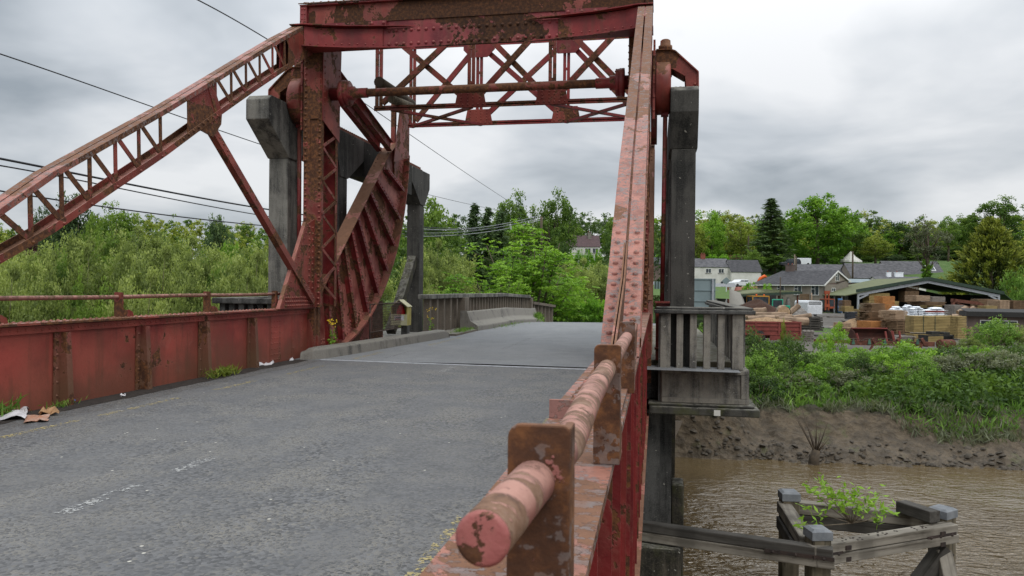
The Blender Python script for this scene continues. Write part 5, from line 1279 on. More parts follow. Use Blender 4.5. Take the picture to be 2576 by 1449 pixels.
# clods and stones on the mud
rs = random.Random(12); gm = plain('mud_clod', (.085,.070,.053), (.05,.042,.032), 6, .8, 0, .6)
P = MB()
for i in range(900):
    x = rs.uniform(1.2, 26); d = abs(rs.gauss(.1, .55)); y = waterline(x)+d-.2; z = ground(x, y); r = rs.uniform(.03, .12)
    if mnoise.noise(V((x*.5, 1, 3))) < -.2 and rs.random() < .6: continue
    P.lathe((x, y, z-r*.3), (rs.uniform(-.5,.5), rs.uniform(-.5,.5), 1), [(r*.6,0),(r*rs.uniform(.9,1.3),r*.3),(r*.7,r*.75),(r*.15,r*.9)], rs.choice((5,6,7)), False)
P.build('mud_clods', gm, None, 'lumpy dark stones and clods at the foot of the mud bank', 'stones', kind='stuff', origin=(0,0,0))

# sapling growing on the fender beam
b = MB(); rs = random.Random(14); root = at(2142, 1326, D=12.95); root.z = -2.56; P, T, D = [], [], []
for (x, y, d) in ((2052,1195,13.2),(2085,1215,13.0),(2118,1215,12.9),(2098,1240,13.1),(2070,1228,12.7),(2200,1262,12.9),(2242,1272,13.1),(2160,1268,12.8),(2120,1260,12.7),(2225,1232,13.3),(2185,1240,13.0),(2030,1222,12.9),(2020,1268,12.8),(2005,1318,12.6),(2150,1225,13.0),(2240,1290,13.0)):
    e = at(x, y, D=d); mid = root.lerp(e, .45)+V((0,0,-.03)); b.tube([root, mid, e], [.011,.007,.003], 5)
    for q in range(22):
        t = rs.uniform(.55, 1.03); c = mid.lerp(e, max(0,(t-.45)/.55))+V((rs.gauss(0,.055), rs.gauss(0,.055), rs.gauss(0,.05)))
        P.append(tuple(c)); T.append(rs.uniform(.5, .95)); D.append((rs.gauss(0,1), rs.gauss(0,.6), rs.uniform(-.1,1)))
t = thing('sapling', 'young willow sapling with lime green leaves growing on the timber fender beam', 'sapling', root)
b.build('stems', M['twig'], t)
o = bpy.data.objects.new('leaves', leaf_mesh('leaves', [leaf_arrays(np.array(P), .13, np.array(T), .36, 3, .4, dirs=np.array(D))], L['fresh'])); COL.objects.link(o); o.parent = t; o.matrix_parent_inverse = Matrix.Translation(-root)
# roadside weeds
def weed(label, p, h, n, seed, flower=True):
    rs = random.Random(seed); t = thing('flowering_weed' if flower else 'grass_tuft', label, 'weed', p); b = MB(); P, T, D = [], [], []; fl = MB()
    for i in range(n):
        e = V(p)+V((rs.gauss(0,.12)*h, rs.gauss(0,.12)*h, h*rs.uniform(.6,1))); b.tube([V(p), V(p).lerp(e,.5)+V((.02,0,0)), e], [.004,.003,.002], 4)
        for q in range(7): P.append(tuple(V(p).lerp(e, rs.uniform(.05,.7))+V((rs.gauss(0,.04), rs.gauss(0,.04), 0)))); T.append(rs.uniform(.4,.9)); D.append((rs.gauss(0,1), rs.gauss(0,1), .4))
        if flower:
            for q in range(4): fl.rivet(e+V((rs.gauss(0,.03), rs.gauss(0,.03), rs.gauss(0,.03))), (rs.gauss(0,.4), rs.gauss(0,.4)-.5, 1), .017)
    b.build('stems', M['twig'], t); o = bpy.data.objects.new('leaves', leaf_mesh('leaves', [leaf_arrays(np.array(P), .09, np.array(T), .4, seed, dirs=np.array(D))], L['fresh'])); COL.objects.link(o); o.parent = t; o.matrix_parent_inverse = Matrix.Translation(-V(p))
    if flower: fl.build('flowers', M['petal'], t)
weed('yellow flowering weed rooted by the kerb at the foot of the red segment', at(834, 868, Y=14.6)*1.0, .52, 6, 21)
weed('yellow flowering weed climbing beside the rescue box', V((-6.35, 20.9, .05)), .75, 5, 22)
def tuft(label, p, w, h, n, seed, m='grass'):
    rs = random.Random(seed); P, T, D = [], [], []
    for i in range(n):
        P.append((p[0]+rs.gauss(0,.22)*w*.4, p[1]+rs.gauss(0,.4)*w, p[2]+h*rs.uniform(.1,.6))); T.append(rs.uniform(.3,.9)); D.append((rs.gauss(.2,.6), rs.gauss(0,.6), .9))
    me = leaf_mesh('grass_tuft', [leaf_arrays(np.array(P)-np.array(p), h*.8, np.array(T), .10, seed, dirs=np.array(D))], L[m]); o = bpy.data.objects.new('grass_tuft', me); COL.objects.link(o); o.location = p; tag(o, label, 'grass tuft')
tuft('yellowish grass tuft at the foot of the third left stiffener', (-6.62, 10.75, .0), .5, .20, 260, 31, 'yel')
tuft('small green blades beside the white paper litter', (-6.72, 7.55, .0), .35, .12, 60, 32)
tuft('green weeds along the foot of the crash block', (-5.45, 27.5, -.0), 3.0, .14, 400, 33)
tuft('green weeds in the gap between kerb and crash block', (-5.75, 22.3, .05), 1.2, .16, 300, 34)
tuft('long grass clump below the end of the crash block', (-5.2, 33.5, -.1), 1.0, .45, 400, 35)
tuft('green grass blades at the left edge of the road by the paper', (-6.78, 6.8, .0), .3, .30, 50, 36)
# ================================================================ SAWMILL YARD, HOUSES, SIGNS, VEHICLES
YG = -2.15
def frame(x, D, z=YG, rz=0.0):
    """matrix with its origin at screen column x and depth D on height z, local X to the right, Y away"""
    p = at(x, 700, D=D); return Matrix.Translation((p.x, p.y, z)) @ Matrix.Rotation(YAW+rz, 4, 'Z')
def zat(x, y, D): return EYE+(hz(x)-y)*D/FPX
def root_at(name, label, cat, Mx, group=None): 
    t = thing(name, label, cat, Mx.translation, group); t.rotation_euler = (0, 0, math.atan2(Mx[1][0], Mx[0][0])); return t
def loc_build(mb, name, m, par, **kw): return mb.build(name, m, par, local=True, **kw)

def stack(label, x0, x1, yt, yb, D, depth, m, n, rz=0.0, jit=.03, seed=1, gap=.22, name='timber_stack', cols=3, group=None, cross=False):
    """sawn timber in layers, local x along the boards"""
    rs = random.Random(seed); xm = (x0+x1)/2; z0, z1 = zat(xm, yb, D), zat(xm, yt, D); w = (x1-x0)*D/FPX
    Mx = frame(xm, D, z0, rz); b = MB(); h = (z1-z0)/n
    for i in range(n):
        for c in range(cols):
            dx, dx2 = rs.uniform(-jit, jit)*w, rs.uniform(-jit, jit)*w; y0 = depth*c/cols
            b.box(-w/2+dx, w/2+dx2, y0+.006, y0+depth/cols-.006+rs.uniform(0, .01), i*h+.001, (i+1)*h-h*gap)
        if gap > .24:
            for q in (-.38, 0, .38): b.box(w*q-.04, w*q+.04, .02, depth-.02, (i+1)*h-h*gap+.001, (i+1)*h-.001)
    o = b.build(name, m, None, label, 'timber stack', group or 'timber stacks in the sawmill yard', local=True)
    o.location = Mx.translation; o.rotation_euler = (0, 0, YAW+rz); return o
S = stack
o1 = S('large yellow treated timber pack with green straps, upper of two', 2301, 2390, 795, 837, 53, 1.3, M['yellow_wood'], 11, -.04, .004, 1)
b = MB()
w = 89*53/FPX; h = 42*53/FPX
for q in (-.24, .08): b.box(w*q, w*q+.035, -.02, -.008, 0, h)
loc_build(b, 'strap', M['green_edge'], o1)
S('yellow treated timber pack lying under the strapped pack', 2302, 2393, 840, 860, 53, 1.3, M['yellow_wood'], 5, -.04, .004, 2)
S('narrow tall yellow timber pack right of the strapped pack', 2407, 2437, 795, 852, 55, 2.0, M['yellow_wood'], 14, .35, .008, 3)
S('orange timber stack in front of the barn, highest of the orange ones', 2219, 2254, 745, 766, 93.2, 1.6, M['orange_wood'], 12, .2, .01, 4)
S('orange timber stack directly below the highest orange one', 2222, 2260, 767, 800, 93, 1.6, M['orange_wood'], 14, .2, .01, 5)
S('orange timber stack behind the rusty loader bucket', 2187, 2240, 808, 830, 63, 1.6, M['orange_wood'], 5, .3, .01, 6, .08)
S('untidy brown pile of slab timber above the orange stack', 2184, 2252, 783, 807, 64, 1.8, M['brown_wood'], 9, .05, .10, 7, .35)
S('rough edged brown planks capping the untidy slab pile', 2190, 2232, 763, 783, 65, 1.5, M['brown_wood'], 8, .25, .06, 8)
S('sawn boards showing pale ends left of the yellow packs', 2246, 2292, 781, 803, 62, 1.6, M['pale_wood'], 8, .45, .04, 9)
S('dark loose slab pile under the boards with pale ends', 2250, 2300, 804, 840, 61, 1.6, M['brown_wood'], 9, .3, .08, 10, .4)
S('small neat timber pack beside the black wrapped pack', 2166, 2187, 778, 802, 91, 1.5, M['yellow_wood'], 12, .2, .01, 11)
S('pale grey board stack on a rack inside the barn', 2303, 2344, 743, 757, 96, 2, M['pale_wood'], 7, .25, .02, 12)
S('grey board stack on the rack right of the pale one in the barn', 2344, 2381, 746, 760, 98, 2, M['grey_wood'], 6, .2, .03, 13)
S('brown boards on the lower shelf of the barn rack', 2304, 2382, 759, 768, 97, 1.8, M['brown_wood'], 4, .1, .04, 14)
S('wide stack of dim boards deep inside the barn on the left', 2187, 2239, 737, 756, 112, 2, M['yellow_wood'], 10, .0, .01, 15)
S('low dim board stack below the wide one deep in the barn', 2187, 2262, 757, 771, 111, 2, M['yellow_wood'], 8, .0, .01, 16)
S('highest board stack standing in the middle of the barn', 2279, 2312, 713, 731, 113, 2, M['brown_wood'], 9, .0, .01, 17)
S('board stack under the highest one in the middle of the barn', 2277, 2312, 732, 760, 112, 2, M['brown_wood'], 12, .0, .01, 18)
S('grey weathered plank stack behind the cut logs', 2401, 2430, 767, 814, 79, 1.6, M['grey_wood'], 16, .1, .02, 19)
S('pale edged drying stack on the shed roof at the far right', 2513, 2545, 755, 779, 62, 1.2, M['pale_wood'], 9, .3, .02, 20, .3)
S('dark drying stack behind the pale edged one at the far right', 2546, 2590, 756, 779, 63, 1.2, M['brown_wood'], 9, .2, .02, 21, .35)
S('small yellow and blue painted board pack on the shed roof', 2481, 2511, 769, 779, 61, 1, M['yellow_wood'], 4, .1, .01, 22)
S('brown stack at the right end of the barn opening', 2462, 2514, 752, 771, 92, 1.6, M['brown_wood'], 7, .0, .03, 23)
S('grey plank heap lying flat by the yard gravel', 2137, 2178, 806, 823, 72, 1.4, M['grey_wood'], 6, .15, .05, 24)
S('small yellow pack inside the barn by its left post', 2125, 2150, 770, 784, 100, 1.4, M['yellow_wood'], 7, .2, .02, 25)
S('brown timber crate pile left of the barn post', 2124, 2143, 755, 770, 101, 1.4, M['brown_wood'], 6, .2, .04, 26)
S('dark slab heap slanting behind the red trailer', 2012, 2068, 796, 832, 58, 2, M['timber_dark'], 6, -.2, .10, 27, .3)
S('weathered grey slab heap beside the trailer tailboard', 2018, 2044, 832, 860, 52, 1.2, M['grey_wood'], 6, -.5, .08, 28, .3)
S('stacked cut slabs below the cut logs', 2390, 2408, 798, 850, 70, 1.4, M['log'], 5, .1, .05, 29, .3)

S('low jumble of offcuts in front of the slab pile', 2186, 2250, 832, 842, 60, 1.2, M['pale_wood'], 3, .4, .12, 41, .3)
S('loose offcuts scattered beside the loader bucket', 2262, 2300, 845, 858, 53, 1.2, M['grey_wood'], 4, -.3, .14, 42, .35)
S('thin pale boards leaning low before the firewood heap', 2118, 2150, 812, 824, 62, 1.0, M['pale_wood'], 4, .5, .10, 43, .3)
S('stack of brown beams left of the livestock trailer', 1992, 2020, 776, 790, 88, 1.4, M['brown_wood'], 5, .3, .08, 44, .3)
S('long low pile of grey rails behind the wrapped pack', 2090, 2132, 795, 803, 96, 1.2, M['grey_wood'], 4, .1, .08, 45, .25)
S('yellow pack half hidden behind the white bags', 2332, 2372, 762, 775, 100, 1.5, M['yellow_wood'], 7, .1, .01, 46)
S('dark beams piled behind the tilted trunk', 2440, 2480, 772, 786, 88, 1.4, M['brown_wood'], 6, -.2, .06, 47, .25)
S('pale planks on bearers right of the narrow yellow pack', 2440, 2470, 822, 848, 57, 1.4, M['pale_wood'], 8, .3, .04, 48, .3)
S('short brown blocks stacked left of the rusty bucket', 2126, 2152, 826, 842, 58, 1.0, M['brown_wood'], 5, .2, .07, 49, .25)

def log(label, x0, y0, x1, y1, D, r, D2=None, group='cut logs lying in the yard'):
    a, c = at(x0, y0, D=D), at(x1, y1, D=D2 or D); d = c-a; ln = d.length; rs = random.Random(int(x0+y0)); b = MB()
    pts = [V((ln*q, rs.gauss(0,.04)*r, rs.gauss(0,.06)*r)) for q in (0, .25, .5, .75, 1)]
    b.tube(pts, [r*rs.uniform(.92,1.08) for _ in pts], 11, False)
    o = b.build('log', M['log'], None, label, 'log', group, local=True); o.matrix_world = Matrix.Translation(a) @ d.to_track_quat('X', 'Z').to_matrix().to_4x4(); o.location = a; o.rotation_euler = d.to_track_quat('X', 'Z').to_euler()
    e = MB(); e.lathe((0,0,0), (-1,0,0), [(r*.98,0),(r*.9,.012)], 11, False); e.lathe((ln,0,0), (1,0,0), [(r*.98,0),(r*.9,.012)], 11, False); loc_build(e, 'sawn_end', M['logend'], o)
log('pale peeled log along the top of the red trailer load', 1880, 803, 1947, 801, 52, .24)
log('thick dark log with pale sawn end behind the trailer', 1958, 806, 2032, 809, 51.5, .27)
log('short thick pale log at the back of the log heap', 1896, 784, 1927, 781, 60, .27)
log('long pale log lying behind the thick dark log', 1900, 791, 1981, 790, 57, .16)
log('thin pale log between the two long logs', 1931, 797, 1992, 796, 54, .14)
log('grey log propped up slanting on the heap', 1983, 791, 2010, 768, 60, .22)
log('log slanting low beside the propped grey log', 1996, 799, 2040, 793, 56, .16)
log('thin log resting on the trailer load at its right end', 1988, 815, 2006, 818, 49.5, .12)
log('fat round log butt facing the river', 1968, 783, 1972, 786, 59, .48, 57)
log('dark log on the left of the heap behind the balustrade', 1850, 797, 1895, 795, 53.5, .16)
log('cut trunk tilted on the pile right of the grey planks', 2413, 790, 2434, 777, 72, .42)
log('short log showing its end below the tilted trunk', 2391, 800, 2408, 798, 69, .30)
log('middle log in the column right of the yellow packs', 2391, 815, 2409, 816, 68, .30)
log('lower log in the column right of the yellow packs', 2391, 832, 2409, 833, 67.5, .28)
log('lowest log in the column right of the yellow packs', 2391, 846, 2409, 847, 67, .26)
log('split log with orange core right of the tilted trunk', 2440, 783, 2452, 776, 73, .30)

def mound(name, label, cat, x, D, w, h, m, seed, dp=.6, z=YG):
    Mx = frame(x, D, z); b = MB(); n = 22; vs = []
    for j in range(n+1):
        for i in range(n+1):
            u, v = i/n*2-1, j/n*2-1; r = min(1, math.hypot(u, v)); hh = h*max(0, 1-r)**.8*(1+.25*mnoise.noise(V((u*3, v*3, seed))))+.05*h*mnoise.noise(V((u*11, v*11, seed)))
            vs.append(Mx @ V((u*w/2, v*w/2*dp, hh-.06)))
    b.add(vs, [(j*(n+1)+i, j*(n+1)+i+1, (j+1)*(n+1)+i+1, (j+1)*(n+1)+i) for j in range(n) for i in range(n)], True); return b.build(name, m, None, label, cat)
mound('bark_heap', 'dark brown heap of bark mulch in front of the lean-to shed', 'heap', 1902, 74, 6.4, 1.55, M['bark_heap'], 3, .6, zat(1902, 790, 74))
mound('firewood_heap', 'pale heap of split firewood beside the yard gravel', 'heap', 2150, 66, 3.4, .8, M['dust'], 5, .8, zat(2150, 822, 66))
mound('rubble_heap', 'grey heap of stones and offcuts left of the livestock trailer', 'heap', 2005, 68, 3.2, 1.2, plain('stone_rubble', (.22,.2,.18), (.1,.09,.08), 4, .9, 0, .8), 8, .8, zat(2005, 800, 68))

# red tipping trailer
Mx = frame(1930, 48.5, YG, -.05); t = root_at('farm_trailer', 'red ribbed farm tipping trailer heaped with sawdust parked on the bank edge', 'trailer', Mx)
b = MB(); w, z0, z1 = 4.3, .62, 1.50
b.box(-w/2, w/2, 0, .05, z0, z1); b.box(-w/2, w/2, 1.9, 1.95, z0, z1); b.box(-w/2, -w/2+.05, .051, 1.899, z0, z1); b.box(w/2-.05, w/2, .051, 1.899, z0, z1); b.box(-w/2+.051, w/2-.051, .051, 1.899, z0, z0+.06)
for z in (z0, z0+.30, z0+.56, z1-.10): b.box(-w/2-.03, w/2+.03, -.05, -.001, z, z+.09)
for x in (-w/2-.02, -.75, .72, w/2-.08): b.box(x, x+.10, -.07, -.0505, z0, z1)
loc_build(b, 'body', M['trailer_red'], t)
b = MB(); b.box(-w/2, w/2, .3, .42, .40, .60); b.box(-w/2, w/2, 1.5, 1.62, .40, .60); b.box(.2, w/2, -.02, .02, .30, .60); loc_build(b, 'chassis', M['trailer_red'], t)
for y in (-.05, 1.75):
    b = MB(); b.lathe((-.55, y, .48), (0,1,0), [(.28,.02),(.44,.0),(.48,.05),(.48,.22),(.44,.27),(.28,.25)], 22); wh = loc_build(b, 'wheel', M['black'], t)
    b = MB(); b.lathe((-.55, y-.005, .48), (0,1,0), [(.05,.0),(.12,.06),(.24,.08),(.28,.02)], 16); loc_build(b, 'rim', M['rust_steel'], wh)
mound('sawdust_heap', 'heap of sawdust and bark filling the red trailer', 'heap', 1930, 49.5, 4.3, .42, M['dust'], 15, .42, YG+1.40)

# livestock trailer
Mx = frame(2051, 94, zat(2051, 797, 94), .18); t = root_at('livestock_trailer', 'silver ribbed livestock trailer standing in the yard with its ramp closed', 'trailer', Mx)
b = MB(); w, h = 2.0, 2.0
b.prism([(-w/2,0,.3),(w/2,0,.3),(w/2,0,h-.25),(w/2-.08,0,h-.08),(w/2-.25,0,h),(-w/2+.25,0,h),(-w/2+.08,0,h-.08),(-w/2,0,h-.25)], (0,3.0,0)); loc_build(b, 'body', M['alu'], t)
b = MB(); b.box(-w/2+.1, w/2-.1, -.04, -.002, .32, 1.40)
for q in range(9): b.box(-w/2+.1, w/2-.1, -.06, -.041, .36+q*.115, .42+q*.115)
loc_build(b, 'ramp', M['alu'], t)
b = MB(); 
for z in (1.50, 1.66, 1.80): b.box(-w/2+.15, w/2-.15, -.02, -.001, z, z+.07)
for q in range(4): b.box(w/2+.001, w/2+.01, .4+q*.6, .75+q*.6, 1.45, 1.58)
loc_build(b, 'vent_slot', M['black'], t)
for x in (-w/2-.02, w/2-.16):
    b = MB(); b.lathe((x, 1.4, .28), (1,0,0), [(.14,0),(.28,.02),(.28,.16),(.14,.18)], 14); loc_build(b, 'wheel', M['black'], t)

# bag pallets, wrapped pack, drum
def bags(label, x, y0, y1, D, wpx, n, seed):
    rs = random.Random(seed); z0, z1 = zat(x, y1, D), zat(x, y0, D); w = wpx*D/FPX; Mx = frame(x, D, z0, .2); t = root_at('bag_stack', label, 'bags', Mx, 'white plastic bag stacks in the yard'); h = (z1-z0)/(n+.6)
    for i in range(n+1):
        b = MB(); cols = 2 if i < n else 1
        for c in range(cols):
            cx = (-w/4+w/2*c) if cols == 2 else rs.uniform(-.1,.1)*w; a, bb = w/4*1.04, .45
            vs = []
            for j in range(7):
                for k in range(7):
                    u, v = k/3-1, j/3-1; e = max(0, 1-abs(u)**3)*max(0, 1-abs(v)**3)
                    vs.append((cx+u*a, .5+v*bb, i*h+h*.5+h*.62*e**.5+rs.gauss(0,.012)))
            m0 = len(vs); vs += [(x_, y_, i*h+h*.5-(z_-i*h-h*.5)*.8) for x_, y_, z_ in vs]
            fs = [(j*7+k, j*7+k+1, j*7+k+8, j*7+k+7) for j in range(6) for k in range(6)]
            b.add(vs, fs+[tuple(m0+q for q in f[::-1]) for f in fs], True)
        loc_build(b, 'bag_layer', M['bag'], t)
bags('left taller stack of white plastic bags before the barn', 2292, 769, 805, 88, 23, 9, 1)
bags('nearest and largest stack of white plastic bags', 2314, 773, 813, 80, 31, 9, 2)
bags('long low row of white bags right of the largest stack', 2362, 776, 806, 86, 68, 5, 3)
bags('low scattered white bags left of the taller stack', 2263, 773, 802, 91, 32, 5, 4)
Mx = frame(2150, 90, zat(2150, 803, 90), .2); b = MB(); w, h = 31*90/FPX, 18*90/FPX
rs = random.Random(3); vs = []
for k in range(5):
    for j in range(12):
        a = j/12*6.283; r = 1/max(abs(math.cos(a)), abs(math.sin(a)))**.8; vs.append((math.cos(a)*r*w/2*.95*(1+rs.gauss(0,.02)), .6+math.sin(a)*r*.55*(1+rs.gauss(0,.02)), h*k/4*(1+rs.gauss(0,.02))))
b.add(vs, [(k*12+j, k*12+(j+1) % 12, (k+1)*12+(j+1) % 12, (k+1)*12+j) for k in range(4) for j in range(12)]+[tuple(48+j for j in range(12))])
o = b.build('wrapped_pack', M['tarp'], None, 'timber pack wrapped in shiny black plastic on the yard', 'wrapped pack', local=True); o.matrix_world = Mx; o.location = Mx.translation; o.rotation_euler = (0,0,YAW+.2)
b = MB(); Mx = frame(2114, 104, zat(2114, 786, 104))
for k in range(2): b.lathe((0,0,k*.98), (0,0,1), [(.29,0),(.30,.02),(.29,.3),(.305,.31),(.29,.33),(.29,.6),(.305,.62),(.29,.64),(.30,.94),(.26,.95)], 16)
o = loc_build(b, 'drum', M['blue'], None); o.location = Mx.translation; tag(o, 'blue steel drums stacked by the left barn post', 'drum')
b = MB(); b.box(-.55,.55,0,.8,0,.55); b.box(-.4,.35,.1,.7,.551,.62); o = b.build('stone_block', concrete('mossy_stone', (.28,.27,.2), (.12,.12,.08), .4), None, 'mossy stone block resting on the small neat timber pack', 'stone block', local=True, bevel=.12); o.location = frame(2177, 91.3, zat(2177, 777.5, 91.3)).translation

# machines
def cab(name, label, cat, x, yt, yb, D, w, m, rz, boom=None):
    z0, z1 = zat(x, yb, D), zat(x, yt, D); h = z1-z0; Mx = frame(x, D, z0, rz); t = root_at(name, label, cat, Mx)
    b = MB(); b.box(-w/2, w/2, 0, 1.5, h*.94, h); b.box(-w/2, w/2, 0, 1.5, .25*h, .40*h)
    for xx in (-w/2, w/2-.09):
        for yy in (0, 1.41): b.box(xx, xx+.09, yy, yy+.09, .401*h, .939*h)
    loc_build(b, 'cab', m, t); b = MB(); b.box(-w/2+.02, w/2-.02, .03, 1.47, .402*h, .938*h); loc_build(b, 'glass', M['glass'], t)
    for xx in (-w/2-.1, w/2-.1):
        b = MB(); b.lathe((xx, .7, .2*h), (1,0,0), [(.1,0),(.22*h,.02),(.22*h,.2),(.1,.22)], 14); loc_build(b, 'wheel', M['black'], t)
    return t, h
t, h = cab('loader', 'yellow wheeled loader parked under the lean-to roof', 'loader', 1915, 744, 786, 84, 2.0, M['yellow'], .15)
b = MB(); b.tube([(-.3,.5,h), (-.3,.5,h+.18)], .09, 8); b.tube([(.6,.5,h), (.6,.5,h+.15)], .08, 8); loc_build(b, 'beacon', M['orange_barrier'], t)
t, h = cab('forklift', 'turquoise green forklift beside the yellow loader', 'forklift', 1957, 753, 786, 80, 1.1, M['green'], -.3)
b = MB(); b.box(.55, 1.25, .2, 1.2, .15, .75); loc_build(b, 'bonnet', M['green'], t)
t, h = cab('forklift', 'rusty orange forklift with raised mast by the grey house', 'forklift', 2090, 752, 784, 100, 1.2, M['orange'], .2)
b = MB()
for xx in (-.9, -.45): b.box(xx, xx+.14, -.2, -.05, .2, 2.6)
b.box(-.95, -.25, -.22, .0, 2.3, 2.75); b.box(-.95, -.25, -.24, -.201, .6, 1.0); b.box(-.95, -.25, -.24, -.201, 1.6, 1.75); loc_build(b, 'mast', M['orange'], t)
# rusty loading crane arm over the logs
Mx = frame(2430, 82, zat(2430, 790, 82)); t = root_at('crane_arm', 'rusty brown folding crane arm lying across the logs and bags', 'crane', Mx)
def lp(x, y): return ((x-2430)*82/FPX, 0, zat(x, y, 82)-zat(2430, 790, 82))
b = MB(); b.bar(lp(2397,788), lp(2399,752), .28, .30, (0,1,0)); b.bar(lp(2394,755), lp(2462,763), .30, .34); b.bar(lp(2462,763), lp(2474,770), .3, .3); b.bar(lp(2440,772), lp(2464,783), .2, .22); b.bar(lp(2402,760), lp(2440,774), .12, .12); loc_build(b, 'arm', M['rust_steel'], t)
b = MB(); b.box(*[lp(2330,0)[0], lp(2396,0)[0]], -.1, .2, lp(2330,786)[2], lp(2330,781)[2]); loc_build(b, 'bed', M['trailer_red'], t)
# loader bucket
Mx = frame(2203, 51, YG, .05); t = root_at('loader_bucket', 'big rusty brown loader bucket lying open towards the river', 'bucket', Mx)
def lp(x, y, yy=0): return ((x-2203)*51/FPX, yy, zat(x, y, 51)-YG)
w = 94*51/FPX; h = .95; b = MB(); pr2 = [(0, .05), (.9, .02), (1.15, .35), (1.1, .65), (.8, h), (.75, h), (1.03, .65), (1.07, .37), (.87, .07), (0, .10)]
b.prism([(-w/2, y, z) for y, z in pr2], (w, 0, 0)); 
for x in (-w/2-.03, w/2): b.prism([(x, y, z) for y, z in [(0,.05),(.9,.02),(1.15,.35),(1.1,.65),(.8,h),(.3,.75)]], (.03,0,0))
loc_build(b, 'shell', plain('bucket_rust', (.075,.028,.02), (.045,.02,.016), 3, .9, 0, .4), t)
b = MB(); b.box(-w/2, w/2, .70, .85, h-.02, h+.05)
for x in (2230, 2267-1, 2249): b.bar(lp(x, 868, -.25), lp(x-3, 833, -.1), .10, .10)
b.bar(lp(2159, 865, -.25), lp(2153, 838, -.1), .14, .10); b.bar(lp(2252, 866, -.25), lp(2243, 832, -.1), .14, .10); loc_build(b, 'frame', M['trailer_red'], t)
# long red roller frame with hoops
Mx = frame(2246, 45.5, YG, .0); t = root_at('hoop_frame', 'long rusty red machine frame with five wire hoops on green brackets', 'farm machine', Mx)
def lp(x, y, yy=0): return ((x-2246)*45.5/FPX, yy, zat(x, y, 45.5)-YG)
b = MB(); b.bar(lp(2140, 862), lp(2352, 866), .14, .28); b.bar(lp(2050, 857), lp(2140, 860), .12, .2)
for x in (2195, 2258, 2318): b.bar(lp(x, 851, -.1), lp(x+9, 868, -.1), .12, .16); b.bar(lp(x+2, 866, -.1), lp(x-8, 882, -.1), .10, .10)
loc_build(b, 'beam', M['rust_steel'], t)
for k, x in enumerate((2147, 2187, 2226, 2267, 2308)):
    b = MB(); b.tube([lp(x+36*math.sin(a)*.5-0, 858-7*math.cos(a), -.12) for a in np.linspace(-1.5, 1.5, 9)], .022, 6); loc_build(b, 'hoop', M['stick'], t)
    b = MB(); b.bar(lp(x-1, 853, -.14), lp(x-1, 866, -.14), .07, .06, (0,1,0), .2, .06); loc_build(b, 'bracket', plain('bracket_green', (.07,.16,.11), (.05,.1,.07), 3, .7, 0, 0) if k == 0 else bpy.data.materials['bracket_green'], t)
# roller with engine frame
Mx = frame(2390, 46.5, YG, .3); t = root_at('field_roller', 'rusty steel roller drum with small engine frame at the bank edge', 'roller', Mx)
b = MB(); b.lathe((-.55, .2, .28), (1,0,0), [(.25,0),(.30,.01),(.30,1.0),(.25,1.02)], 18); loc_build(b, 'drum', M['rust_steel'], t)
b = MB(); b.box(-1.2, .9, .5, .58, .75, .83); b.box(-1.2, -1.12, .5, 1.2, .1, .83); b.box(.82, .9, .5, 1.2, .1, .83); b.box(-.8, -.2, .52, 1.0, .84, 1.05); b.box(.1, .6, .52, 1.0, .84, 1.0); loc_build(b, 'frame', M['black'], t)
# hanging grey tarpaulins, tripod of poles
for k, (x, dx) in enumerate(((1969, 8), (1983, 13))):
    b = MB(); Mx = frame(x, 86, zat(x, 772, 86)); hh = (772-747)*86/FPX; b.lathe((0,0,0), (0,0,1), [(dx*.020,0),(dx*.021,hh*.3),(dx*.017,hh*.65),(dx*.008,hh*.92),(.03,hh)], 9); o = loc_build(b, 'tarpaulin', M['grey_cloth'], None); o.location = Mx.translation
    tag(o, ('narrow grey tarpaulin hanging under the lean-to roof', 'wider grey tarpaulin hanging right of the narrow one')[k], 'tarpaulin')

# ---------------------------------------------------------------- buildings
def window(par, x0, x1, z0, z1, y, bars=1, opener=False):
    """local wall facing -y"""
    b = MB(); t = .06
    b.box(x0, x1, y-.04, y-.001, z0, z0+t); b.box(x0, x1, y-.04, y-.001, z1-t, z1)
    for x in [x0, x1-t]+[x0+(x1-x0)*k/(bars+1)-t/2 for k in range(1, bars+1)]: b.box(x, x+t, y-.041, y-.001, z0+t, z1-t)
    if opener: b.box(x0+t, x0+(x1-x0)/2, y-.04, y-.001, z0+(z1-z0)*.62, z0+(z1-z0)*.62+t)
    w_ = loc_build(b, 'window', M['white_frame'], par)
    b = MB(); b.box(x0+t*.5, x1-t*.5, y-.02, y-.0005, z0+t*.5, z1-t*.5); loc_build(b, 'pane', M['glass'], w_)
    b = MB(); b.box(x0-.08, x1+.08, y-.09, y-.001, z0-.10, z0-.002); loc_build(b, 'sill', M['conc_light'], w_)

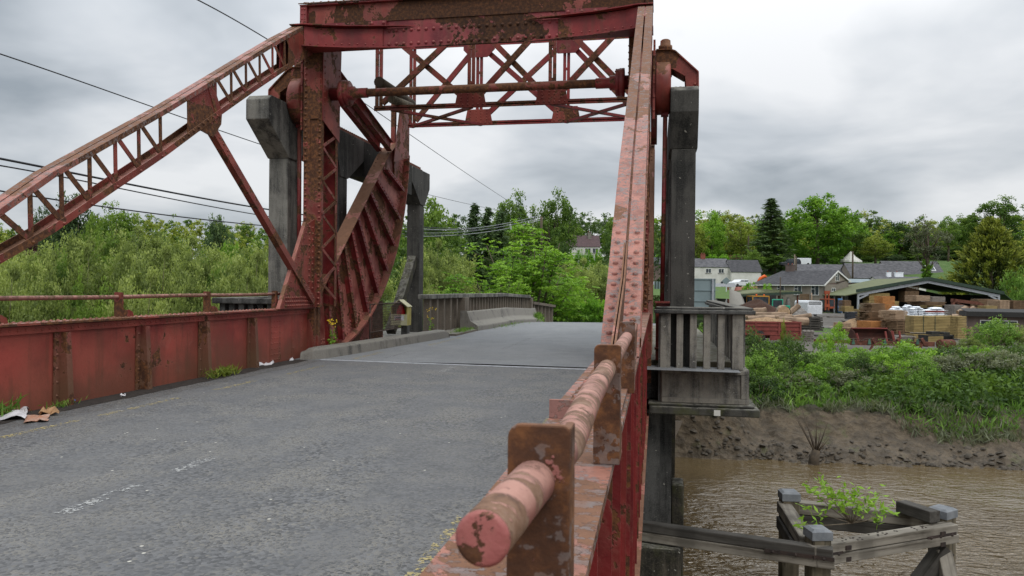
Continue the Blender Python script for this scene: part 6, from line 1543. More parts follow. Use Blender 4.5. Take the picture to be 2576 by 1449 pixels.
def house(name, label, x0, x1, yr, ye, yb, D, depth, wall, roof, rz=0.0, hipl=0.0, cat='house', eav=.15):
    """long side facing -y; ridge along x"""
    xm = (x0+x1)/2; w = (x1-x0)*D/FPX; z0 = zat(xm, yb, D); he = zat(xm, ye, D)-z0; hr_ = zat(xm, yr, D+depth/2)-z0
    Mx = frame(xm, D, z0, rz); t = root_at(name, label, cat, Mx)
    b = MB(); b.box(-w/2, w/2, 0, depth, -3, he)
    for x in (-w/2+.001, w/2-.021):
        if not (hipl and x < 0): b.prism([(x,0,he),(x,depth,he),(x,depth/2,hr_-.06)], (.02,0,0))
    loc_build(b, 'wall', wall, t)
    b = MB(); e = eav; hl = hipl; th = .08; k = (hr_-he)/(depth/2)
    A = [(-w/2-e,-e,he-k*e),(w/2+e,-e,he-k*e),(w/2+e,depth/2,hr_),(-w/2-e+hl,depth/2,hr_)]; B = [(w/2+e,depth+e,he-k*e),(-w/2-e,depth+e,he-k*e),(-w/2-e+hl,depth/2,hr_),(w/2+e,depth/2,hr_)]
    for q in (A, B): b.prism([V(p)+V((0,0,th)) for p in q], (0,0,-th))
    if hl: b.add([V(B[1])+V((0,0,th)), V(A[0])+V((0,0,th)), V(A[3])+V((0,0,th))], [(0,1,2)])
    rf = loc_build(b, 'roof', roof, t); return t, rf, w, he, hr_
def chimney(rf, x, y, z, w, h, m, pots=2):
    b = MB(); b.box(x-w/2, x+w/2, y-.25, y+.25, z, z+h); b.box(x-w/2-.05, x+w/2+.05, y-.3, y+.3, z+h, z+h+.10); c = loc_build(b, 'chimney', m, rf)
    for k in range(pots):
        b = MB(); b.tube([(x-w/4+w/2*k, y, z+h+.1), (x-w/4+w/2*k, y, z+h+.35)], .1, 8); loc_build(b, 'chimney_pot', M['brick'], c)
# white house in two parts
t, rf, w, he, hr_ = house('white_house', 'white rendered house with hipped slate roof and red chimneys', 1690, 1836, 651, 671, 745, 150, 6, M['white_wall'], M['slate'])
for x in (1782, 1814): xx = (x-1763)*150/FPX; window(t, xx-.55, xx+.55, he-1.25, he-.35, 0)
for x in (1790, 1820): xx = (x-1763)*150/FPX; window(t, xx-.6, xx+.6, he-4.2, he-2.8, 0)
for x in (1746, 1777): chimney(rf, (x-1763)*150/FPX, 3.0, hr_-.15, .9, 1.0, M['brick'])
b = MB(); b.box(-w/2, w/2, -.03, -.001, -3, .9); loc_build(b, 'plinth', M['conc_light'], t)
t, rf, w, he, hr_ = house('white_outhouse', 'windowless white gabled wing right of the white house', 1839, 1917, 655, 683, 745, 149, 5, M['white_wall'], M['dark_slate'], .06)
b = MB(); b.box(w/2-.12, w/2-.02, -.1, -.001, 0, he); loc_build(b, 'downpipe', M['black'], t)
# grey house with gable
D = 126
xm = (1917+2076)/2; Mx = frame(2074, 120, zat(xm, 775, D), -.90) @ Matrix.Translation((-6.4, 0, 0)); t = root_at('grey_house', 'grey pebbledashed house with slate roof and white gable trim above the yard', 'house', Mx)
w = 12.8; dp = 7.6; he = zat(xm, 715, D)-zat(xm, 775, D); hr_ = zat(xm, 683, D+4)-zat(xm, 775, D)
b = MB(); b.box(-w/2, w/2, 0, dp, -2, he); b.prism([(w/2-.021,0,he),(w/2-.021,dp,he+.8),(w/2-.021,dp/2,hr_-.06)], (.02,0,0)); b.prism([(w/2-.021,dp/2,he+.001),(w/2-.021,dp,he+.001),(w/2-.021,dp,he+.8)], (.02,0,0)); loc_build(b, 'wall', M['grey_wall'], t)
b = MB(); A = [(-w/2-.4,-.35,he-.12),(w/2+.2,-.35,he-.12),(w/2+.2,dp/2,hr_),(-w/2+3.0,dp/2,hr_)]; B = [(w/2+.2,dp+.3,he+.55),(-w/2-.4,dp+.3,he+.55),(-w/2+3.0,dp/2,hr_),(w/2+.2,dp/2,hr_)]
for q in (A, B): b.prism([V(p)+V((0,0,.1)) for p in q], (0,0,-.1))
rf = loc_build(b, 'roof', M['dark_slate'], t)
b = MB(); b.bar((w/2+.22,-.4,he-.22), (w/2+.22,dp/2,hr_-.06), .06, .24); b.bar((w/2+.22,dp/2,hr_-.06), (w/2+.22,dp+.35,he+.45), .06, .24); b.box(-w/2-.3, w/2+.15, -.40, -.351, he-.26, he-.10); loc_build(b, 'bargeboard', M['white_frame'], rf)
chimney(rf, -w/2+4.5, dp/2, hr_-.3, 1.5, 1.3, M['brown_wall'], 2)
for xx in (-1.2, 1.9, 4.9): window(t, xx-.75, xx+.6, he-1.75, he-.2, 0, 1, True)
# gable windows live on the wall facing +x
g2 = [(2.2, 3.4, he-2.1, he-.55), (3.4, 4.5, he+.55, he+1.75)]
for y0, y1, z0, z1 in g2:
    b = MB(); X = w/2; q = .07
    b.box(X+.001, X+.04, y0, y1, z0, z0+q); b.box(X+.001, X+.04, y0, y1, z1-q, z1)
    for y in (y0, (y0+y1)/2-q/2, y1-q): b.box(X+.001, X+.041, y, y+q, z0+q, z1-q)
    b.box(X+.001, X+.041, y0+q, (y0+y1)/2-q/2, z0+(z1-z0)*.62, z0+(z1-z0)*.62+q)
    wi = loc_build(b, 'window', M['white_frame'], t); b = MB(); b.box(X+.0005, X+.02, y0+.03, y1-.03, z0+.03, z1-.03); loc_build(b, 'pane', M['glass'], wi)
b = MB(); b.box(w/2-.05, w/2+.05, -.08, -.001, -1, he-.2); loc_build(b, 'downpipe', M['black'], t)
# slatted timber fence below the house
Mx = frame(2045, 122, zat(2045, 758, 122)); t = root_at('timber_fence', 'brown slatted timber fence under the grey house windows', 'fence', Mx)
b = MB(); ww = 66*122/FPX
for i in range(34): b.box(-ww/2+i*ww/34, -ww/2+(i+.72)*ww/34, 0, .03, 0, 1.2)
b.box(-ww/2, ww/2, .031, .07, .2, .3); b.box(-ww/2, ww/2, .031, .07, .9, 1.0); loc_build(b, 'slats', M['brown_wood'], t)
for lab, x0, x1, yr, ye, yb, D, rf_, rz in (('long low slate roofed stone barn behind the grey house', 2008, 2143, 666, 694, 712, 160, M['slate'], 0), ('slate roofed stone barn right of the telegraph pole', 2143, 2277, 664, 699, 715, 157, M['slate'], .03), ('slate barn with a skylight beside the golden cypress', 2234, 2375, 658, 690, 712, 172, M['slate'], -.02)):
    t, rf, w, he, hr_ = house('stone_barn', lab, x0, x1, yr, ye, yb, D, 7, M['brown_wall'] if 'long' in lab else M['grey_wall'], rf_, rz, 0, 'barn')
    if 'skylight' in lab:
        k = (hr_-he)/3.5; xx = (2345-2304)*D/FPX
        b = MB(); b.prism([(xx-1.3,.9,he+k*.9+.085),(xx+1.3,.9,he+k*.9+.085),(xx+1.3,2.2,he+k*2.2+.085),(xx-1.3,2.2,he+k*2.2+.085)], (0,0,.05)); sk = loc_build(b, 'skylight', M['white_frame'], rf)
        b = MB(); b.prism([(xx-1.15,1.0,he+k*1.0+.137),(xx+1.15,1.0,he+k*1.0+.137),(xx+1.15,2.1,he+k*2.1+.137),(xx-1.15,2.1,he+k*2.1+.137)], (0,0,.01)); loc_build(b, 'pane', M['glass'], sk)
t, rf, w, he, hr_ = house('cottage', 'low cottage hidden behind the barn with two white chimneys', 2215, 2330, 697, 712, 735, 140, 6, M['white_wall'], M['slate'])
for x, ww in ((2255, .75), (2281, 1.5)): chimney(rf, (x-2272)*140/FPX, 3, hr_-.9, ww, 1.7, M['bag'], 1)
t, rf, w, he, hr_ = house('blue_roof_shed', 'low shed with blue grey sheet roof behind the barn', 2135, 2200, 703, 711, 735, 132, 5, M['brown_wall'], M['sign_back'], 0, 0, 'shed')
t, rf, w, he, hr_ = house('bungalow', 'brown tiled bungalow with a chimney among trees above the road end', 1428, 1508, 593, 620, 650, 185, 7, M['white_wall'], M['brown_tile'], -.02)
chimney(rf, (1484-1468)*185/FPX, 2.6, hr_-1.6, .9, 2.3, M['conc_light'], 1)
for x in (1478, 1497): xx = (x-1468)*185/FPX; window(t, xx-.7, xx+.7, he-1.6, he-.4, 0)
t, rf, w, he, hr_ = house('hill_shed', 'low dark roofed shed glimpsed between the red arm and the gantry', 1640, 1712, 648, 664, 672, 170, 5, M['brown_wall'], M['dark_slate'], 0, 0, 'shed')
t, rf, w, he, hr_ = house('field_hut', 'tiny dark hut in the paddock above the white house', 1918, 1958, 634, 641, 650, 196, 3, M['black'], M['dark_slate'], 0, 0, 'hut')
# hedge strip and paddock fence on the hill
Mx = frame(1890, 190, zat(1890, 655, 190)); t = root_at('paddock_fence', 'brown post and rail fence across the paddock on the hill', 'fence', Mx)
b = MB(); 
for z in (.4, .75, 1.1): b.box(-5.5, 5.5, 0, .06, z, z+.12)
loc_build(b, 'rails', M['brown_wood'], t)
for i in range(8): b = MB(); b.box(-5.5+i*1.55, -5.36+i*1.55, -.1, -.001, -.5, 1.3); loc_build(b, 'post', M['brown_wood'], t)
for i, x in enumerate((1660, 1690, 1760, 1790, 1822, 1850)): tpx('bushh', 'clipped_hedge', 'clipped green hedge on the hill above the white house', 'hedge', x, 640, 192, 36, 'clipped hedge across the hill')
# timber barn
D = 112; xl, xr = 2156, 2509; Mx = frame((xl+xr)/2, D, YG-.3, -.02); t = root_at('timber_barn', 'open fronted timber barn with mossy green roof and grey steel frame', 'barn', Mx)
w = (xr-xl)*D/FPX; z0 = YG-.3; he = zat(xl, 691, D)-z0; her = he; hp = zat(2331, 699-2, D)-z0; xp = (2331-(xl+xr)/2)*D/FPX; dp = 16
hp = zat(2331, 701, D)-z0; he = zat(2156, 738, D)-z0; her = zat(2509, 738, D)-z0
he = zat(2160, 737, D)-z0
# roof lines read at the front frame: left eave, apex, right eave
he, her = zat(2160, 735, D)-z0+.15, zat(2509, 738, D)-z0+.05
b = MB()
for p, q in (((-w/2-1.9, he-.75), (xp, hp)), ((xp, hp), (w/2+.5, her))):
    b.prism([(p[0], -.6, p[1]), (q[0], -.6, q[1]), (q[0], dp, q[1]), (p[0], dp, p[1])], (0,0,.12))
rf = loc_build(b, 'roof', M['green_sheet'], t)
b = MB(); b.bar((-w/2-.3, -.64, he+.02), (xp, -.64, hp+.02), .08, .46); b.bar((xp, -.64, hp+.02), (w/2+.5, -.64, her+.02), .08, .46); loc_build(b, 'bargeboard', M['green_edge'], rf)
b = MB(); b.bar((-w/2, -.3, he-.52), (xp, -.3, hp-.45), .25, .40); b.bar((xp, -.3, hp-.45), (w/2, -.3, her-.45), .25, .40); b.bar((-w/2+.1,-.3,he-1.2), (-w/2+1.6,-.3,he-.45), .2, .25); b.bar((w/2-.1,-.3,her-1.1), (w/2-1.6,-.3,her-.3), .2, .25); loc_build(b, 'rafter', M['steel'], t)
for x in (-w/2, w/2-.25):
    b = MB(); b.box(x, x+.28, -.42, -.18, -.5, he-.5); loc_build(b, 'post', M['steel'], t)
for k in range(4):
    b = MB(); b.box(-w/2-1.7+.25*k, -w/2-1.55+.25*k, 1+k*3.4, 1.2+k*3.4, -.5, he-.75); loc_build(b, 'post', M['steel'], t)
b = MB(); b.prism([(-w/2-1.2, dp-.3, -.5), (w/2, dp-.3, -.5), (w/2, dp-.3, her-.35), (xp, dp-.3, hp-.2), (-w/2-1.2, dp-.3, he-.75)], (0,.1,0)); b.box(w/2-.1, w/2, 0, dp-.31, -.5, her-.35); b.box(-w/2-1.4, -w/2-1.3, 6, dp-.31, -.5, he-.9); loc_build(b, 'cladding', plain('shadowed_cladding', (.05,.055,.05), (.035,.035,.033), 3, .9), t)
b = MB(); b.box(2.0*0+ (2303-(xl+xr)/2)*D/FPX, (2385-(xl+xr)/2)*D/FPX, .2-12, .3-12, 0, 2.2) if False else b.box(-w/2+.4, -w/2+.9, 5, 5.1, 0, 3); loc_build(b, 'inner_post', M['steel'], t)
b = MB(); b.prism([(w/2+.5, -.6, her-.1), (w/2+4.2, 3, her-1.3), (w/2+4.2, 8, her-1.3), (w/2+.5, 8, her-.1)], (0,0,.1)); b.box(w/2+.4, w/2+4.0, 2.9, 3.0, -.5, her-1.35); loc_build(b, 'lean_to', M['green_edge'], t)
# lean-to shed on the left
D = 86; Mx = frame(1925, D, YG, .04); t = root_at('lean_to_shed', 'low open lean-to shed with mossy corrugated roof over machines', 'shed', Mx)
def lp(x, y, yy=0): return V(((x-1925)*D/FPX, yy, zat(x, y, D)-YG))
b = MB(); A, B = lp(1842, 744, -.6), lp(2014, 736, -.6); A2, B2 = A+V((1.5, 7, .30)), B+V((-2.6, 7, .25))
b.prism([A, B, B2, A2], (0,0,.12))
for q in range(46):
    f = q/46; b.bar(A.lerp(B, f)+V((0,0,.13)), A2.lerp(B2, f)+V((0,0,.13)), .07, .05)
loc_build(b, 'roof', M['green_sheet'], t)
b = MB(); b.bar(A+V((0,-.03,.0)), B+V((0,-.03,.0)), .05, .26); loc_build(b, 'fascia', M['green_edge'], t)
for x, y in ((1846, 748), (1960, 744), (2008, 742)):
    b = MB(); b.bar(lp(x, y), lp(x, 800), .16, .16, (0,1,0)); loc_build(b, 'post', M['rust_steel'], t)
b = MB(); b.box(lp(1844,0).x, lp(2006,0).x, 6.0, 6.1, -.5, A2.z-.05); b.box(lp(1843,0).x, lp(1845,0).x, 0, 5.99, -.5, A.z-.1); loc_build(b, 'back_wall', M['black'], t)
b = MB(); b.box(lp(1985,0).x, lp(2006,0).x, 4, 4.1, lp(0,757).z, lp(0,745).z); loc_build(b, 'white_panel', M['grey_cloth'], t)
# concrete silage wall, poles
b = MB(); D = 72; q = [at(1800,775,D=D), at(1872,775,D=D), at(1868,737,D=D+14), at(1830,729,D=D+14)]
b.prism([at(1806,795,D=70), at(1880,795,D=72), at(1862,736,D=86), at(1838,728,D=86)], (.3,.1,-.5)); b.build('concrete_ramp', M['kerb'], None, 'bare sloping concrete ramp left of the lean-to shed', 'ramp')
GP = 'timber poles among the houses'
def pole(name, label, x, yt, yb, D, r, m, group=None, cat='pole'):
    b = MB(); a, c = at(x, yb, D=D), at(x, yt, D=D); a.z = min(a.z, zat(x, yb, D)); b.tube([a+V((0,0,-.5)), c], [r*1.15, r], 8); return b.build(name, m, None, label, cat, group)
pole('telegraph_pole', 'brown telegraph pole between the two slate barns', 2145, 632, 715, 152, .16, M['stick'])
pole('telegraph_pole', 'grey telegraph pole by the dark parked vehicle', 1999, 640, 700, 158, .14, M['twig'])
pole('telegraph_pole', 'reddish pole standing next to the grey telegraph pole', 2003, 645, 700, 158, .12, M['stick'])
pole('telegraph_pole', 'lone brown pole on the paddock above the white house', 1883, 594, 660, 190, .18, M['stick'])
pole('steel_post', 'thin rusty post at the left corner of the concrete ramp', 1832, 722, 775, 70, .09, M['rust_steel'])
pole('steel_post', 'thin grey mast rising through the lean-to roof', 1963, 697, 760, 84, .06, M['stick'])
pole('timber_pole', 'pale plank leaning upright behind the livestock trailer', 2042, 737, 762, 104, .06, M['pale_wood'])
# brown shed on the right
D = 56; xm = 2540; Mx = frame(xm, D, YG-.3, -.42); t = root_at('brown_shed', 'flat roofed brown rendered shed with wide window at the right', 'shed', Mx)
w = 200*D/FPX; z0 = YG-.3; h = zat(2500, 797, D)-z0; b = MB(); b.box(-90*D/FPX, w/2, 0, 3.4, -.6, h); loc_build(b, 'wall', M['brown_wall'], t)
b = MB(); b.box(-95*D/FPX, w/2+.3, -.35, 3.7, h+.001, h+.34); loc_build(b, 'roof', M['black'], t)
b = MB(); b.prism([(-95*D/FPX, -.35, h+.342), (w/2, -.35, h+.342), (w/2, 3.7, h+.5), (-95*D/FPX, 3.7, h+.5)], (0,0,.02)); loc_build(b, 'roof_sheet', M['black'], t)
window(t, (2477-xm)*D/FPX, (2558-xm)*D/FPX, zat(2500, 840, D)-z0, zat(2500, 806, D)-z0, 0, 3)

# ---------------------------------------------------------------- vehicles on the hill
def car(name, label, x, yb, D, ln, h, m, rz, van=False):
    Mx = frame(x, D, zat(x, yb, D), rz); t = root_at(name, label, 'van' if van else 'car', Mx); W = 1.75
    pr3 = [(-ln/2,.3),(-ln/2,.8),(-ln*.46,.95),(-ln*.22,1.0),(-ln*.10,h*.93),(-ln*.05,h),(ln*.40,h),(ln*.48,h*.75),(ln/2,.9),(ln/2,.3)] if not van else [(-ln/2,.3),(-ln/2,.9),(-ln*.42,1.1),(-ln*.28,h*.95),(-ln*.24,h),(ln*.48,h),(ln/2,h*.9),(ln/2,.3)]
    b = MB(); b.prism([(x_, 0, z_) for x_, z_ in pr3], (0, W, 0)); loc_build(b, 'body', m, t, bevel=.08)
    b = MB()
    for x0, x1 in ((-.10, .10), (.12, .38)) if not van else ((-.32, -.18),): b.prism([(ln*x0-(.15 if x0 < 0 else 0), -.008, 1.02), (ln*x1, -.008, 1.02), (ln*x1, -.008, h*.9), (ln*x0+.03, -.008, h*.9)], (0, .006, 0))
    loc_build(b, 'side_window', M['glass'], t)
    for x_ in (-ln*.32, ln*.32):
        for y in (-.02, W-.18): b = MB(); b.lathe((x_, y, .32), (0,1,0), [(.12,0),(.32,.01),(.32,.19),(.12,.2)], 14); loc_build(b, 'wheel', M['black'], t)
    b = MB(); b.box(ln/2-.05, ln/2+.012, .1, .3, .8, 1.0); b.box(ln/2-.05, ln/2+.012, W-.3, W-.1, .8, 1.0); loc_build(b, 'tail_lamp', M['tail'], t)
car('parked_car', 'dark off road car parked on the hill among the trees', 1990, 670, 172, 4.6, 1.75, M['car_dark'], 0)
car('parked_van', 'white van parked just right of the dark off road car', 2018, 668, 176, 4.2, 1.75, M['car_white'], .0, True)
car('parked_car', 'silver white car parked in front of the white house wing', 1868, 723, 130, 3.6, 1.35, M['car_white'], .5)
# bell tent
Mx = frame(2139, 186, zat(2139, 660, 186)); t = root_at('bell_tent', 'white pointed bell tent on the grass below the trees', 'tent', Mx)
b = MB(); b.lathe((0,0,0), (0,0,1), [(2.7,0),(2.6,.4),(1.2,1.4),(.08,2.7)], 12, False); loc_build(b, 'canvas', M['canvas'], t)
b = MB(); b.tube([(0,0,2.65), (0,0,2.9)], .05, 6); loc_build(b, 'pole', M['stick'], t)
b = MB(); Mx = frame(1919, 134, zat(1919, 716, 134)); b.tube([(-.9,0,.3), (-.4,0,1.1), (.3,0,1.5), (.6,0,1.3)], [.25,.3,.3,.2], 8); o = loc_build(b, 'barrier_bag', M['orange_barrier'], None, bevel=0); o.location = Mx.translation; tag(o, 'bright orange plastic barrier by the white house corner', 'barrier')
for x, y, D, w, lab in ((1885, 738, 98, 52, 'mounded bright green bush behind the lean-to roof'), (1928, 741, 98, 40, 'low green bush right of the mounded one behind the lean-to'), (1872, 716, 120, 18, 'small yellow green bush beside the silver white car')): tpx('bushh' if w > 20 else 'bushy', 'garden_bush', lab, 'bush', x, y-26 if w > 20 else y, D, w)
b = MB(); D = 105
b.prism([at(1842,745,D=D), at(1905,745,D=D), at(1905,720,D=D+6), at(1850,722,D=D+6)], (0,0,-.3)); b.build('brick_wall_top', M['brick'], None, 'low red brick wall behind the green bushes', 'wall')

# ---------------------------------------------------------------- road signs
D = 40; Mx = frame(1750, D, -1.6); t = root_at('direction_sign', 'back of a large grey road direction sign on two posts', 'sign', Mx)
def lp(x, y, yy=0): return V(((x-1750)*D/FPX, yy, zat(x, y, D)+1.6))
b = MB(); b.box(lp(1700,0).x, lp(1800,0).x, .0, .03, lp(0,764).z, lp(0,683).z); loc_build(b, 'panel', M['sign_back'], t)
b = MB()
for y in (684, 712, 739): b.box(lp(1700,0).x, lp(1800,0).x, -.05, -.001, lp(0,y+1.6).z, lp(0,y).z)
loc_build(b, 'rail', M['sign_back'], t)
for x in (1792, 1716): b = MB(); b.box(lp(x,0).x-.05, lp(x,0).x+.05, -.16, -.051, -1.2, lp(0,683).z); loc_build(b, 'post', M['steel'], t)
D = 62; Mx = frame(1827, D, -2.0); t = root_at('warning_sign', 'back of a grey diamond shaped warning sign on a pole', 'sign', Mx)
def lp(x, y, yy=0): return V(((x-1827)*D/FPX, yy, zat(x, y, D)+2.0))
b = MB(); b.prism([lp(1827,697), lp(1816,706.5), lp(1827,716), lp(1838,706.5)][::-1], (0,.03,0)); loc_build(b, 'panel', M['sign_back'], t)
b = MB(); b.tube([(0,-.04,-1), (0,-.04,lp(0,700).z)], .035, 8); loc_build(b, 'post', M['steel'], t)
D = 66; Mx = frame(1804, D, -2.0); t = root_at('round_sign', 'small round road sign on a slim post before the white house', 'sign', Mx)
b = MB(); b.lathe((0,0,zat(1804,733,D)+2.0), (0,1,0), [(.0,0),(.15,.0),(.15,.02)], 14, False); loc_build(b, 'disc', M['sign_back'], t); b = MB(); b.tube([(0,.04,-1), (0,.04,zat(1804,733,D)+2.1)], .03, 6); loc_build(b, 'post', M['steel'], t)
D = 58; Mx = frame(1678, D, -1.9); t = root_at('info_sign', 'white lettered road sign between the steel rod and the gantry pier', 'sign', Mx)
def lp(x, y, yy=0): return V(((x-1678)*D/FPX, yy, zat(x, y, D)+1.9))
b = MB(); b.box(lp(1663,0).x, lp(1692,0).x, 0, .03, lp(0,721).z, lp(0,696.5).z); b.box(lp(1672,0).x, lp(1686,0).x, 0, .03, lp(0,696).z, lp(0,692.5).z); pn = loc_build(b, 'panel', M['sign_white'], t)
def text(body, size, x, z, y, m, par, name):
    cu = bpy.data.curves.new(name, 'FONT'); cu.body = body; cu.size = size; cu.extrude = .002
    o = bpy.data.objects.new('tmp', cu); COL.objects.link(o); dg = bpy.context.evaluated_depsgraph_get(); me = bpy.data.meshes.new_from_object(o.evaluated_get(dg)); bpy.data.objects.remove(o)
    me.materials.clear(); me.materials.append(m); o = bpy.data.objects.new(name, me); COL.objects.link(o); o.parent = par; o.location = (x, y, z); o.rotation_euler = (math.pi/2, 0, 0); return o
for i, (tx, y) in enumerate((('Thatching', 700), ('VENNY', 703), ('Mac Mill', 706.5), ('MASTE', 710), ('Ltd. Blue', 713.5), ('SENALS', 716), ('up to 5', 719.6))):
    text(tx, .095, lp(1663.8,0).x, lp(0,y).z, -.004, M['sign_ink'], pn, 'lettering')
text('E', .10, lp(1674,0).x, lp(0,695.6).z, -.004, M['sign_ink'], pn, 'lettering')
for x in (1665, 1690): b = MB(); b.tube([(lp(x,0).x,.05,-1), (lp(x,0).x,.05,lp(0,697).z)], .03, 6); loc_build(b, 'post', M['steel'], t)
D = 64; Mx = frame(1654, D, -1.9); t = root_at('road_sign', 'grey framed back of a sign beside the red column', 'sign', Mx)
def lp(x, y, yy=0): return V(((x-1654)*D/FPX, yy, zat(x, y, D)+1.9))
b = MB(); b.box(lp(1646,0).x, lp(1662,0).x, 0, .03, lp(0,710).z, lp(0,692).z); loc_build(b, 'panel', M['sign_back'], t)
b = MB(); 
for x in (1649, 1656): b.box(lp(x,0).x-.03, lp(x,0).x+.03, -.06, -.001, -.6, lp(0,692).z)
loc_build(b, 'post', M['green_edge'], t)
# far road and grass verge by the signs
b = MB(); b.add([at(1640,716,D=90), at(1850,722,D=90), at(1850,714,D=128), at(1640,708,D=128)], [(0,1,2,3)]); b.build('far_road', M['asphalt2'], kind='structure')
b = MB(); vs = [at(1640,742,D=44), at(1835,752,D=44), at(1835,722,D=88), at(1640,717,D=88)]; b.add(vs, [(0,1,2,3)]); b.build('grass_verge', plain('mown_grass', (.075,.14,.02), (.05,.095,.015), 2, .9, 0, .5), kind='structure')

# ---------------------------------------------------------------- overhead cables
pl_ = pole('utility_pole', 'utility pole with insulators half hidden behind the bright ash', 1362, 545, 640, 88, .15, M['stick'])
b = MB(); a = at(1362, 550, D=87.7); b.bar(a-RGT*1.0, a+RGT*1.0, .12, .12); 
for q in (-.9, -.3, .3, .9): b.tube([a+RGT*q, a+RGT*q+V((0,0,.25))], .06, 6)
b.build('crossarm', M['conc_light'], pl_); 
def cable(label, pts, d0, d1, r, m, name='overhead_cable'):
    """screen points joined by a sagging line between depth d0 (first) and d1 (last), straight in plan"""
    x0, x1 = pts[0][0], pts[-1][0]; n = 60; P = []
    xs = [p[0] for p in pts]; ys = [p[1] for p in pts]
    co = np.polyfit(xs, ys, min(3, len(pts)-1))
    for i in range(n+1):
        x = x0+(x1-x0)*i/n; f = i/n; P.append(at(x, float(np.polyval(co, x)), D=1/((1-f)/d0+f/d1)))
    b = MB(); b.tube(P, r, 6); return b.build(name, m, None, label, 'cable', None)
cable('thin cable crossing the sky highest on the left above the arm', [(250,-105),(469,0),(680,101),(760,138),(1020,342),(1265,508)][:4]+[(1020,342),(1350,548)], 12, 87, .013, M['wire'])
cable('thin cable passing behind the lattice arm at mid height', [(-150,88),(0,135),(390,272),(665,365),(760,398),(1040,482),(1250,525),(1350,548)], 13, 87, .013, M['wire'])
cable('thickest black bundled cable low on the left', [(-150,370),(0,400),(130,425),(460,490),(640,520),(760,538),(1030,573),(1200,575)], 14, 62, .026, M['wire'])
cable('black cable running just below the thickest bundle', [(-150,392),(0,420),(330,478),(650,540),(800,562),(1030,582),(1250,572)], 14, 66, .016, M['wire'])
cable('lowest black cable of the left group', [(-150,455),(0,478),(100,500),(350,532),(600,560),(760,574),(1030,594),(1180,588)], 14, 56, .018, M['wire'])
cable('pale twisted cable, upper of three dipping to the utility pole', [(1020,572),(1130,577),(1200,574),(1290,558),(1358,542)], 50, 86, .030, M['cable'])
cable('pale twisted cable in the middle of three reaching the utility pole', [(1020,583),(1100,586),(1200,580),(1290,564),(1358,548)], 50, 86, .024, M['cable'])
cable('pale twisted cable, lowest of three under the utility pole', [(1020,595),(1100,594),(1190,588),(1280,574),(1358,554)], 48, 86, .028, M['cable'])
# ================================================================ SKY, SUN, CAMERA
w = bpy.data.worlds.new('World'); scn.world = w; w.use_nodes = True
nt = w.node_tree; bg = nt.nodes['Background']; lk = nt.links.new
sky = nt.nodes.new('ShaderNodeTexSky'); sky.sky_type = 'NISHITA'; sky.sun_disc = False
SE, SR = R(48), R(150); sky.sun_elevation = SE; sky.sun_rotation = SR
tc = nt.nodes.new('ShaderNodeTexCoord'); sp = nt.nodes.new('ShaderNodeSeparateXYZ'); lk(tc.outputs['Generated'], sp.inputs[0])
def wm(op, a, b=0.0):
    n = nt.nodes.new('ShaderNodeMath'); n.operation = op
    for i, v in enumerate((a, b)):
        if hasattr(v, 'links'): lk(v, n.inputs[i])
        else: n.inputs[i].default_value = v
    return n.outputs[0]
den = wm('ADD', wm('MAXIMUM', sp.outputs[2], 0.0), .22)
cb = nt.nodes.new('ShaderNodeCombineXYZ'); lk(wm('DIVIDE', sp.outputs[0], den), cb.inputs[0]); lk(wm('DIVIDE', sp.outputs[1], den), cb.inputs[1])
def wn(scale, det, rough, dist, off):
    mp = nt.nodes.new('ShaderNodeMapping'); mp.inputs['Location'].default_value = off; lk(cb.outputs[0], mp.inputs[0])
    n = nt.nodes.new('ShaderNodeTexNoise'); n.inputs['Scale'].default_value = scale; n.inputs['Detail'].default_value = det; n.inputs['Roughness'].default_value = rough; n.inputs['Distortion'].default_value = dist
    lk(mp.outputs[0], n.inputs['Vector']); return n.outputs['Fac']
c1, c2 = wn(.62, 5, .50, .3, (3.3, 1.2, 0)), wn(1.7, 5, .5, .3, (7.1, 4.4, 0))
f = wm('ADD', wm('MULTIPLY', c1, .66), wm('MULTIPLY', c2, .34))
rp = nt.nodes.new('ShaderNodeValToRGB'); lk(f, rp.inputs[0]); e = rp.color_ramp.elements
e[0].position, e[0].color = .36, (.36,.405,.45,1); e[1].position, e[1].color = .57, (.95,.965,.985,1)
m_ = e.new(.46); m_.color = (.64,.68,.725,1)
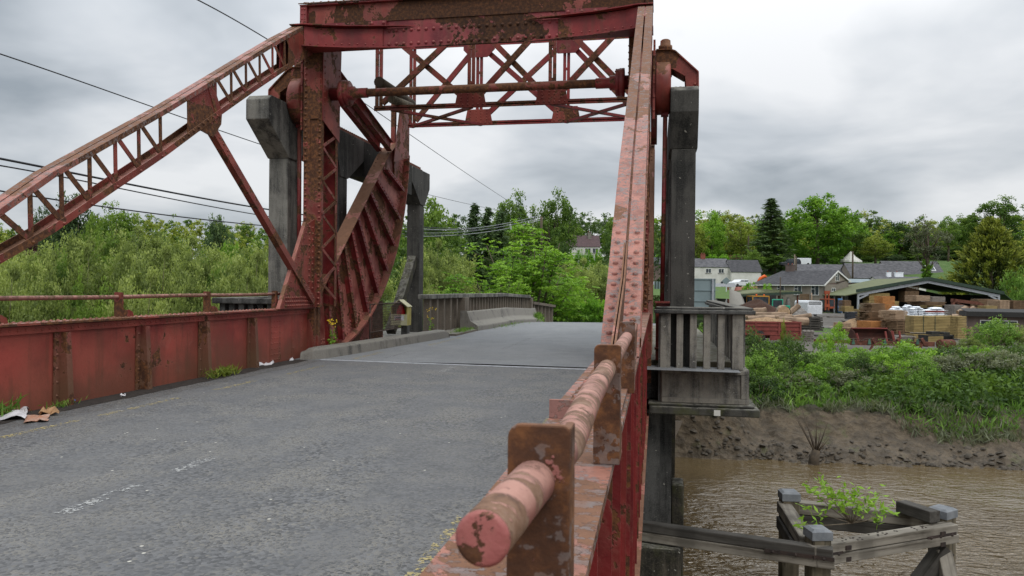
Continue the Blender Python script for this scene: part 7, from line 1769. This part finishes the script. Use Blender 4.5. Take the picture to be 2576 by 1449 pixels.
# an overcast sky is brighter towards the zenith
zz_ = wm('MAXIMUM', sp.outputs[2], 0.0); hgt = wm('ADD', .84, wm('MULTIPLY', wm('MULTIPLY', zz_, zz_), 2.5))
mu = nt.nodes.new('ShaderNodeMix'); mu.data_type = 'RGBA'; mu.blend_type = 'MULTIPLY'; mu.inputs[0].default_value = 1
lk(rp.outputs[0], mu.inputs[6]); cv = nt.nodes.new('ShaderNodeCombineXYZ')
for i in range(3): lk(hgt, cv.inputs[i])
lk(cv.outputs[0], mu.inputs[7])
sc_ = nt.nodes.new('ShaderNodeMix'); sc_.data_type = 'RGBA'; sc_.blend_type = 'MULTIPLY'; sc_.inputs[0].default_value = 1; lk(sky.outputs[0], sc_.inputs[6]); sc_.inputs[7].default_value = (.10,.10,.10,1)
mx = nt.nodes.new('ShaderNodeMix'); mx.data_type = 'RGBA'; mx.inputs[0].default_value = .93; lk(sc_.outputs[2], mx.inputs[6]); lk(mu.outputs[2], mx.inputs[7])
lk(mx.outputs[2], bg.inputs[0]); bg.inputs[1].default_value = 1.0
sl = bpy.data.lights.new('sun', 'SUN'); sl.energy = 1.0; sl.angle = R(22); sl.color = (1, .96, .90)
so = bpy.data.objects.new('sun', sl); COL.objects.link(so)
dv = V((math.sin(SR)*math.cos(SE), math.cos(SR)*math.cos(SE), math.sin(SE))); so.rotation_euler = dv.to_track_quat('Z', 'Y').to_euler()
cam = bpy.data.cameras.new('camera'); co_ = bpy.data.objects.new('camera', cam); COL.objects.link(co_); scn.camera = co_
cam.sensor_width = 36; cam.lens = FPX/2576*36; cam.clip_start = .05; cam.clip_end = 5000
pitch = (HZ-724.5)/FPX
Mr = Matrix.Rotation(YAW, 4, 'Z') @ Matrix.Rotation(math.pi/2+math.atan(pitch), 4, 'X') @ Matrix.Rotation(ROLL, 4, 'Z')
co_.matrix_world = Matrix.Translation((0, 0, EYE)) @ Mr
cam.dof.use_dof = True; cam.dof.focus_distance = 7.0; cam.dof.aperture_fstop = 13
scn.view_settings.view_transform = 'Standard'; scn.view_settings.look = 'None'; scn.view_settings.exposure = 0
scn.render.engine = 'CYCLES'; scn.cycles.max_bounces = 6; scn.cycles.transparent_max_bounces = 8; scn.cycles.use_denoising = True
